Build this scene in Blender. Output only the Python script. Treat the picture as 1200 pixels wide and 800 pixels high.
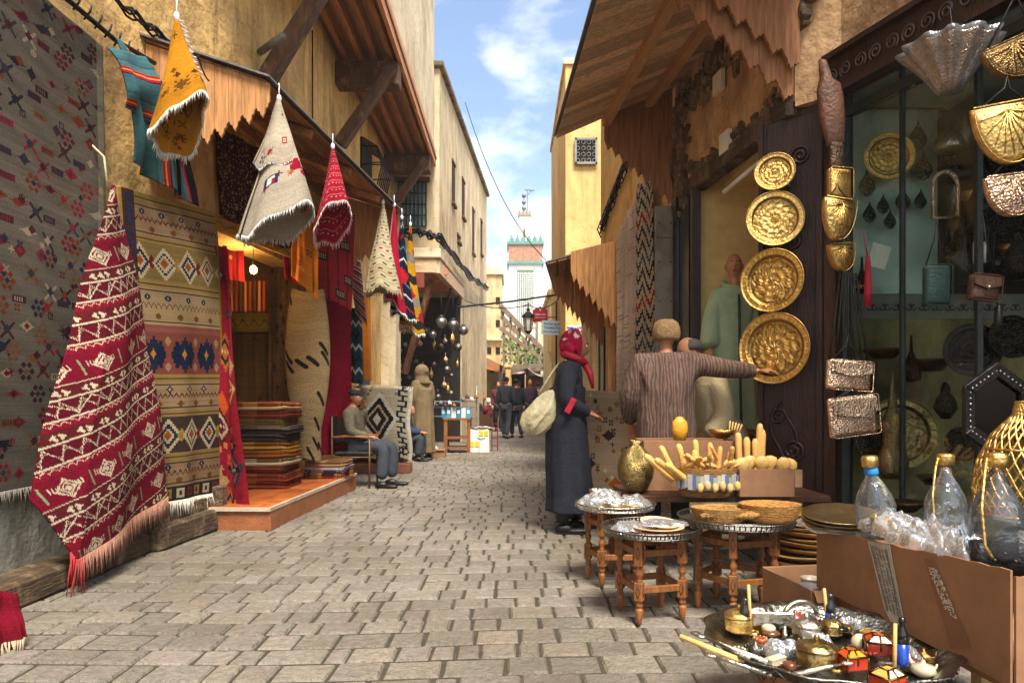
import bpy, bmesh, math, random
import numpy as np
from mathutils import Vector, Matrix
random.seed(7)
RG = np.random.RandomState(11)
PI = math.pi
scene = bpy.context.scene
for o in list(bpy.data.objects): bpy.data.objects.remove(o)
COL = scene.collection

# ------------------------------------------------------------------ camera
CH = 1.12                                   # eye height of the photographer (m)
cd = bpy.data.cameras.new('camera'); cam = bpy.data.objects.new('camera', cd); COL.objects.link(cam)
cam.location = (0, 0, CH); cam.rotation_euler = (math.radians(90), 0, 0)
cd.sensor_width = 36; cd.lens = 24.0; cd.shift_y = 65/1200.0; cd.clip_end = 2000; cd.clip_start = .05
scene.camera = cam

# ------------------------------------------------------------------ sky, sun, exposure
SUN_EL, SUN_AZ = math.radians(60), math.radians(160)      # azimuth clockwise from +Y
w = bpy.data.worlds.new('World'); scene.world = w; w.use_nodes = True
nt = w.node_tree; nt.nodes.clear()
out = nt.nodes.new('ShaderNodeOutputWorld'); bg = nt.nodes.new('ShaderNodeBackground')
sky = nt.nodes.new('ShaderNodeTexSky'); sky.sky_type = 'NISHITA'; sky.sun_disc = False
sky.sun_elevation = SUN_EL; sky.sun_rotation = SUN_AZ; sky.air_density = 1.0; sky.dust_density = 1.2
tc = nt.nodes.new('ShaderNodeTexCoord'); mp = nt.nodes.new('ShaderNodeMapping')
mp.inputs['Scale'].default_value = (1, 1, 2.0); mp.inputs['Location'].default_value = (.9, .35, .1)
nz = nt.nodes.new('ShaderNodeTexNoise'); nz.inputs['Scale'].default_value = 2.6; nz.inputs['Detail'].default_value = 9
nz.inputs['Roughness'].default_value = .56; nz.inputs['Distortion'].default_value = .25
rp = nt.nodes.new('ShaderNodeValToRGB'); rp.color_ramp.elements[0].position = .44; rp.color_ramp.elements[1].position = .62
mx = nt.nodes.new('ShaderNodeMix'); mx.data_type = 'RGBA'
mx.inputs['B'].default_value = (6.6, 6.6, 6.8, 1)
nt.links.new(tc.outputs['Generated'], mp.inputs['Vector']); nt.links.new(mp.outputs['Vector'], nz.inputs['Vector'])
nt.links.new(nz.outputs['Fac'], rp.inputs['Fac']); nt.links.new(rp.outputs['Color'], mx.inputs['Factor'])
nt.links.new(sky.outputs['Color'], mx.inputs['A']); nt.links.new(mx.outputs['Result'], bg.inputs['Color'])
bg.inputs['Strength'].default_value = .1
nt.links.new(bg.outputs['Background'], out.inputs['Surface'])
sd = bpy.data.lights.new('sun', 'SUN'); sd.energy = 2.9; sd.angle = math.radians(20); sd.color = (1, .95, .86)
so = bpy.data.objects.new('sun', sd); COL.objects.link(so)
so.rotation_euler = (Vector((math.sin(SUN_AZ)*math.cos(SUN_EL), math.cos(SUN_AZ)*math.cos(SUN_EL), math.sin(SUN_EL)))).to_track_quat('Z', 'Y').to_euler()
scene.view_settings.view_transform = 'Standard'; scene.view_settings.look = 'None'
scene.view_settings.gamma = 1; scene.view_settings.exposure = 1.58

# ------------------------------------------------------------------ helpers
def at(px, py, Y): return Vector(((px-600)/800*Y, Y, CH+(465-py)/800*Y))
def L(h):
    if isinstance(h, str):
        c = [int(h[i:i+2], 16)/255 for i in (0, 2, 4)]
    else: c = list(h)
    return np.array([((x+.055)/1.055)**2.4 if x > .04045 else x/12.92 for x in c])
WL = {}                                     # world location of every parent object
def tag(o, label=None, cat=None, group=None, kind=None):
    if label: o['label'] = label
    if cat: o['category'] = cat
    if group: o['group'] = group
    if kind: o['kind'] = kind
    return o
def thing(name, loc, label, cat, group=None):
    o = bpy.data.objects.new(name, None); COL.objects.link(o); o.location = loc; o.empty_display_size = .1
    WL[o.name] = Vector(loc); return tag(o, label, cat, group)
def copy_tree(o, parent=None):
    c = o.copy(); COL.objects.link(c)
    if parent: c.parent = parent
    for ch in list(o.children): copy_tree(ch, c)
    return c
def rep(o, loc, rz=0, label=None, scale=None, rot=None):
    c = copy_tree(o); c.location = loc; c.rotation_euler = rot if rot else (0, 0, rz)
    if label: c['label'] = label
    if scale: c.scale = scale if not isinstance(scale, (int, float)) else (scale,)*3
    return c

class MB:
    def __init__(s): s.v = []; s.f = []; s.c = []; s.sm = []
    def add(s, vs, fs, col=(1, 1, 1), smooth=False):
        b = len(s.v); s.v.extend([tuple(p) for p in vs])
        for f in fs: s.f.append([b+i for i in f]); s.c.append(tuple(col)); s.sm.append(smooth)
        return s
    def box(s, c, sz, rz=0, col=(1, 1, 1), rot=None, taper=1):
        hx, hy, hz = sz[0]/2, sz[1]/2, sz[2]/2
        R = rot if rot else Matrix.Rotation(rz, 3, 'Z')
        P = []
        for z in (-1, 1):
            t = taper if z < 0 else 1
            for x, y in ((-1, -1), (1, -1), (1, 1), (-1, 1)):
                P.append(R @ Vector((x*hx*t, y*hy*t, z*hz)) + Vector(c))
        return s.add(P, [(3, 2, 1, 0), (4, 5, 6, 7), (0, 1, 5, 4), (1, 2, 6, 5), (2, 3, 7, 6), (3, 0, 4, 7)], col)
    def box2(s, a, b, col=(1, 1, 1)):
        a, b = Vector(a), Vector(b); return s.box((a+b)/2, [abs(x) for x in (b-a)], col=col)
    def beam(s, p0, p1, wd, ht, col=(1, 1, 1), up=(0, 0, 1), w1=None):
        p0, p1 = Vector(p0), Vector(p1); d = (p1-p0).normalized(); r = d.cross(Vector(up))
        if r.length < 1e-4: r = Vector((1, 0, 0))
        r.normalize(); u = r.cross(d).normalized(); P = []
        for p, k in ((p0, 1), (p1, w1 or 1)):
            for a, b in ((-1, -1), (1, -1), (1, 1), (-1, 1)): P.append(p + r*a*wd/2*k + u*b*ht/2*k)
        return s.add(P, [(3, 2, 1, 0), (4, 5, 6, 7), (0, 1, 5, 4), (1, 2, 6, 5), (2, 3, 7, 6), (3, 0, 4, 7)], col)
    def tube(s, pts, r, n=8, col=(1, 1, 1), cap=True):
        pts = [Vector(p) for p in pts]; m = len(pts)
        rr = r if isinstance(r, (list, tuple)) else [r]*m
        P = []; prev = None
        for i, p in enumerate(pts):
            d = (pts[min(i+1, m-1)]-pts[max(i-1, 0)])
            d = d.normalized() if d.length > 1e-9 else Vector((0, 0, 1))
            if prev is None: a = d.orthogonal().normalized()
            else:
                a = prev - d*prev.dot(d)
                a = a.normalized() if a.length > 1e-6 else d.orthogonal().normalized()
            prev = a; b = d.cross(a)
            for k in range(n):
                t = 2*PI*k/n; P.append(p + (a*math.cos(t)+b*math.sin(t))*rr[i])
        F = []
        for i in range(m-1):
            for k in range(n):
                k2 = (k+1) % n; F.append((i*n+k, i*n+k2, (i+1)*n+k2, (i+1)*n+k))
        if cap: F.append(tuple(range(n-1, -1, -1))); F.append(tuple((m-1)*n+k for k in range(n)))
        return s.add(P, F, col, True)
    def lathe(s, prof, loc=(0, 0, 0), n=24, R=None, col=(1, 1, 1), sx=1, sy=1, smooth=True, wave=None, cols=None):
        P = []; F = []; loc = Vector(loc)
        for (r, z) in prof:
            for k in range(n):
                t = 2*PI*k/n; q = r*(1+(wave(t) if wave else 0))
                p = Vector((q*math.cos(t)*sx, q*math.sin(t)*sy, z)); P.append((R @ p if R else p)+loc)
        for i in range(len(prof)-1):
            for k in range(n):
                k2 = (k+1) % n; F.append((i*n+k, i*n+k2, (i+1)*n+k2, (i+1)*n+k))
        m = len(prof)
        if prof[0][0] > 1e-4: F.append(tuple(range(n-1, -1, -1)))
        if prof[-1][0] > 1e-4: F.append(tuple((m-1)*n+k for k in range(n)))
        return s.add(P, F, col, smooth)
    def prism(s, poly, vec, col=(1, 1, 1)):
        n = len(poly); vec = Vector(vec); P = [Vector(p) for p in poly]; P += [p+vec for p in P]
        F = [tuple(range(n-1, -1, -1)), tuple(range(n, 2*n))]
        for i in range(n): j = (i+1) % n; F.append((i, j, n+j, n+i))
        return s.add(P, F, col)
    def ball(s, c, r, n=12, col=(1, 1, 1), sc=(1, 1, 1), R=None):
        P = []; c = Vector(c)
        h = n//2
        prof = [(math.sin(PI*i/h)*r, -math.cos(PI*i/h)*r) for i in range(h+1)]
        prof[0] = (1e-5, prof[0][1]); prof[-1] = (1e-5, prof[-1][1])
        b = MB().lathe(prof, n=n); V = [Vector((p[0]*sc[0], p[1]*sc[1], p[2]*sc[2])) for p in b.v]
        V = [(R @ p if R else p)+c for p in V]
        return s.add(V, b.f, col, True)
    def build(s, name, mat, parent=None, bevel=0, subd=0, loc=None, solid=0, merge=False, segs=1):
        base = WL[parent.name] if parent else (Vector(loc) if loc is not None else Vector((0, 0, 0)))
        me = bpy.data.meshes.new(name)
        V = [tuple(Vector(p)-base) for p in s.v]
        me.from_pydata(V, [], s.f); me.materials.append(mat)
        me.polygons.foreach_set('use_smooth', s.sm)
        at_ = me.color_attributes.new('Col', 'FLOAT_COLOR', 'CORNER')
        tot = np.array([len(f) for f in s.f]); cc = np.repeat(np.array(s.c, dtype=float).reshape(-1, 3), tot, axis=0)
        at_.data.foreach_set('color', np.hstack([cc, np.ones((len(cc), 1))]).ravel())
        if bevel or merge:
            bm = bmesh.new(); bm.from_mesh(me)
            if merge: bmesh.ops.remove_doubles(bm, verts=bm.verts, dist=1e-4)
            if bevel: bmesh.ops.bevel(bm, geom=bm.edges[:], offset=bevel, segments=segs, affect='EDGES', clamp_overlap=True)
            bm.to_mesh(me); bm.free()
        me.update()
        o = bpy.data.objects.new(name, me); COL.objects.link(o)
        if parent: o.parent = parent
        else: o.location = base
        WL[o.name] = base
        if solid:
            m = o.modifiers.new('thickness', 'SOLIDIFY'); m.thickness = solid; m.offset = 0
        if subd:
            m = o.modifiers.new('sub', 'SUBSURF'); m.levels = subd; m.render_levels = subd
        return o

# ------------------------------------------------------------------ materials (all multiply the mesh's own colour attribute)
MC = {}
def M(name, c='ffffff', rough=.75, metal=0, var=.25, scale=6, bump=.25, bscale=50, stretch=(1, 1, 1), dirt=None, dscale=1.2, dpos=(.5, .68),
      alpha=1, emit=0, spec=.4, extra=None, trans=0, streak=0):
    if name in MC: return MC[name]
    m = bpy.data.materials.new(name); m.use_nodes = True; n = m.node_tree; n.nodes.clear(); lk = n.links.new
    o = n.nodes.new('ShaderNodeOutputMaterial'); p = n.nodes.new('ShaderNodeBsdfPrincipled'); lk(p.outputs[0], o.inputs[0])
    tc = n.nodes.new('ShaderNodeTexCoord'); mp = n.nodes.new('ShaderNodeMapping'); mp.inputs['Scale'].default_value = stretch
    lk(tc.outputs['Object'], mp.inputs['Vector'])
    nz = n.nodes.new('ShaderNodeTexNoise'); nz.inputs['Scale'].default_value = scale; nz.inputs['Detail'].default_value = 8; nz.inputs['Roughness'].default_value = .65
    lk(mp.outputs[0], nz.inputs['Vector'])
    r = n.nodes.new('ShaderNodeValToRGB'); base = L(c)
    r.color_ramp.elements[0].position = .3; r.color_ramp.elements[1].position = .7
    r.color_ramp.elements[0].color = (*(base*(1-var)), 1); r.color_ramp.elements[1].color = (*np.minimum(base*(1+var), .95), 1)
    lk(nz.outputs['Fac'], r.inputs['Fac']); cur = r.outputs['Color']
    if dirt:
        n2 = n.nodes.new('ShaderNodeTexNoise'); n2.inputs['Scale'].default_value = dscale; n2.inputs['Detail'].default_value = 10; n2.inputs['Roughness'].default_value = .7
        mp2 = n.nodes.new('ShaderNodeMapping'); mp2.inputs['Scale'].default_value = (1, 1, .55); lk(tc.outputs['Object'], mp2.inputs['Vector']); lk(mp2.outputs[0], n2.inputs['Vector'])
        r2 = n.nodes.new('ShaderNodeValToRGB'); r2.color_ramp.elements[0].position = dpos[0]; r2.color_ramp.elements[1].position = dpos[1]
        lk(n2.outputs['Fac'], r2.inputs['Fac']); mx = n.nodes.new('ShaderNodeMix'); mx.data_type = 'RGBA'
        lk(r2.outputs['Color'], mx.inputs['Factor']); lk(cur, mx.inputs['A']); mx.inputs['B'].default_value = (*L(dirt), 1); cur = mx.outputs['Result']
    if streak:
        n4 = n.nodes.new('ShaderNodeTexNoise'); n4.inputs['Scale'].default_value = 3.2; n4.inputs['Detail'].default_value = 9; n4.inputs['Roughness'].default_value = .72
        mp4 = n.nodes.new('ShaderNodeMapping'); mp4.inputs['Scale'].default_value = (1.6, 1.6, .22); lk(tc.outputs['Object'], mp4.inputs['Vector']); lk(mp4.outputs[0], n4.inputs['Vector'])
        r4 = n.nodes.new('ShaderNodeValToRGB'); r4.color_ramp.elements[0].position = .48; r4.color_ramp.elements[1].position = .66; r4.color_ramp.elements[1].color = (streak, streak, streak, 1); lk(n4.outputs['Fac'], r4.inputs['Fac'])
        m4 = n.nodes.new('ShaderNodeMix'); m4.data_type = 'RGBA'; lk(r4.outputs['Color'], m4.inputs['Factor']); lk(cur, m4.inputs['A']); m4.inputs['B'].default_value = (*(L(c)*np.array([.38, .33, .28])), 1)
        n5 = n.nodes.new('ShaderNodeTexVoronoi'); n5.feature = 'DISTANCE_TO_EDGE'; n5.inputs['Scale'].default_value = .9; m6 = n.nodes.new('ShaderNodeVectorMath'); m6.operation = 'ADD'; n6 = n.nodes.new('ShaderNodeTexNoise'); n6.inputs['Scale'].default_value = 2.5; n6.inputs['Detail'].default_value = 6
        lk(tc.outputs['Object'], n6.inputs['Vector']); lk(tc.outputs['Object'], m6.inputs[0]); lk(n6.outputs['Color'], m6.inputs[1]); lk(m6.outputs[0], n5.inputs['Vector'])
        r5 = n.nodes.new('ShaderNodeValToRGB'); r5.color_ramp.elements[0].position = .0; r5.color_ramp.elements[0].color = (.55, .5, .45, 1); r5.color_ramp.elements[1].position = .007; r5.color_ramp.elements[1].color = (1, 1, 1, 1); lk(n5.outputs['Distance'], r5.inputs['Fac'])
        m7 = n.nodes.new('ShaderNodeMix'); m7.data_type = 'RGBA'; m7.blend_type = 'MULTIPLY'; m7.inputs['Factor'].default_value = 1; lk(m4.outputs['Result'], m7.inputs['A']); lk(r5.outputs['Color'], m7.inputs['B']); cur = m7.outputs['Result']
    a = n.nodes.new('ShaderNodeAttribute'); a.attribute_name = 'Col'
    mm = n.nodes.new('ShaderNodeMix'); mm.data_type = 'RGBA'; mm.blend_type = 'MULTIPLY'; mm.inputs['Factor'].default_value = 1
    lk(cur, mm.inputs['A']); lk(a.outputs['Color'], mm.inputs['B']); cur = mm.outputs['Result']
    lk(cur, p.inputs['Base Color'])
    p.inputs['Roughness'].default_value = rough; p.inputs['Metallic'].default_value = metal; p.inputs['Specular IOR Level'].default_value = spec
    p.inputs['Alpha'].default_value = alpha
    if trans: p.inputs['Transmission Weight'].default_value = trans
    if emit: lk(cur, p.inputs['Emission Color']); p.inputs['Emission Strength'].default_value = emit
    if bump:
        n3 = n.nodes.new('ShaderNodeTexNoise'); n3.inputs['Scale'].default_value = bscale; n3.inputs['Detail'].default_value = 6
        if extra == 'ham':      # hammered / engraved metal
            n3 = n.nodes.new('ShaderNodeTexVoronoi'); n3.inputs['Scale'].default_value = bscale
        lk(mp.outputs[0], n3.inputs['Vector'])
        b = n.nodes.new('ShaderNodeBump'); b.inputs['Strength'].default_value = bump; b.inputs['Distance'].default_value = .02
        lk(n3.outputs[0], b.inputs['Height']); last = b
        if extra != 'ham':
            b2 = n.nodes.new('ShaderNodeBump'); b2.inputs['Strength'].default_value = bump*.6; b2.inputs['Distance'].default_value = .05
            lk(nz.outputs['Fac'], b2.inputs['Height']); lk(b.outputs[0], b2.inputs['Normal']); last = b2
        lk(last.outputs[0], p.inputs['Normal'])
    MC[name] = m; return m
wall_y = M('yellow_plaster', 'd8b06c', .92, var=.3, scale=2.6, bump=.9, bscale=11, dirt='7d6040', dscale=1.1, dpos=(.46, .74), streak=.65)
wall_b = M('beige_plaster', 'd3be98', .92, var=.26, scale=1.6, bump=.7, bscale=8, dirt='8e7650', dscale=.8, dpos=(.46, .72), stretch=(1, 1, .5), streak=.65)
wall_c = M('cream_plaster', 'dccba6', .9, var=.16, scale=3, bump=.4, bscale=12, dirt='9a8460', dscale=1.1, dpos=(.55, .8), streak=.65)
wall_t = M('tan_plaster', 'd0a87a', .92, var=.3, scale=3.5, bump=.9, bscale=13, dirt='74543a', dscale=1.7, dpos=(.46, .7), streak=.65)
wall_g = M('grey_render', '8d8a7d', .9, var=.25, scale=3, bump=.5, bscale=20, dirt='5b564a', dscale=1.6, streak=.65)
wall_st = M('rubble_stone', '8a765c', .95, var=.45, scale=9, bump=1, bscale=18, dirt='4c3c2c', dscale=4)
wall_w = M('far_whitewash', 'd9d3c4', .9, var=.12, scale=.7, bump=.2, bscale=5)
gloss_dummy = 0
stone = M('paving_stone', '7d7469', .62, var=.3, scale=26, bump=.8, bscale=60, dirt='645a49', dscale=.55, dpos=(.44, .68))
mortar = M('joint_earth', '3e3629', .95, var=.4, scale=20, bump=.6)
wood_h = M('honey_wood_z', 'b57f4a', .65, var=.42, scale=7, bump=.3, bscale=30, stretch=(6, 6, .5))
wood_y = M('pine_wood_y', '9a6a42', .65, var=.45, scale=7, bump=.3, bscale=30, stretch=(6, .5, 6))
wood_x = M('pine_wood_x', 'dab48e', .65, var=.42, scale=7, bump=.3, bscale=30, stretch=(.5, 7, 7))
wood_d = M('dark_wood', '4a2b18', .55, var=.4, scale=7, bump=.35, bscale=30, stretch=(5, 5, .6))
wood_old = M('weathered_beam', '5d4029', .8, var=.5, scale=6, bump=.8, bscale=22, stretch=(3, 3, .8), dirt='9b7c55', dscale=5, dpos=(.55, .7))
wood_old_y = M('weathered_sill', '4d3a28', .85, var=.5, scale=8, bump=.9, bscale=24, stretch=(4, .5, 4), dirt='8b7558', dscale=5, dpos=(.5, .65))
wood_o = M('orange_turned_wood', '875226', .5, var=.5, scale=9, bump=.2, bscale=40, stretch=(4, 4, .6), spec=.5)
wood_dr = M('carved_dark_red_wood', '2c1610', .4, var=.45, scale=5, bump=.3, bscale=30, stretch=(5, 5, .5), spec=.5)
iron = M('black_iron', '1a1a1c', .5, .4, var=.3, bump=.2)
zinc = M('grey_zinc', '6d6a66', .5, .3, var=.3, bump=.3, scale=4)
fabric = M('woven_wool', 'ffffff', .95, var=.22, scale=90, bump=.7, bscale=240, spec=.1)
shag = M('shaggy_wool', 'ffffff', .97, var=.3, scale=45, bump=1, bscale=110, spec=.05)
cloth = M('garment_cloth', 'ffffff', .9, var=.15, scale=25, bump=.35, bscale=120, spec=.12)
fringe_m = M('wool_fringe', 'ffffff', .95, var=.2, scale=60, bump=.2, spec=.1)
brass = M('brass', 'cfa963', .34, 1, var=.35, scale=16, bump=.35, bscale=60)
brass_h = M('hammered_brass', 'b89250', .36, 1, var=.4, scale=24, bump=.3, bscale=160, extra='ham')
silver = M('silver_metal', 'b9b3a6', .28, 1, var=.3, scale=16, bump=.4, bscale=50)
pewter = M('dark_pewter', '77726a', .38, 1, var=.4, scale=18, bump=.25, bscale=150, extra='ham')
copper = M('rosy_copper', 'cfae90', .28, 1, var=.5, scale=26, bump=.45, bscale=110, extra='ham')
skin = M('skin', 'a9714e', .55, var=.12, scale=12, bump=.1, spec=.4)
leather = M('black_leather', '16130f', .4, var=.3, bump=.3, bscale=80)
card = M('brown_cardboard', '8e6646', .85, var=.2, scale=5, bump=.12, bscale=25, dirt='6e5038', dscale=3, dpos=(.5, .8))
paper = M('paper', 'e3ddcf', .8, var=.1, bump=.1)
straw = M('straw_basket', 'b98848', .8, var=.4, scale=30, bump=.9, bscale=50, stretch=(1, 1, 4))
palewood = M('pale_lemonwood', 'd6a860', .5, var=.25, scale=9, bump=.15, bscale=40)
def MT(name, tint, rough, f0, blend, bump, bscale, milk=0, cast=(1, 1, 1)):
    """thin clear sheet: transparent, with fresnel gloss and a little milkiness"""
    m = bpy.data.materials.new(name); m.use_nodes = True; n = m.node_tree; n.nodes.clear(); lk = n.links.new
    o = n.nodes.new('ShaderNodeOutputMaterial'); t = n.nodes.new('ShaderNodeBsdfTransparent'); t.inputs[0].default_value = (*cast, 1)
    g = n.nodes.new('ShaderNodeBsdfGlossy'); g.inputs['Roughness'].default_value = rough; g.inputs['Color'].default_value = (*L(tint), 1)
    lw = n.nodes.new('ShaderNodeLayerWeight'); lw.inputs['Blend'].default_value = blend; ma = n.nodes.new('ShaderNodeMath'); ma.operation = 'ADD'; ma.inputs[1].default_value = f0; ma.use_clamp = True
    mx = n.nodes.new('ShaderNodeMixShader'); lk(lw.outputs['Fresnel'], ma.inputs[0]); lk(ma.outputs[0], mx.inputs[0]); lk(t.outputs[0], mx.inputs[1]); lk(g.outputs[0], mx.inputs[2]); last = mx
    if bump:
        tc = n.nodes.new('ShaderNodeTexCoord'); nz = n.nodes.new('ShaderNodeTexNoise'); nz.inputs['Scale'].default_value = bscale; nz.inputs['Detail'].default_value = 4; b = n.nodes.new('ShaderNodeBump'); b.inputs['Strength'].default_value = bump; b.inputs['Distance'].default_value = .02
        lk(tc.outputs['Object'], nz.inputs['Vector']); lk(nz.outputs[0], b.inputs['Height']); lk(b.outputs[0], g.inputs['Normal']); lk(b.outputs[0], lw.inputs['Normal'])
    if milk:
        d = n.nodes.new('ShaderNodeBsdfDiffuse'); d.inputs[0].default_value = (*L(tint), 1); m2 = n.nodes.new('ShaderNodeMixShader'); m2.inputs[0].default_value = milk; lk(mx.outputs[0], m2.inputs[1]); lk(d.outputs[0], m2.inputs[2]); last = m2
    lk(last.outputs[0], o.inputs[0]); MC[name] = m; return m
film = MT('crumpled_plastic_film', 'e9edf0', .16, .06, .35, .8, 26, milk=.10)
clear = MT('clear_plastic', 'eef4f8', .07, .05, .3, .5, 14, milk=.03)
glass = MT('window_glass', 'ffffff', .02, .01, .12, 0, 1, cast=(.9, .95, .92))
plain = M('painted', 'ffffff', .6, var=.12, scale=10, bump=.12)
gloss = M('glossy_enamel', 'ffffff', .2, var=.1, scale=10, bump=.05, spec=.6)
tile = M('terracotta_tile', 'b0602e', .35, var=.3, scale=5, bump=.15, dirt='7c3d20', dscale=2.5)
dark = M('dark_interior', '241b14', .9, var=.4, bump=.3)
bulb_m = M('bulb_glow', 'ffb84a', .3, var=.02, bump=0, emit=28)

# ------------------------------------------------------------------ woven patterns: small colour grids, one cell = one face of the cloth
def canvas(W, H, c): a = np.zeros((H, W, 3)); a[:] = L(c); return a
def rows(a, y0, y1, c): a[int(y0):int(y1)] = L(c); return a
def cols(a, x0, x1, c): a[:, int(x0):int(x1)] = L(c); return a
def zig(a, y0, y1, per, th, c, x0=0, x1=None):
    H, W, _ = a.shape; x1 = x1 or W; h = y1-y0
    for x in range(int(x0), int(x1)):
        t = abs(((x/per) % 1)*2-1); y = y0+t*(h-th)
        a[max(int(y), 0):int(y+th), x] = L(c)
    return a
def dia(a, cx, cy, rx, ry, c, th=None, step=1):
    H, W, _ = a.shape; yy, xx = np.mgrid[0:H, 0:W]
    xx = (xx//step)*step; yy = (yy//step)*step
    d = np.abs(xx-cx)/rx+np.abs(yy-cy)/ry; m = d <= 1
    if th: m &= d > 1-th
    a[m] = L(c); return a
MOT = ['0010001110111110111000100', '1000101010001000101010001', '1101111011001001101111011', '0111010101111111010101110', '1010101110111110111010101', '0010000100111110010000100', '1111110001101011000111111']
def motifs(a, n, colors, s=(1, 3), seed=0, y0=0, y1=None, jit=True):
    r = np.random.RandomState(seed); H, W, _ = a.shape; y1 = y1 or H
    for k in range(n):
        m = np.array([int(ch) for ch in MOT[r.randint(len(MOT))]]).reshape(5, 5); q = r.randint(s[0], s[1]+1)
        m = np.kron(m, np.ones((q, q))); x = r.randint(0, max(1, W-m.shape[1])); y = r.randint(y0, max(y0+1, y1-m.shape[0]))
        sub = a[y:y+m.shape[0], x:x+m.shape[1]]; mm = m[:sub.shape[0], :sub.shape[1]] > 0; sub[mm] = L(colors[r.randint(len(colors))])
        if q > 1: sub[sub.shape[0]//2, sub.shape[1]//2] = L(colors[r.randint(len(colors))])
    return a
def abrash(a, amt=.15, seed=3):
    r = np.random.RandomState(seed); H, W, _ = a.shape
    k = 1+amt*(r.rand(H, 1, 1)-.5)*1.4+amt*(r.rand(H, W, 1)-.5)+amt*.8*np.sin(np.arange(H)/H*9+seed)[:, None, None]
    return np.clip(a*k, 0, 1)

def grid(name, cv, P, mat, parent=None, loc=None, thick=.012, back=None):
    """cloth: cv[H,W] colours, P(U,V)->(x,y,z) arrays"""
    H, W, _ = cv.shape
    U, V = np.meshgrid(np.linspace(0, 1, W+1), np.linspace(0, 1, H+1)); x, y, z = P(U, V)
    pts = np.stack([x, y, z], -1).reshape(-1, 3); base = WL[parent.name] if parent else Vector(loc if loc is not None else (0, 0, 0))
    pts = pts-np.array(base)
    i = (np.arange(H)[:, None]*(W+1)+np.arange(W)[None, :]).ravel(); F = np.stack([i, i+W+1, i+W+2, i+1], -1)
    me = bpy.data.meshes.new(name); me.vertices.add(len(pts)); me.vertices.foreach_set('co', pts.ravel())
    me.loops.add(len(F)*4); me.loops.foreach_set('vertex_index', F.ravel()); me.polygons.add(len(F))
    me.polygons.foreach_set('loop_start', np.arange(len(F))*4); me.polygons.foreach_set('loop_total', np.full(len(F), 4))
    me.polygons.foreach_set('use_smooth', np.ones(len(F), bool)); me.update(calc_edges=True); me.materials.append(mat)
    at_ = me.color_attributes.new('Col', 'FLOAT_COLOR', 'CORNER'); cc = np.repeat(cv.reshape(-1, 3), 4, axis=0)
    at_.data.foreach_set('color', np.hstack([cc, np.ones((len(cc), 1))]).ravel())
    o = bpy.data.objects.new(name, me); COL.objects.link(o)
    if parent: o.parent = parent
    else: o.location = base
    WL[o.name] = base
    if thick: m = o.modifiers.new('thickness', 'SOLIDIFY'); m.thickness = thick; m.offset = -1
    return o
def quad(TL, TR, BL, BR, amp=.02, nf=3, ph=0, belly=0, out=None):
    TL, TR, BL, BR = [np.array(p, float) for p in (TL, TR, BL, BR)]
    n = np.cross(TR-TL, BL-TL); n = n/np.linalg.norm(n)
    if out is not None and np.dot(n, out) < 0: n = -n
    def P(U, V):
        U3, V3 = U[..., None], V[..., None]
        p = (TL*(1-U3)+TR*U3)*(1-V3)+(BL*(1-U3)+BR*U3)*V3
        d = amp*(.35+.65*V)*(np.sin(2*PI*nf*U+ph+1.3*V)+.4*np.sin(2*PI*nf*2.3*U+2*ph-2*V))+belly*np.sin(PI*V)+amp*.25*np.sin(9*V+5*U+ph)
        p = p+n*d[..., None]; return p[..., 0], p[..., 1], p[..., 2]
    return P
def fringe(P, n, ln, c, parent, u0=0, u1=1, seed=0, v=1, d=(0, 0, -1), th=.004, name='fringe', sp=.4):
    r = np.random.RandomState(seed); m = MB(); d = Vector(d)
    for k in range(n):
        u = u0+(u1-u0)*(k+r.rand()*.6)/n; x, y, z = P(np.array([[u]]), np.array([[v]])); p = Vector((x[0, 0], y[0, 0], z[0, 0]))
        l = ln*(.7+.5*r.rand()); j = Vector(((r.rand()-.5), (r.rand()-.5), (r.rand()-.5)))*l*sp
        m.tube([p, p+d*l*.5+j*.6, p+d*l+j], [th, th*.8, th*.3], 4, col=L(c)*(.75+.4*r.rand()))
    return m.build(name, fringe_m, parent)
def rug(name, label, cat, cv, P, mat=None, thick=.012, group=None, fr=None, loc=None):
    x, y, z = P(np.array([[.5]]), np.array([[1.]])); b = Vector((x[0, 0], y[0, 0], z[0, 0]))
    if fr:
        t = thing(name, b, label, cat, group); grid('weave', abrash(cv), P, mat or fabric, t, thick=thick)
        for f in (fr if isinstance(fr, list) else [fr]): fringe(P, parent=t, **f)
        return t
    o = grid(name, abrash(cv), P, mat or fabric, None, b, thick=thick); return tag(o, label, cat, group)
def cone(apex, Lh, R, a0=0, span=1.12, tilt=(0, 0), sx=1, sy=1, p=1.0, r0=.008, lean=(0, 0), flut=.05):
    ax, ay, az = apex
    def P(U, V):
        A = a0+U*span*2*PI; rr = (r0+(R-r0)*V**p)*(1+2.2*flut*V*np.abs(np.sin(1.5*A+1.2*V+apex[1]))-1.1*flut*V)*(1+flut*np.sin(3*A+2*V)*V+.35*flut*np.sin(7*A-5*V)*V+.4*flut*np.sin(2*A+9*V))*(1+.12*U)
        cx = rr*np.cos(A)*sx; cy = rr*np.sin(A)*sy
        z = az-Lh*V-V*(tilt[0]*np.cos(A)+tilt[1]*np.sin(A))-.035*V*V*np.sin(2*A+apex[1])-.02*V*np.sin(5*A); return ax+cx+lean[0]*V+.015*np.sin(5*V+apex[1])*V, ay+cy+lean[1]*V, z
    return P
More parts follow.
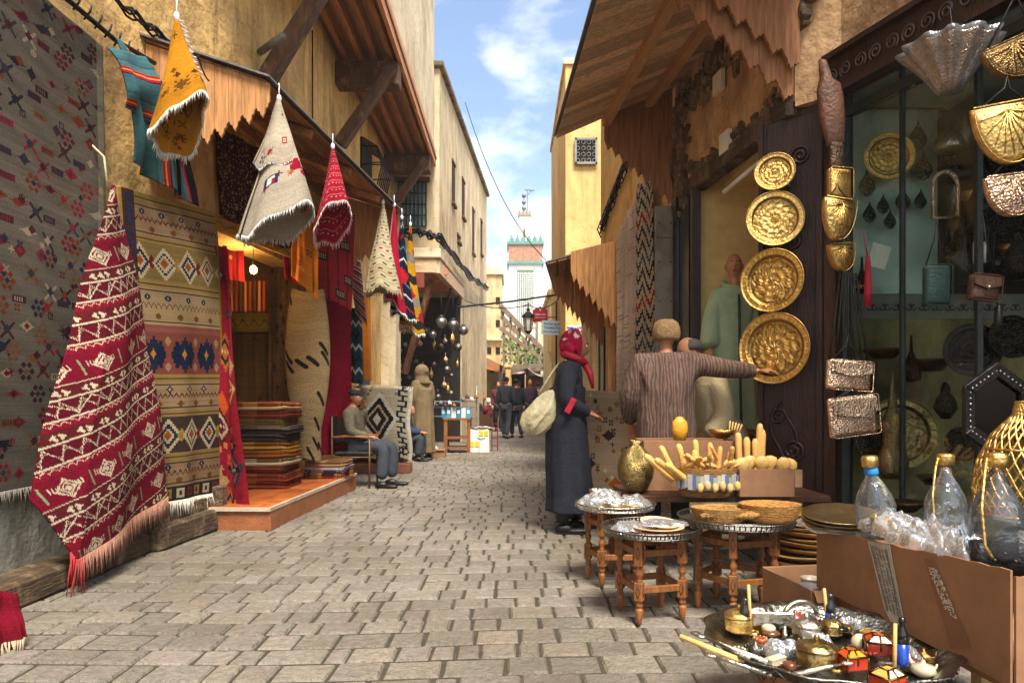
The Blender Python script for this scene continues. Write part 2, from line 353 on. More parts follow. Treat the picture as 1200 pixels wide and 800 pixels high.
def textmb(m, s, size, loc, R=None, col=(1, 1, 1), ext=.002, align='CENTER'):
    cu = bpy.data.curves.new('t', 'FONT'); cu.body = s; cu.size = size; cu.extrude = ext; cu.align_x = align; cu.align_y = 'CENTER'; cu.resolution_u = 2
    o = bpy.data.objects.new('t', cu); COL.objects.link(o); dg = bpy.context.evaluated_depsgraph_get(); me = bpy.data.meshes.new_from_object(o.evaluated_get(dg))
    R = R or Matrix.Rotation(PI/2, 3, 'X'); loc = Vector(loc)
    m.add([R @ v.co + loc for v in me.vertices], [list(p.vertices) for p in me.polygons], col)
    bpy.data.objects.remove(o); bpy.data.curves.remove(cu); bpy.data.meshes.remove(me); return m
def valance(m, A, B, topA, topB, botA, botB, wd=.11, th=.022, dep=.05, rnd=.12, lobes=1, col=(1, 1, 1)):
    """vertical boards from A to B (x,y); scalloped lower edge"""
    A, B = Vector((A[0], A[1], 0)), Vector((B[0], B[1], 0)); D = B-A; n = max(1, round(D.length/wd)); nrm = Vector((-D.y, D.x, 0)).normalized()*th
    prof = [(0, 0), (.05, -.12), (.1, -.12), (.14, -.5), (.3, -.62), (.36, -1.15), (.44, -1.25), (.5, -1.6), (.56, -1.25), (.64, -1.15), (.7, -.62), (.86, -.5), (.9, -.12), (.95, -.12), (1, 0)]
    for i in range(n):
        k = (1-rnd/2)+random.random()*rnd*1.6; g = .0012/D.length
        t0, t1 = i/n+g, (i+1)/n-g; pts = []
        for t in (t0, t1): p = A+D*t; pts.append((p.x, p.y, topA+(topB-topA)*t))
        low = []
        for q in range(lobes):
            for a, b in prof:
                t = t0+(t1-t0)*(q+a)/lobes; p = A+D*t; low.append((p.x, p.y, botA+(botB-botA)*t+b*dep))
        m.prism([pts[0], pts[1]]+low[::-1], nrm if i % 2 else nrm*.85, col=np.array(col)*k)
    return m
# ================================================================== THE SETTING
g = MB().box2((-60, -20, -.3), (60, 300, -.0095)); tag(g.build('ground', mortar), kind='structure')
# street paving: every sett its own bevelled stone, in courses across the street
pv = MB(); Yr = 1.0; r = np.random.RandomState(5); rown = 0
while Yr < 36:
    dep = .15+.045*r.rand(); x = -3.3-r.rand()*.2; off = 0
    while x < 2.9:
        wd = r.choice([.11, .14, .17, .21, .25], p=[.2, .2, .2, .2, .2])*(.9+.2*r.rand())
        gap = .0045+.0025*r.rand(); gy_ = .0085+.003*r.rand(); z = (r.rand()-.5)*.007; t = (r.rand(4)-.5)*.007
        skf = lambda q: .05*math.sin(q*.9+.4)+.02*math.sin(q*2.3+Yr*.25); sk = 0
        x0, x1, y0, y1 = x+gap, x+wd-gap, Yr+gy_+sk, Yr+dep-gy_+sk; b = .009
        hx = [(x0, y0), (x1, y0), (x1, y1), (x0, y1)]; J = [(r.rand(2)-.5)*np.array([.008, .006])+np.array([0, skf(p[0])]) for p in hx]
        hx = [(p[0]+j[0], p[1]+j[1]) for p, j in zip(hx, J)]; cx, cy = x+wd/2, Yr+dep/2+skf(x+wd/2)
        V = [(p[0], p[1], -.04) for p in hx]+[(p[0], p[1], -.012+z) for p in hx]
        V += [(p[0]+math.copysign(b, cx-p[0]), p[1]+math.copysign(b, cy-p[1]), z+t[i]*.5) for i, p in enumerate(hx)]
        k = .82+.36*r.rand(); tint = np.array([1+.05*(r.rand()-.4), 1, 1-.06*r.rand()])*k
        F = [(0, 1, 5, 4), (1, 2, 6, 5), (2, 3, 7, 6), (3, 0, 4, 7), (4, 5, 9, 8), (5, 6, 10, 9), (6, 7, 11, 10), (7, 4, 8, 11), (8, 9, 10, 11)]
        pv.add(V, F, tint); x += wd
    Yr += dep; rown += 1
tag(pv.build('paved_street', stone), kind='structure')

# ---- left: rug shop building
LW = [(-2.85, -2), (-2.85, 4.75), (-2.70, 5.93), (-2.47, 7.9), (-2.47, 13.9)]      # line of its street wall
def wx(Y):
    for (a, b), (c, d) in zip(LW, LW[1:]):
        if b <= Y <= d: return a+(c-a)*(Y-b)/(d-b)
    return -2.47
def wallseg(m, a, b, z0, z1, th=.3, side=-1, nx=1, col=(1, 1, 1)):
    m.prism([(a[0], a[1], z0), (b[0], b[1], z0), (b[0]+side*th, b[1], z0), (a[0]+side*th, a[1], z0)], (0, 0, z1-z0), col)
rb = thing('yellow_rug_shop_building', (-2.85, 6, 0), 'yellow plastered house on the left whose rug shop stands behind the hanging rugs', 'building')
m = MB()
wallseg(m, LW[0], LW[1], 0, 10); wallseg(m, LW[1], LW[2], 0, 10); wallseg(m, LW[2], LW[3], 2.62, 10); wallseg(m, LW[3], LW[4], 0, 10)
m.build('wall', wall_y, rb)
m = MB(); m.box2((-2.86, -2, 0), (-2.825, 4.72, .62)); m.build('plinth', wall_g, rb)
m = MB()
for y0, y1 in ((-2, .9), (.93, 3.35), (3.38, 4.9)): m.box((-2.72+.01*y0/3, (y0+y1)/2, .075), (.24, y1-y0, .15), rz=random.uniform(-.006, .006))
m.beam((-2.66, 4.92, .09), (-2.58, 6.0, .09), .26, .18)
o = m.build('base_sill', wood_old_y, rb, bevel=.02)
m = MB(); m.box((-2.66, 5.35, .2), (.16, 1.0, .17), rz=-.1); m.box((-2.63, 5.0, .22), (.2, .12, .24)); m.box((-2.56, 5.85, .22), (.2, .12, .28)); m.build('old_timber', wood_old_y, rb, bevel=.01)
# shop interior
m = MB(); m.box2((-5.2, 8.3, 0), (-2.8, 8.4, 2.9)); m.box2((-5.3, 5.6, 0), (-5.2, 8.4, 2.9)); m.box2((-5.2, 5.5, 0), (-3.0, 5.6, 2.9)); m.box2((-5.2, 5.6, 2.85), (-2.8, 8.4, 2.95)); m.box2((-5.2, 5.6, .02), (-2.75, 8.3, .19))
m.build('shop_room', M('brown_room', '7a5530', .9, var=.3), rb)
# jettied storey
OZ = 5.84
m = MB(); m.box2((-2.5, 5.6, OZ+.16), (-1.59, 13.95, 10)); m.build('upper_storey', M('pale_render', 'cdbb98', .9, var=.2, scale=2, bump=.5, bscale=14, dirt='94805c', dscale=1), rb)
m = MB()
for i in range(9):
    x = -2.47+.105*i; m.box2((x+.004, 5.5, OZ+.10), (x+.1, 13.9, OZ+.15), col=np.array([1, 1, 1])*random.uniform(.65, 1.25))
for i in range(4): x = -2.36+.21*i; m.box2((x, 5.5, OZ+.0), (x+.07, 13.9, OZ+.098), col=np.array([1.2, 1.0, .8])*random.uniform(.8, 1.1))
m.box2((-1.6, 5.5, OZ-.03), (-1.55, 13.92, OZ+.3), col=(1.9, 1.75, 1.6)); m.build('jetty_soffit', wood_y, rb)
for Y in (7.1, 9.65, 13.3):
    m = MB(); m.box2((-2.47, Y-.13, OZ-.36), (-1.585, Y+.13, OZ-.032)); m.build('jetty_beam', wood_old, rb, bevel=.012)
    x0 = wx(Y)+.03; m = MB(); m.beam((x0+.05, Y-.17, 4.35 if Y < 9 else 4.62), (-1.66, Y-.17, OZ-.16), .17, .16, w1=.85); m.build('strut', wood_old, rb, bevel=.012)
m = MB().tube([(-2.55, 6.9, 4.6), (-2.2, 6.55, 4.58)], .035, 10); m.build('pipe_stub', zinc, rb)
# round-barred window cage
wn = MB().box2((-2.47, 11.1, 4.5), (-2.44, 11.9, 5.35)); wf = wn.build('window', dark, rb)
m = MB()
for k in range(7):
    y = 11.12+.125*k; m.tube([(-2.44, y, 5.35), (-2.2, y, 5.2), (-2.12, y, 4.9), (-2.2, y, 4.55), (-2.44, y, 4.45)], .012, 5)
for z, x in ((5.2, -2.2), (4.9, -2.12), (4.55, -2.2)): m.tube([(-2.44, 11.1, z), (x, 11.12, z), (x, 11.88, z), (-2.44, 11.9, z)], .012, 5)
m.build('window_grille', iron, wf)
# near wooden canopy
an = thing('wooden_canopy', (-2.3, 7, 3.4), 'brown plank canopy with scalloped ends over the rug shop doorway on the left', 'canopy')
yN, yF = 5.18, 8.86; xN, xF = -1.86, -1.46
m = MB(); K = 9
for i in range(K):
    a, b = i/K, (i+1)/K
    def q(t, Y): 
        xo = xN+(xF-xN)*(Y-yN)/(yF-yN); xi = wx(Y); return (xi+(xo-xi)*t, Y, 3.82-.32*t)
    c = np.array([1, 1, 1])*random.uniform(.7, 1.2)
    m.prism([q(a+.004, yN), q(b-.004, yN), q(b-.004, yF), q(a+.004, yF)], (0, 0, .02), c)
m.build('roof_boards', wood_y, an)
m = MB(); 
def q2(t, Y, dz): xo = xN+(xF-xN)*(Y-yN)/(yF-yN); xi = wx(Y); return (xi+(xo+.04-xi)*t, Y, 3.82-.32*t+dz)
m.prism([q2(0, yN-.05, .025), q2(1, yN-.05, .025), q2(1, yF+.05, .025), q2(0, yF+.05, .025)], (0, 0, .015)); m.build('roof_sheet', zinc, an)
m = MB(); valance(m, (-2.78, yN), (xN+.02, yN), 3.80, 3.5, 2.90, 3.36, wd=.1, dep=.06, th=.025); m.build('near_gable', wood_h, an)
m = MB(); valance(m, (wx(yF)+.03, yF), (xF, yF), 3.80, 3.5, 2.75, 3.15, wd=.09, dep=.06); m.build('far_gable', wood_h, an)
m = MB()
for Y in (6.1, 7.1, 8.1): m.beam((wx(Y)+.04, Y, 3.74), (xN+(xF-xN)*(Y-yN)/(yF-yN)-.03, Y, 3.46), .06, .07)
m.beam((wx(yN)+.05, yN+.1, 3.72), (wx(yF)+.05, yF-.05, 3.72), .07, .07); m.build('rafter', wood_y, an)
# tiled step
st = thing('tiled_step', (-2.3, 7, 0), 'orange tiled step with pale edging in front of the rug shop doorway', 'step')
m = MB(); m.prism([(-2.74, 5.75, 0), (-2.02, 5.72, 0), (-1.9, 8.32, 0), (-2.5, 8.36, 0)], (0, 0, .17)); m.build('riser', M('brown_tile_riser', '8d5533', .5, var=.3, scale=8, bump=.2), st)
m = MB(); Rr = 9
for i in range(9):
    for j in range(3):
        def s(u, v): 
            y = 5.74+2.6*u; a = -2.72+.22*u; b = -2.045+.12*u; return (a+(b-a)*v, y, .172)
        e = .004; m.prism([s(i/9+e/2, j/3+e), s(i/9+e/2, (j+1)/3-e), s((i+1)/9-e/2, (j+1)/3-e), s((i+1)/9-e/2, j/3+e)], (0, 0, .02), col=np.array([1, 1, 1])*random.uniform(.85, 1.15))
m.build('tile_top', tile, st)
m = MB().beam((-2.03, 5.7, .18), (-1.905, 8.34, .18), .025, .03); m.beam((-2.74, 5.735, .18), (-2.04, 5.71, .18), .025, .03); m.build('edging', M('pale_edge', 'b6a58c', .6), st)

# ---- left: beige building beyond
bb = thing('beige_corner_building', (-1.5, 16, 0), 'tall beige house beyond the rug shop with slit windows and a lamp shop below', 'building')
def bx(Y): return -1.49+.0708*(Y-14)
m = MB()
m.prism([(-5, 14, 4.1), (-1.49, 14, 4.1), (bx(23), 23, 4.1), (-5, 23, 4.1)], (0, 0, 3.75))
m.prism([(-5, 17.2, 0), (bx(17.2), 17.2, 0), (bx(23), 23, 0), (-5, 23, 0)], (0, 0, 4.09)); m.build('wall', wall_b, bb)
m = MB(); m.prism([(-5, 13.9, 7.86), (-1.4, 13.9, 7.86), (bx(23)+.1, 23.05, 7.86), (-5, 23.05, 7.86)], (0, 0, .12)); m.build('roof_coping', M('coping', '8c7a5c', .9, dirt='4f4432', dscale=3, dpos=(.4, .6)), bb, bevel=.02)
for Y, z0, z1 in ((15.6, 5.6, 6.5), (17.2, 5.7, 6.6), (19.2, 5.2, 6.4), (21.2, 5.6, 6.6), (16.4, 4.9, 5.0)):
    m = MB(); m.prism([(bx(Y)-.1, Y, z0), (bx(Y)+.012, Y, z0), (bx(Y+.42)+.012, Y+.42, z0), (bx(Y+.42)-.1, Y+.42, z0)], (0, 0, z1-z0)); wf = m.build('window', dark, bb)
    m = MB(); m.prism([(bx(Y)-.05, Y-.05, z0-.07), (bx(Y)+.06, Y-.05, z0-.07), (bx(Y+.47)+.06, Y+.47, z0-.07), (bx(Y+.47)-.05, Y+.47, z0-.07)], (0, 0, .065)); m.prism([(bx(Y)-.05, Y-.04, z1+.005), (bx(Y)+.03, Y-.04, z1+.005), (bx(Y+.46)+.03, Y+.46, z1+.005), (bx(Y+.46)-.05, Y+.46, z1+.005)], (0, 0, .06)); m.build('sill_and_lintel', wood_old, wf)
# barred window facing the camera
m = MB(); m.box2((-2.32, 13.965, 4.6), (-1.75, 14.02, 5.5)); wf = m.build('window', M('greyblue_pane', '6f7f7d', .3, var=.3), bb)
m = MB()
for k in range(8): m.tube([(-2.32+.57*k/7, 13.93, 4.6), (-2.32+.57*k/7, 13.93, 5.5)], .012, 5)
for k in range(5): m.tube([(-2.32, 13.93, 4.6+.9*k/4), (-1.75, 13.93, 4.6+.9*k/4)], .012, 5)
m.build('window_grille', iron, wf)
m = MB(); m.box2((-2.4, 13.9, 5.52), (-1.68, 14.0, 5.6)); m.build('lintel', wood_old, wf)
# jettied eave over its lamp shop
m = MB()
m.prism([(-2.6, 13.55, 3.88), (-1.42, 13.55, 3.88), (-1.2, 17.3, 3.88), (-2.6, 17.3, 3.88)], (0, 0, .2)); m.build('eave', wall_c, bb, bevel=.02)
m = MB(); m.box2((-2.6, 13.6, 3.6), (-1.5, 13.75, 3.87)); m.beam((-1.5, 13.62, 3.72), (-1.27, 17.2, 3.72), .12, .26)
for k in range(4): m.beam((-2.6, 14.3+.8*k, 3.74), (-1.35, 14.3+.8*k, 3.74), .1, .12, col=(.9, .45, .35))
m.build('eave_beam', wood_x, bb)
m = MB().box2((-2.45, 13.57, 3.3), (-1.75, 13.66, 3.58)); m.build('red_fascia', M('dull_red_paint', '8a3f33', .7), bb)
for a, b in (((-2.2, 14.0, 1.6), (-1.62, 13.8, 3.5)), ((-1.75, 15.6, 2.2), (-1.38, 15.5, 3.6)), ((-1.55, 16.7, 2.0), (-1.3, 16.6, 3.6))):
    m = MB().beam(a, b, .09 if a[1] < 15 else .045, .11 if a[1] < 15 else .045, col=(1, .7, .6)); m.build('strut', wood_old if a[1] < 15 else iron, bb)
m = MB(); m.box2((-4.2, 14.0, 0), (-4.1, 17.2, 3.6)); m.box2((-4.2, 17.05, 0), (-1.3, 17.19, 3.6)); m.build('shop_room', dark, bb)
# wall between rug shop and lamp shop
m = MB(); m.box2((-2.47, 12.9, 0), (-2.2, 13.5, 3.6)); m.build('pier', wall_c, bb)
m = MB().box2((-2.5, 11.0, 0), (-2.44, 11.75, 2.15)); m.build('blue_door', M('navy_paint', '28324a', .6), rb)

# ---- far left and end of the street
sb = thing('stone_building', (-1.0, 31, 0), 'narrow old stone tower house with small square windows at the far end of the street', 'building')
m = MB().box2((-3.5, 30, 0), (-.45, 33, 6.7)); m.build('wall', M('far_stone', 'cfb284', .9, var=.3, scale=2, bump=.6, bscale=6, dirt='8a7048', dscale=.9, streak=.6), sb)
for x, z in ((-.62, 5.2), (-.62, 4.2), (-1.0, 3.0), (-.62, 3.0), (-.85, 2.2)): m = MB().box2((x-.09, 29.97, z), (x+.09, 30.05, z+.3)); m.build('window', dark, sb)
m = MB(); m.box2((-3.6, 29.9, 6.5), (-.38, 33.1, 6.8)); m.box2((-2, 29.8, 3.6), (-.4, 30, 3.7)); m.build('cornice', wall_c, sb)
def house(name, label, x0, x1, y0, y1, h, mat, wins, cat='building'):
    t = thing(name, ((x0+x1)/2, y0, 0), label, cat); MB().box2((x0, y0, 0), (x1, y1, h)).build('wall', mat, t)
    MB().box2((x0-.08, y0-.08, h), (x1+.08, y1+.08, h+.15)).build('roof_coping', wall_c, t)
    for x, z, a, b in wins:
        f = MB().box2((x, y0-.04, z), (x+a, y0+.02, z+b)).build('window', dark, t)
        mm = MB(); mm.box2((x-.06, y0-.07, z-.08), (x+a+.06, y0-.03, z)); mm.build('sill', wall_c, f)
    return t
house('white_house', 'whitewashed house closing the far end of the street below the minaret', -.6, 3.4, 48, 52, 6.0, wall_w, [(-.2, 3.6, .5, .8), (.9, 3.6, .5, .8), (1.9, 3.6, .5, .8)])
house('cream_house', 'cream flat-roofed house at the end of the street right of the hanging signs', 1.3, 5, 34, 38, 5.2, wall_c, [(1.7, 3.2, .5, .8), (2.6, 3.2, .5, .8)])
house('low_white_house', 'low pale house seen under the pergola at the end of the street', -2.5, .6, 44, 47, 4.0, wall_c, [(-.6, 2.2, .5, .8)])
# minaret
YM = 90; mn = thing('minaret', (1.7, YM, 0), 'white minaret with green lattice panel and crenellated green top above the street', 'minaret')
white = M('minaret_white', 'e0dccf', .9, var=.1, scale=.5, bump=.1, bscale=3); green = M('green_tile', '5f8f7e', .6, var=.3, scale=2); redpan = M('ochre_red_tile', 'a87858', .8, var=.35, scale=3)
x0, x1 = -.45, 4.0
m = MB(); m.box2((x0, YM, 0), (x1, YM+4.5, 18.6)); m.box2((x0+1.35, YM+1.2, 21), (x1-1.55, YM+3, 25.6)); 
m.box2((x0+1.0, YM-.06, 7), (x0+1.06, YM+.02, 18)); m.build('tower', white, mn)
m = MB(); m.box2((x0-.02, YM-.05, 19.0), (x1+.02, YM+4.55, 21.2)); m.build('mosaic_band', redpan, mn)
m = MB(); 
for z in (18.6, 21.2): m.box2((x0-.2, YM-.25, z), (x1+.2, YM+4.7, z+.38))
for k in range(6):
    x = x0+.1+.76*k
    for yy in (YM-.2, YM+4.3):
        m.prism([(x, yy, 21.6), (x+.6, yy, 21.6), (x+.6, yy, 21.85), (x+.45, yy, 22.1), (x+.3, yy, 22.6), (x+.15, yy, 22.1), (x, yy, 21.85)], (0, .3, 0))
m.build('merlon', green, mn)
m = MB(); m.box2((x0+.95, YM-.04, 7.5), (x1-1.0, YM+.01, 17.9)); m.build('lattice_ground', M('lattice_green', '5f8058', .6, var=.25, scale=2), mn)
m = MB(); px0, px1 = x0+.95, x1-1.0; Wd = px1-px0; n = 5; cw = Wd/n
ch_ = cw*1.05; nr = int(10.4/ch_)
for i in range(n):
    for k in range(nr):
        xa, za = px0+i*cw, 7.5+k*ch_
        for a_, b_ in (((xa, za+ch_/2), (xa+cw/2, za+ch_)), ((xa+cw/2, za+ch_), (xa+cw, za+ch_/2)), ((xa+cw, za+ch_/2), (xa+cw/2, za)), ((xa+cw/2, za), (xa, za+ch_/2))):
            m.beam((a_[0], YM-.07, a_[1]), (b_[0], YM-.07, b_[1]), .17, .05, up=(0, 1, 0))
for x in (px0, px1): m.box2((x-.12, YM-.1, 7.5), (x+.12, YM, 18.1))
m.box2((px0, YM-.1, 17.85), (px1, YM, 18.1)); m.build('lattice', white, mn)
m = MB(); m.box2((x0+1.25, YM+1.1, 25.3), (x1-1.45, YM+3.1, 25.7))
for k in range(4): x = x0+1.3+.45*k; m.prism([(x, YM+1.1, 25.7), (x+.3, YM+1.1, 25.7), (x+.15, YM+1.1, 26.2)], (0, .2, 0))
m.box2((x0+1.95, YM+1.1, 22), (x0+2.25, YM+1.22, 23.5), col=(.4, .4, .4)); m.build('lantern_trim', M('minaret_trim', '9a8d6b', .9), mn)
m = MB(); cx = x0+2.35
m.tube([(cx-.3, YM+2, 25.7), (cx-.3, YM+2, 28.4)], .07)
for z in (26.5, 27.3, 28.2): m.ball((cx-.3, YM+2, z), .3, 10)
m.beam((cx+.15, YM+2, 25.7), (cx+.15, YM+2, 29.0), .12, .12); m.beam((cx-.2, YM+2, 29.0), (cx+1.1, YM+2, 28.9), .1, .15); m.beam((cx+.15, YM+2, 28.2), (cx+.7, YM+2, 28.9), .1, .1)
m.build('finial', pewter, mn)

house('tan_terrace_house', 'tan stepped house with two small windows rising behind the pergola', -1.3, .15, 37, 40, 5.0, M('far_stone'), [(-.75, 3.6, .35, .5), (-.2, 3.6, .3, .5), (-.2, 2.4, .3, .5)])
house('rose_house', 'rosy plastered low house below the white one at the street end', .1, 1.4, 41, 44, 4.3, M('rose_plaster', 'c79a7a', .9, var=.2, scale=2, dirt='8a6048', streak=.5), [(.3, 3.1, .3, .5), (.9, 3.1, .3, .5)])
for i, (x_0, x_1, y_, h_, c_, lab) in enumerate(((-.75, -.05, 30.5, 2.5, '7a6a58', 'grey brown market booth at the left of the street end'), (-.02, .62, 33, 2.3, '5c5048', 'dark market booth in the middle of the street end'), (.66, 1.3, 31, 2.6, '8a7458', 'tan market booth at the right of the street end'))):
    t = thing('market_booth', ((x_0+x_1)/2, y_, 0), lab, 'booth'); m = MB(); m.box2((x_0, y_, 0), (x_0+.08, y_+2, h_)); m.box2((x_1-.08, y_, 0), (x_1, y_+2, h_)); m.box2((x_0, y_+1.9, 0), (x_1, y_+2, h_)); m.box2((x_0, y_, h_-.5), (x_1, y_+.06, h_)); m.build('frame', M('booth_'+c_, c_, .9, var=.3), t)
    m = MB(); m.prism([(x_0-.1, y_-.5, h_-.1), (x_1+.1, y_-.5, h_-.1), (x_1+.1, y_+2, h_+.25), (x_0-.1, y_+2, h_+.25)], (0, 0, .05)); m.build('roof', M('booth_roof_%d' % i, ['b8aa90', '8a5a3c', '6a6660'][i], .8, var=.3), t)
    m = MB(); m.box2((x_0+.08, y_+.1, 0), (x_1-.08, y_+.9, .85)); m.build('counter', wood_d, t)
    m = MB(); 
    for q in range(7): m.ball((x_0+.12+(x_1-x_0-.24)*q/6, y_+.3, .95), .07, 8, col=L(['b84a2c', 'd8a040', 'd8d0c0', '3a5a7a', '6a8a4a', 'a83048', '8a6a4a'][q]))
    m.build('goods', plain, t)
# pergola with vines over the far street
pg = thing('pergola', (.2, 26, 0), 'weathered timber pergola crossing the far street with green climbers below the minaret', 'pergola')
m = MB(); far_wood = M('grey_timber', '7d6b58', .9, var=.3)
for Y in (25.5, 29): 
    m.beam((-.45, Y, 4.55), (1.5, Y, 2.5), .13, .18); m.beam((-.45, Y, 3.7), (1.7, Y, 2.1), .1, .14); m.beam((-.5, Y, 2.2), (1.9, Y, 2.35), .1, .16)
    for x in (-.35, -.1, .2, .5, .8, 1.1): m.box2((x, Y, 2.2), (x+.07, Y+.08, 4.4-1.05*(x+.45)))
for k in range(6): m.beam((-.4+.36*k, 25.4, 4.5-.38*k), (-.4+.36*k, 29.1, 4.5-.38*k), .08, .08)
m.box2((-.45, 25.4, 0), (-.33, 25.5, 2.3)); m.box2((1.72, 25.4, 0), (1.84, 25.5, 2.3)); m.build('timber_frame', far_wood, pg)
r = np.random.RandomState(2)
m = MB()
for k in range(420):
    t = r.rand(); c = Vector((-.4+1.9*t, 27+r.randn()*.9, 2.35+r.rand()*1.1*(1-.4*t))); d = Vector(r.randn(3)).normalized(); e = d.orthogonal().normalized()*.04; f = d.cross(e)
    m.add([c-e-f, c+e-f, c+e+f, c-e+f], [(0, 1, 2, 3)], col=np.array([.8, 1, .6])*r.uniform(.6, 1.5))
m.build('climber_leaves', M('leaf', '5f8a3c', .6, var=.2), pg)

# ---- right side
def rx(Y): return 1.885-.127*(Y-5.2)
rw = thing('plastered_shop_building', (1.9, 7, 0), 'plastered house on the right with the carved plank canopy and lit display window', 'building')
m = MB()
def rseg(Ya, Yb, z0, z1, th=.3): m.prism([(rx(Ya), Ya, z0), (rx(Yb), Yb, z0), (rx(Yb)+th, Yb, z0), (rx(Ya)+th, Ya, z0)], (0, 0, z1-z0))
rseg(6.5, 7.05, 0, 7); rseg(4.7, 6.5, 3.16, 7); rseg(4.7, 6.5, 0, .62)
m.build('wall', wall_t, rw)
m = MB(); rseg(7.05, 9.9, 0, 5.45); m.build('yellow_wall', M('ochre_plaster', 'd6ab62', .9, var=.2, scale=1.8, bump=.5, bscale=12, dirt='8a6335', dscale=.9, dpos=(.5, .72), streak=.6), rw)
m = MB()
def rubble(m, Y, z, s):
    R_ = Matrix.Rotation(random.uniform(-.5, .5), 3, 'X') @ Matrix.Rotation(random.uniform(-.2, .2), 3, 'Z'); m.box((rx(Y)+.0, Y, z), (random.uniform(.04, .1), s*random.uniform(.7, 1.6), s*random.uniform(.5, 1.1)), rot=R_, col=np.array([1, .97, .92])*random.uniform(.35, 1.1), taper=.8)
for i in range(150): rubble(m, 4.75+2.2*random.random(), 3.98+.14*random.gauss(0, 1)*.6, random.uniform(.06, .15))
for i in range(150): rubble(m, 6.82+.1*random.gauss(0, 1), 2.9+1.2*random.random(), random.uniform(.05, .12))
for i in range(60): rubble(m, 4.8+1.7*random.random(), 3.24+.03*random.gauss(0, 1), random.uniform(.04, .09))
m.build('exposed_rubble', wall_st, rw, bevel=.008)
m = MB(); m.prism([(rx(4.72)-.05, 4.72, 3.06), (rx(6.62)-.05, 6.62, 3.06), (rx(6.62)+.1, 6.62, 3.06), (rx(4.72)+.1, 4.72, 3.06)], (0, 0, .14)); m.build('lintel', wood_old_y, rw, bevel=.01)
m = MB()
for z, Y in ((3.72, 5.75), (3.16, 5.62)): m.prism([(rx(Y)-.055, Y, z), (rx(Y+.17)-.055, Y+.17, z), (rx(Y+.17)-.02, Y+.17, z), (rx(Y)-.02, Y, z)], (0, 0, .17))
m.build('wall_plate', paper, rw)
# display window niche
m = MB(); m.box2((1.75, 6.44, .6), (3.2, 6.49, 3.155)); m.box2((3.1, 5.0, .6), (3.2, 6.5, 3.16)); m.box2((2.2, 4.98, .6), (3.2, 5.06, 3.16)); m.box2((1.98, 5.07, 3.1), (3.09, 6.43, 3.15)); m.box2((1.93, 5.07, .61), (3.09, 6.43, .7)); m.build('display_niche', M('niche_yellow', 'e2c480', .8, var=.15), rw)
m = MB(); Yf = 6.38
m.beam((rx(Yf)-.02, Yf, .6), (rx(Yf)-.02, Yf, 3.06), .08, .08); m.beam((rx(4.98)-.02, 4.98, .6), (rx(4.98)-.02, 4.98, 3.06), .08, .08)
m.beam((rx(4.98)-.02, 4.98, .62), (rx(Yf)-.02, Yf, .62), .08, .06); m.build('window_frame', wood_dr, rw)
m = MB(); m.prism([(rx(6.52)-.03, 6.52, .3), (rx(6.75)-.03, 6.75, .3), (rx(6.75)+.0, 6.75, .3), (rx(6.52)+.0, 6.52, .3)], (0, 0, 2.8)); m.prism([(rx(6.77)-.06, 6.77, .3), (rx(6.86)-.06, 6.86, .3), (rx(6.86)+.0, 6.86, .3), (rx(6.77)+.0, 6.77, .3)], (0, 0, 2.8)); m.build('black_door', gloss if 0 else M('black_gloss', '101216', .15, var=.1, bump=.05, spec=.7), rw)
tb = MB().tube([(1.72, 5.55, 2.78), (1.99, 5.3, 3.0)], .02, 10); tag(tb.build('white_rod', M('white_rod_paint', 'd8cdb8', .5), loc=(1.8, 5.5, 2.8)), 'pale rod slanting in the display window above the green dressed mannequin', 'rod')

# big right canopy
rc = thing('carved_canopy', (1.4, 6, 3.6), 'large plank canopy with dark scalloped gables overhead on the right', 'canopy')
xo0, xo1 = .60, .455; Y0, Y1 = 3.9, 6.98
m = MB(); n = 26
def cq(Y, t): a = xo0+(xo1-xo0)*(Y-Y0)/(Y1-Y0); b = rx(Y); return (a+(b-a)*t, Y, 3.76+.52*t)
for i in range(n):
    ya, yb = Y0+(Y1-Y0)*i/n+.003, Y0+(Y1-Y0)*(i+1)/n-.003
    m.prism([cq(ya, 0), cq(yb, 0), cq(yb, 1), cq(ya, 1)], (0, 0, .02), col=np.array([1, .97, .93])*random.uniform(.6, 1.3))
m.build('roof_boards', wood_x, rc)
m = MB(); m.prism([(cq(Y0, 0)[0]-.03, Y0-.03, 3.785), (cq(Y1, 0)[0]-.03, Y1+.03, 3.785), (cq(Y1, 1)[0], Y1+.03, 4.31), (cq(Y0, 1)[0], Y0-.03, 4.31)], (0, 0, .02)); m.build('roof_sheet', zinc, rc)
m = MB()
for t in (.42, .78): a, b = Vector(cq(Y0, t)), Vector(cq(Y1, t)); m.beam(a-Vector((0, 0, .05)), b-Vector((0, 0, .05)), .08, .09)
m.build('purlin', M('purlin_wood', 'b98a5c', .6, var=.3, scale=7, stretch=(6, .5, 6)), rc)
wood_dv = M('brown_gable_wood', '9a6840', .65, var=.45, scale=7, bump=.3, bscale=30, stretch=(6, 6, .5))
m = MB(); valance(m, (.94, Y1-.02), (rx(Y1)-.02, Y1-.02), 3.97, 4.27, 3.74, 3.12, wd=.075, dep=.05, lobes=1); m.build('far_gable', wood_dv, rc)
m = MB(); valance(m, (1.1, 4.7), (rx(4.7)-.01, 4.7), 4.2, 4.5, 3.92, 3.2, wd=.12, dep=.055, th=.03, lobes=1)
valance(m, (1.1, 4.62), (rx(4.62)-.01, 4.62), 4.2, 4.5, 4.06, 3.38, wd=.12, dep=.055, th=.03, lobes=1); m.build('near_gable', wood_dv, rc)

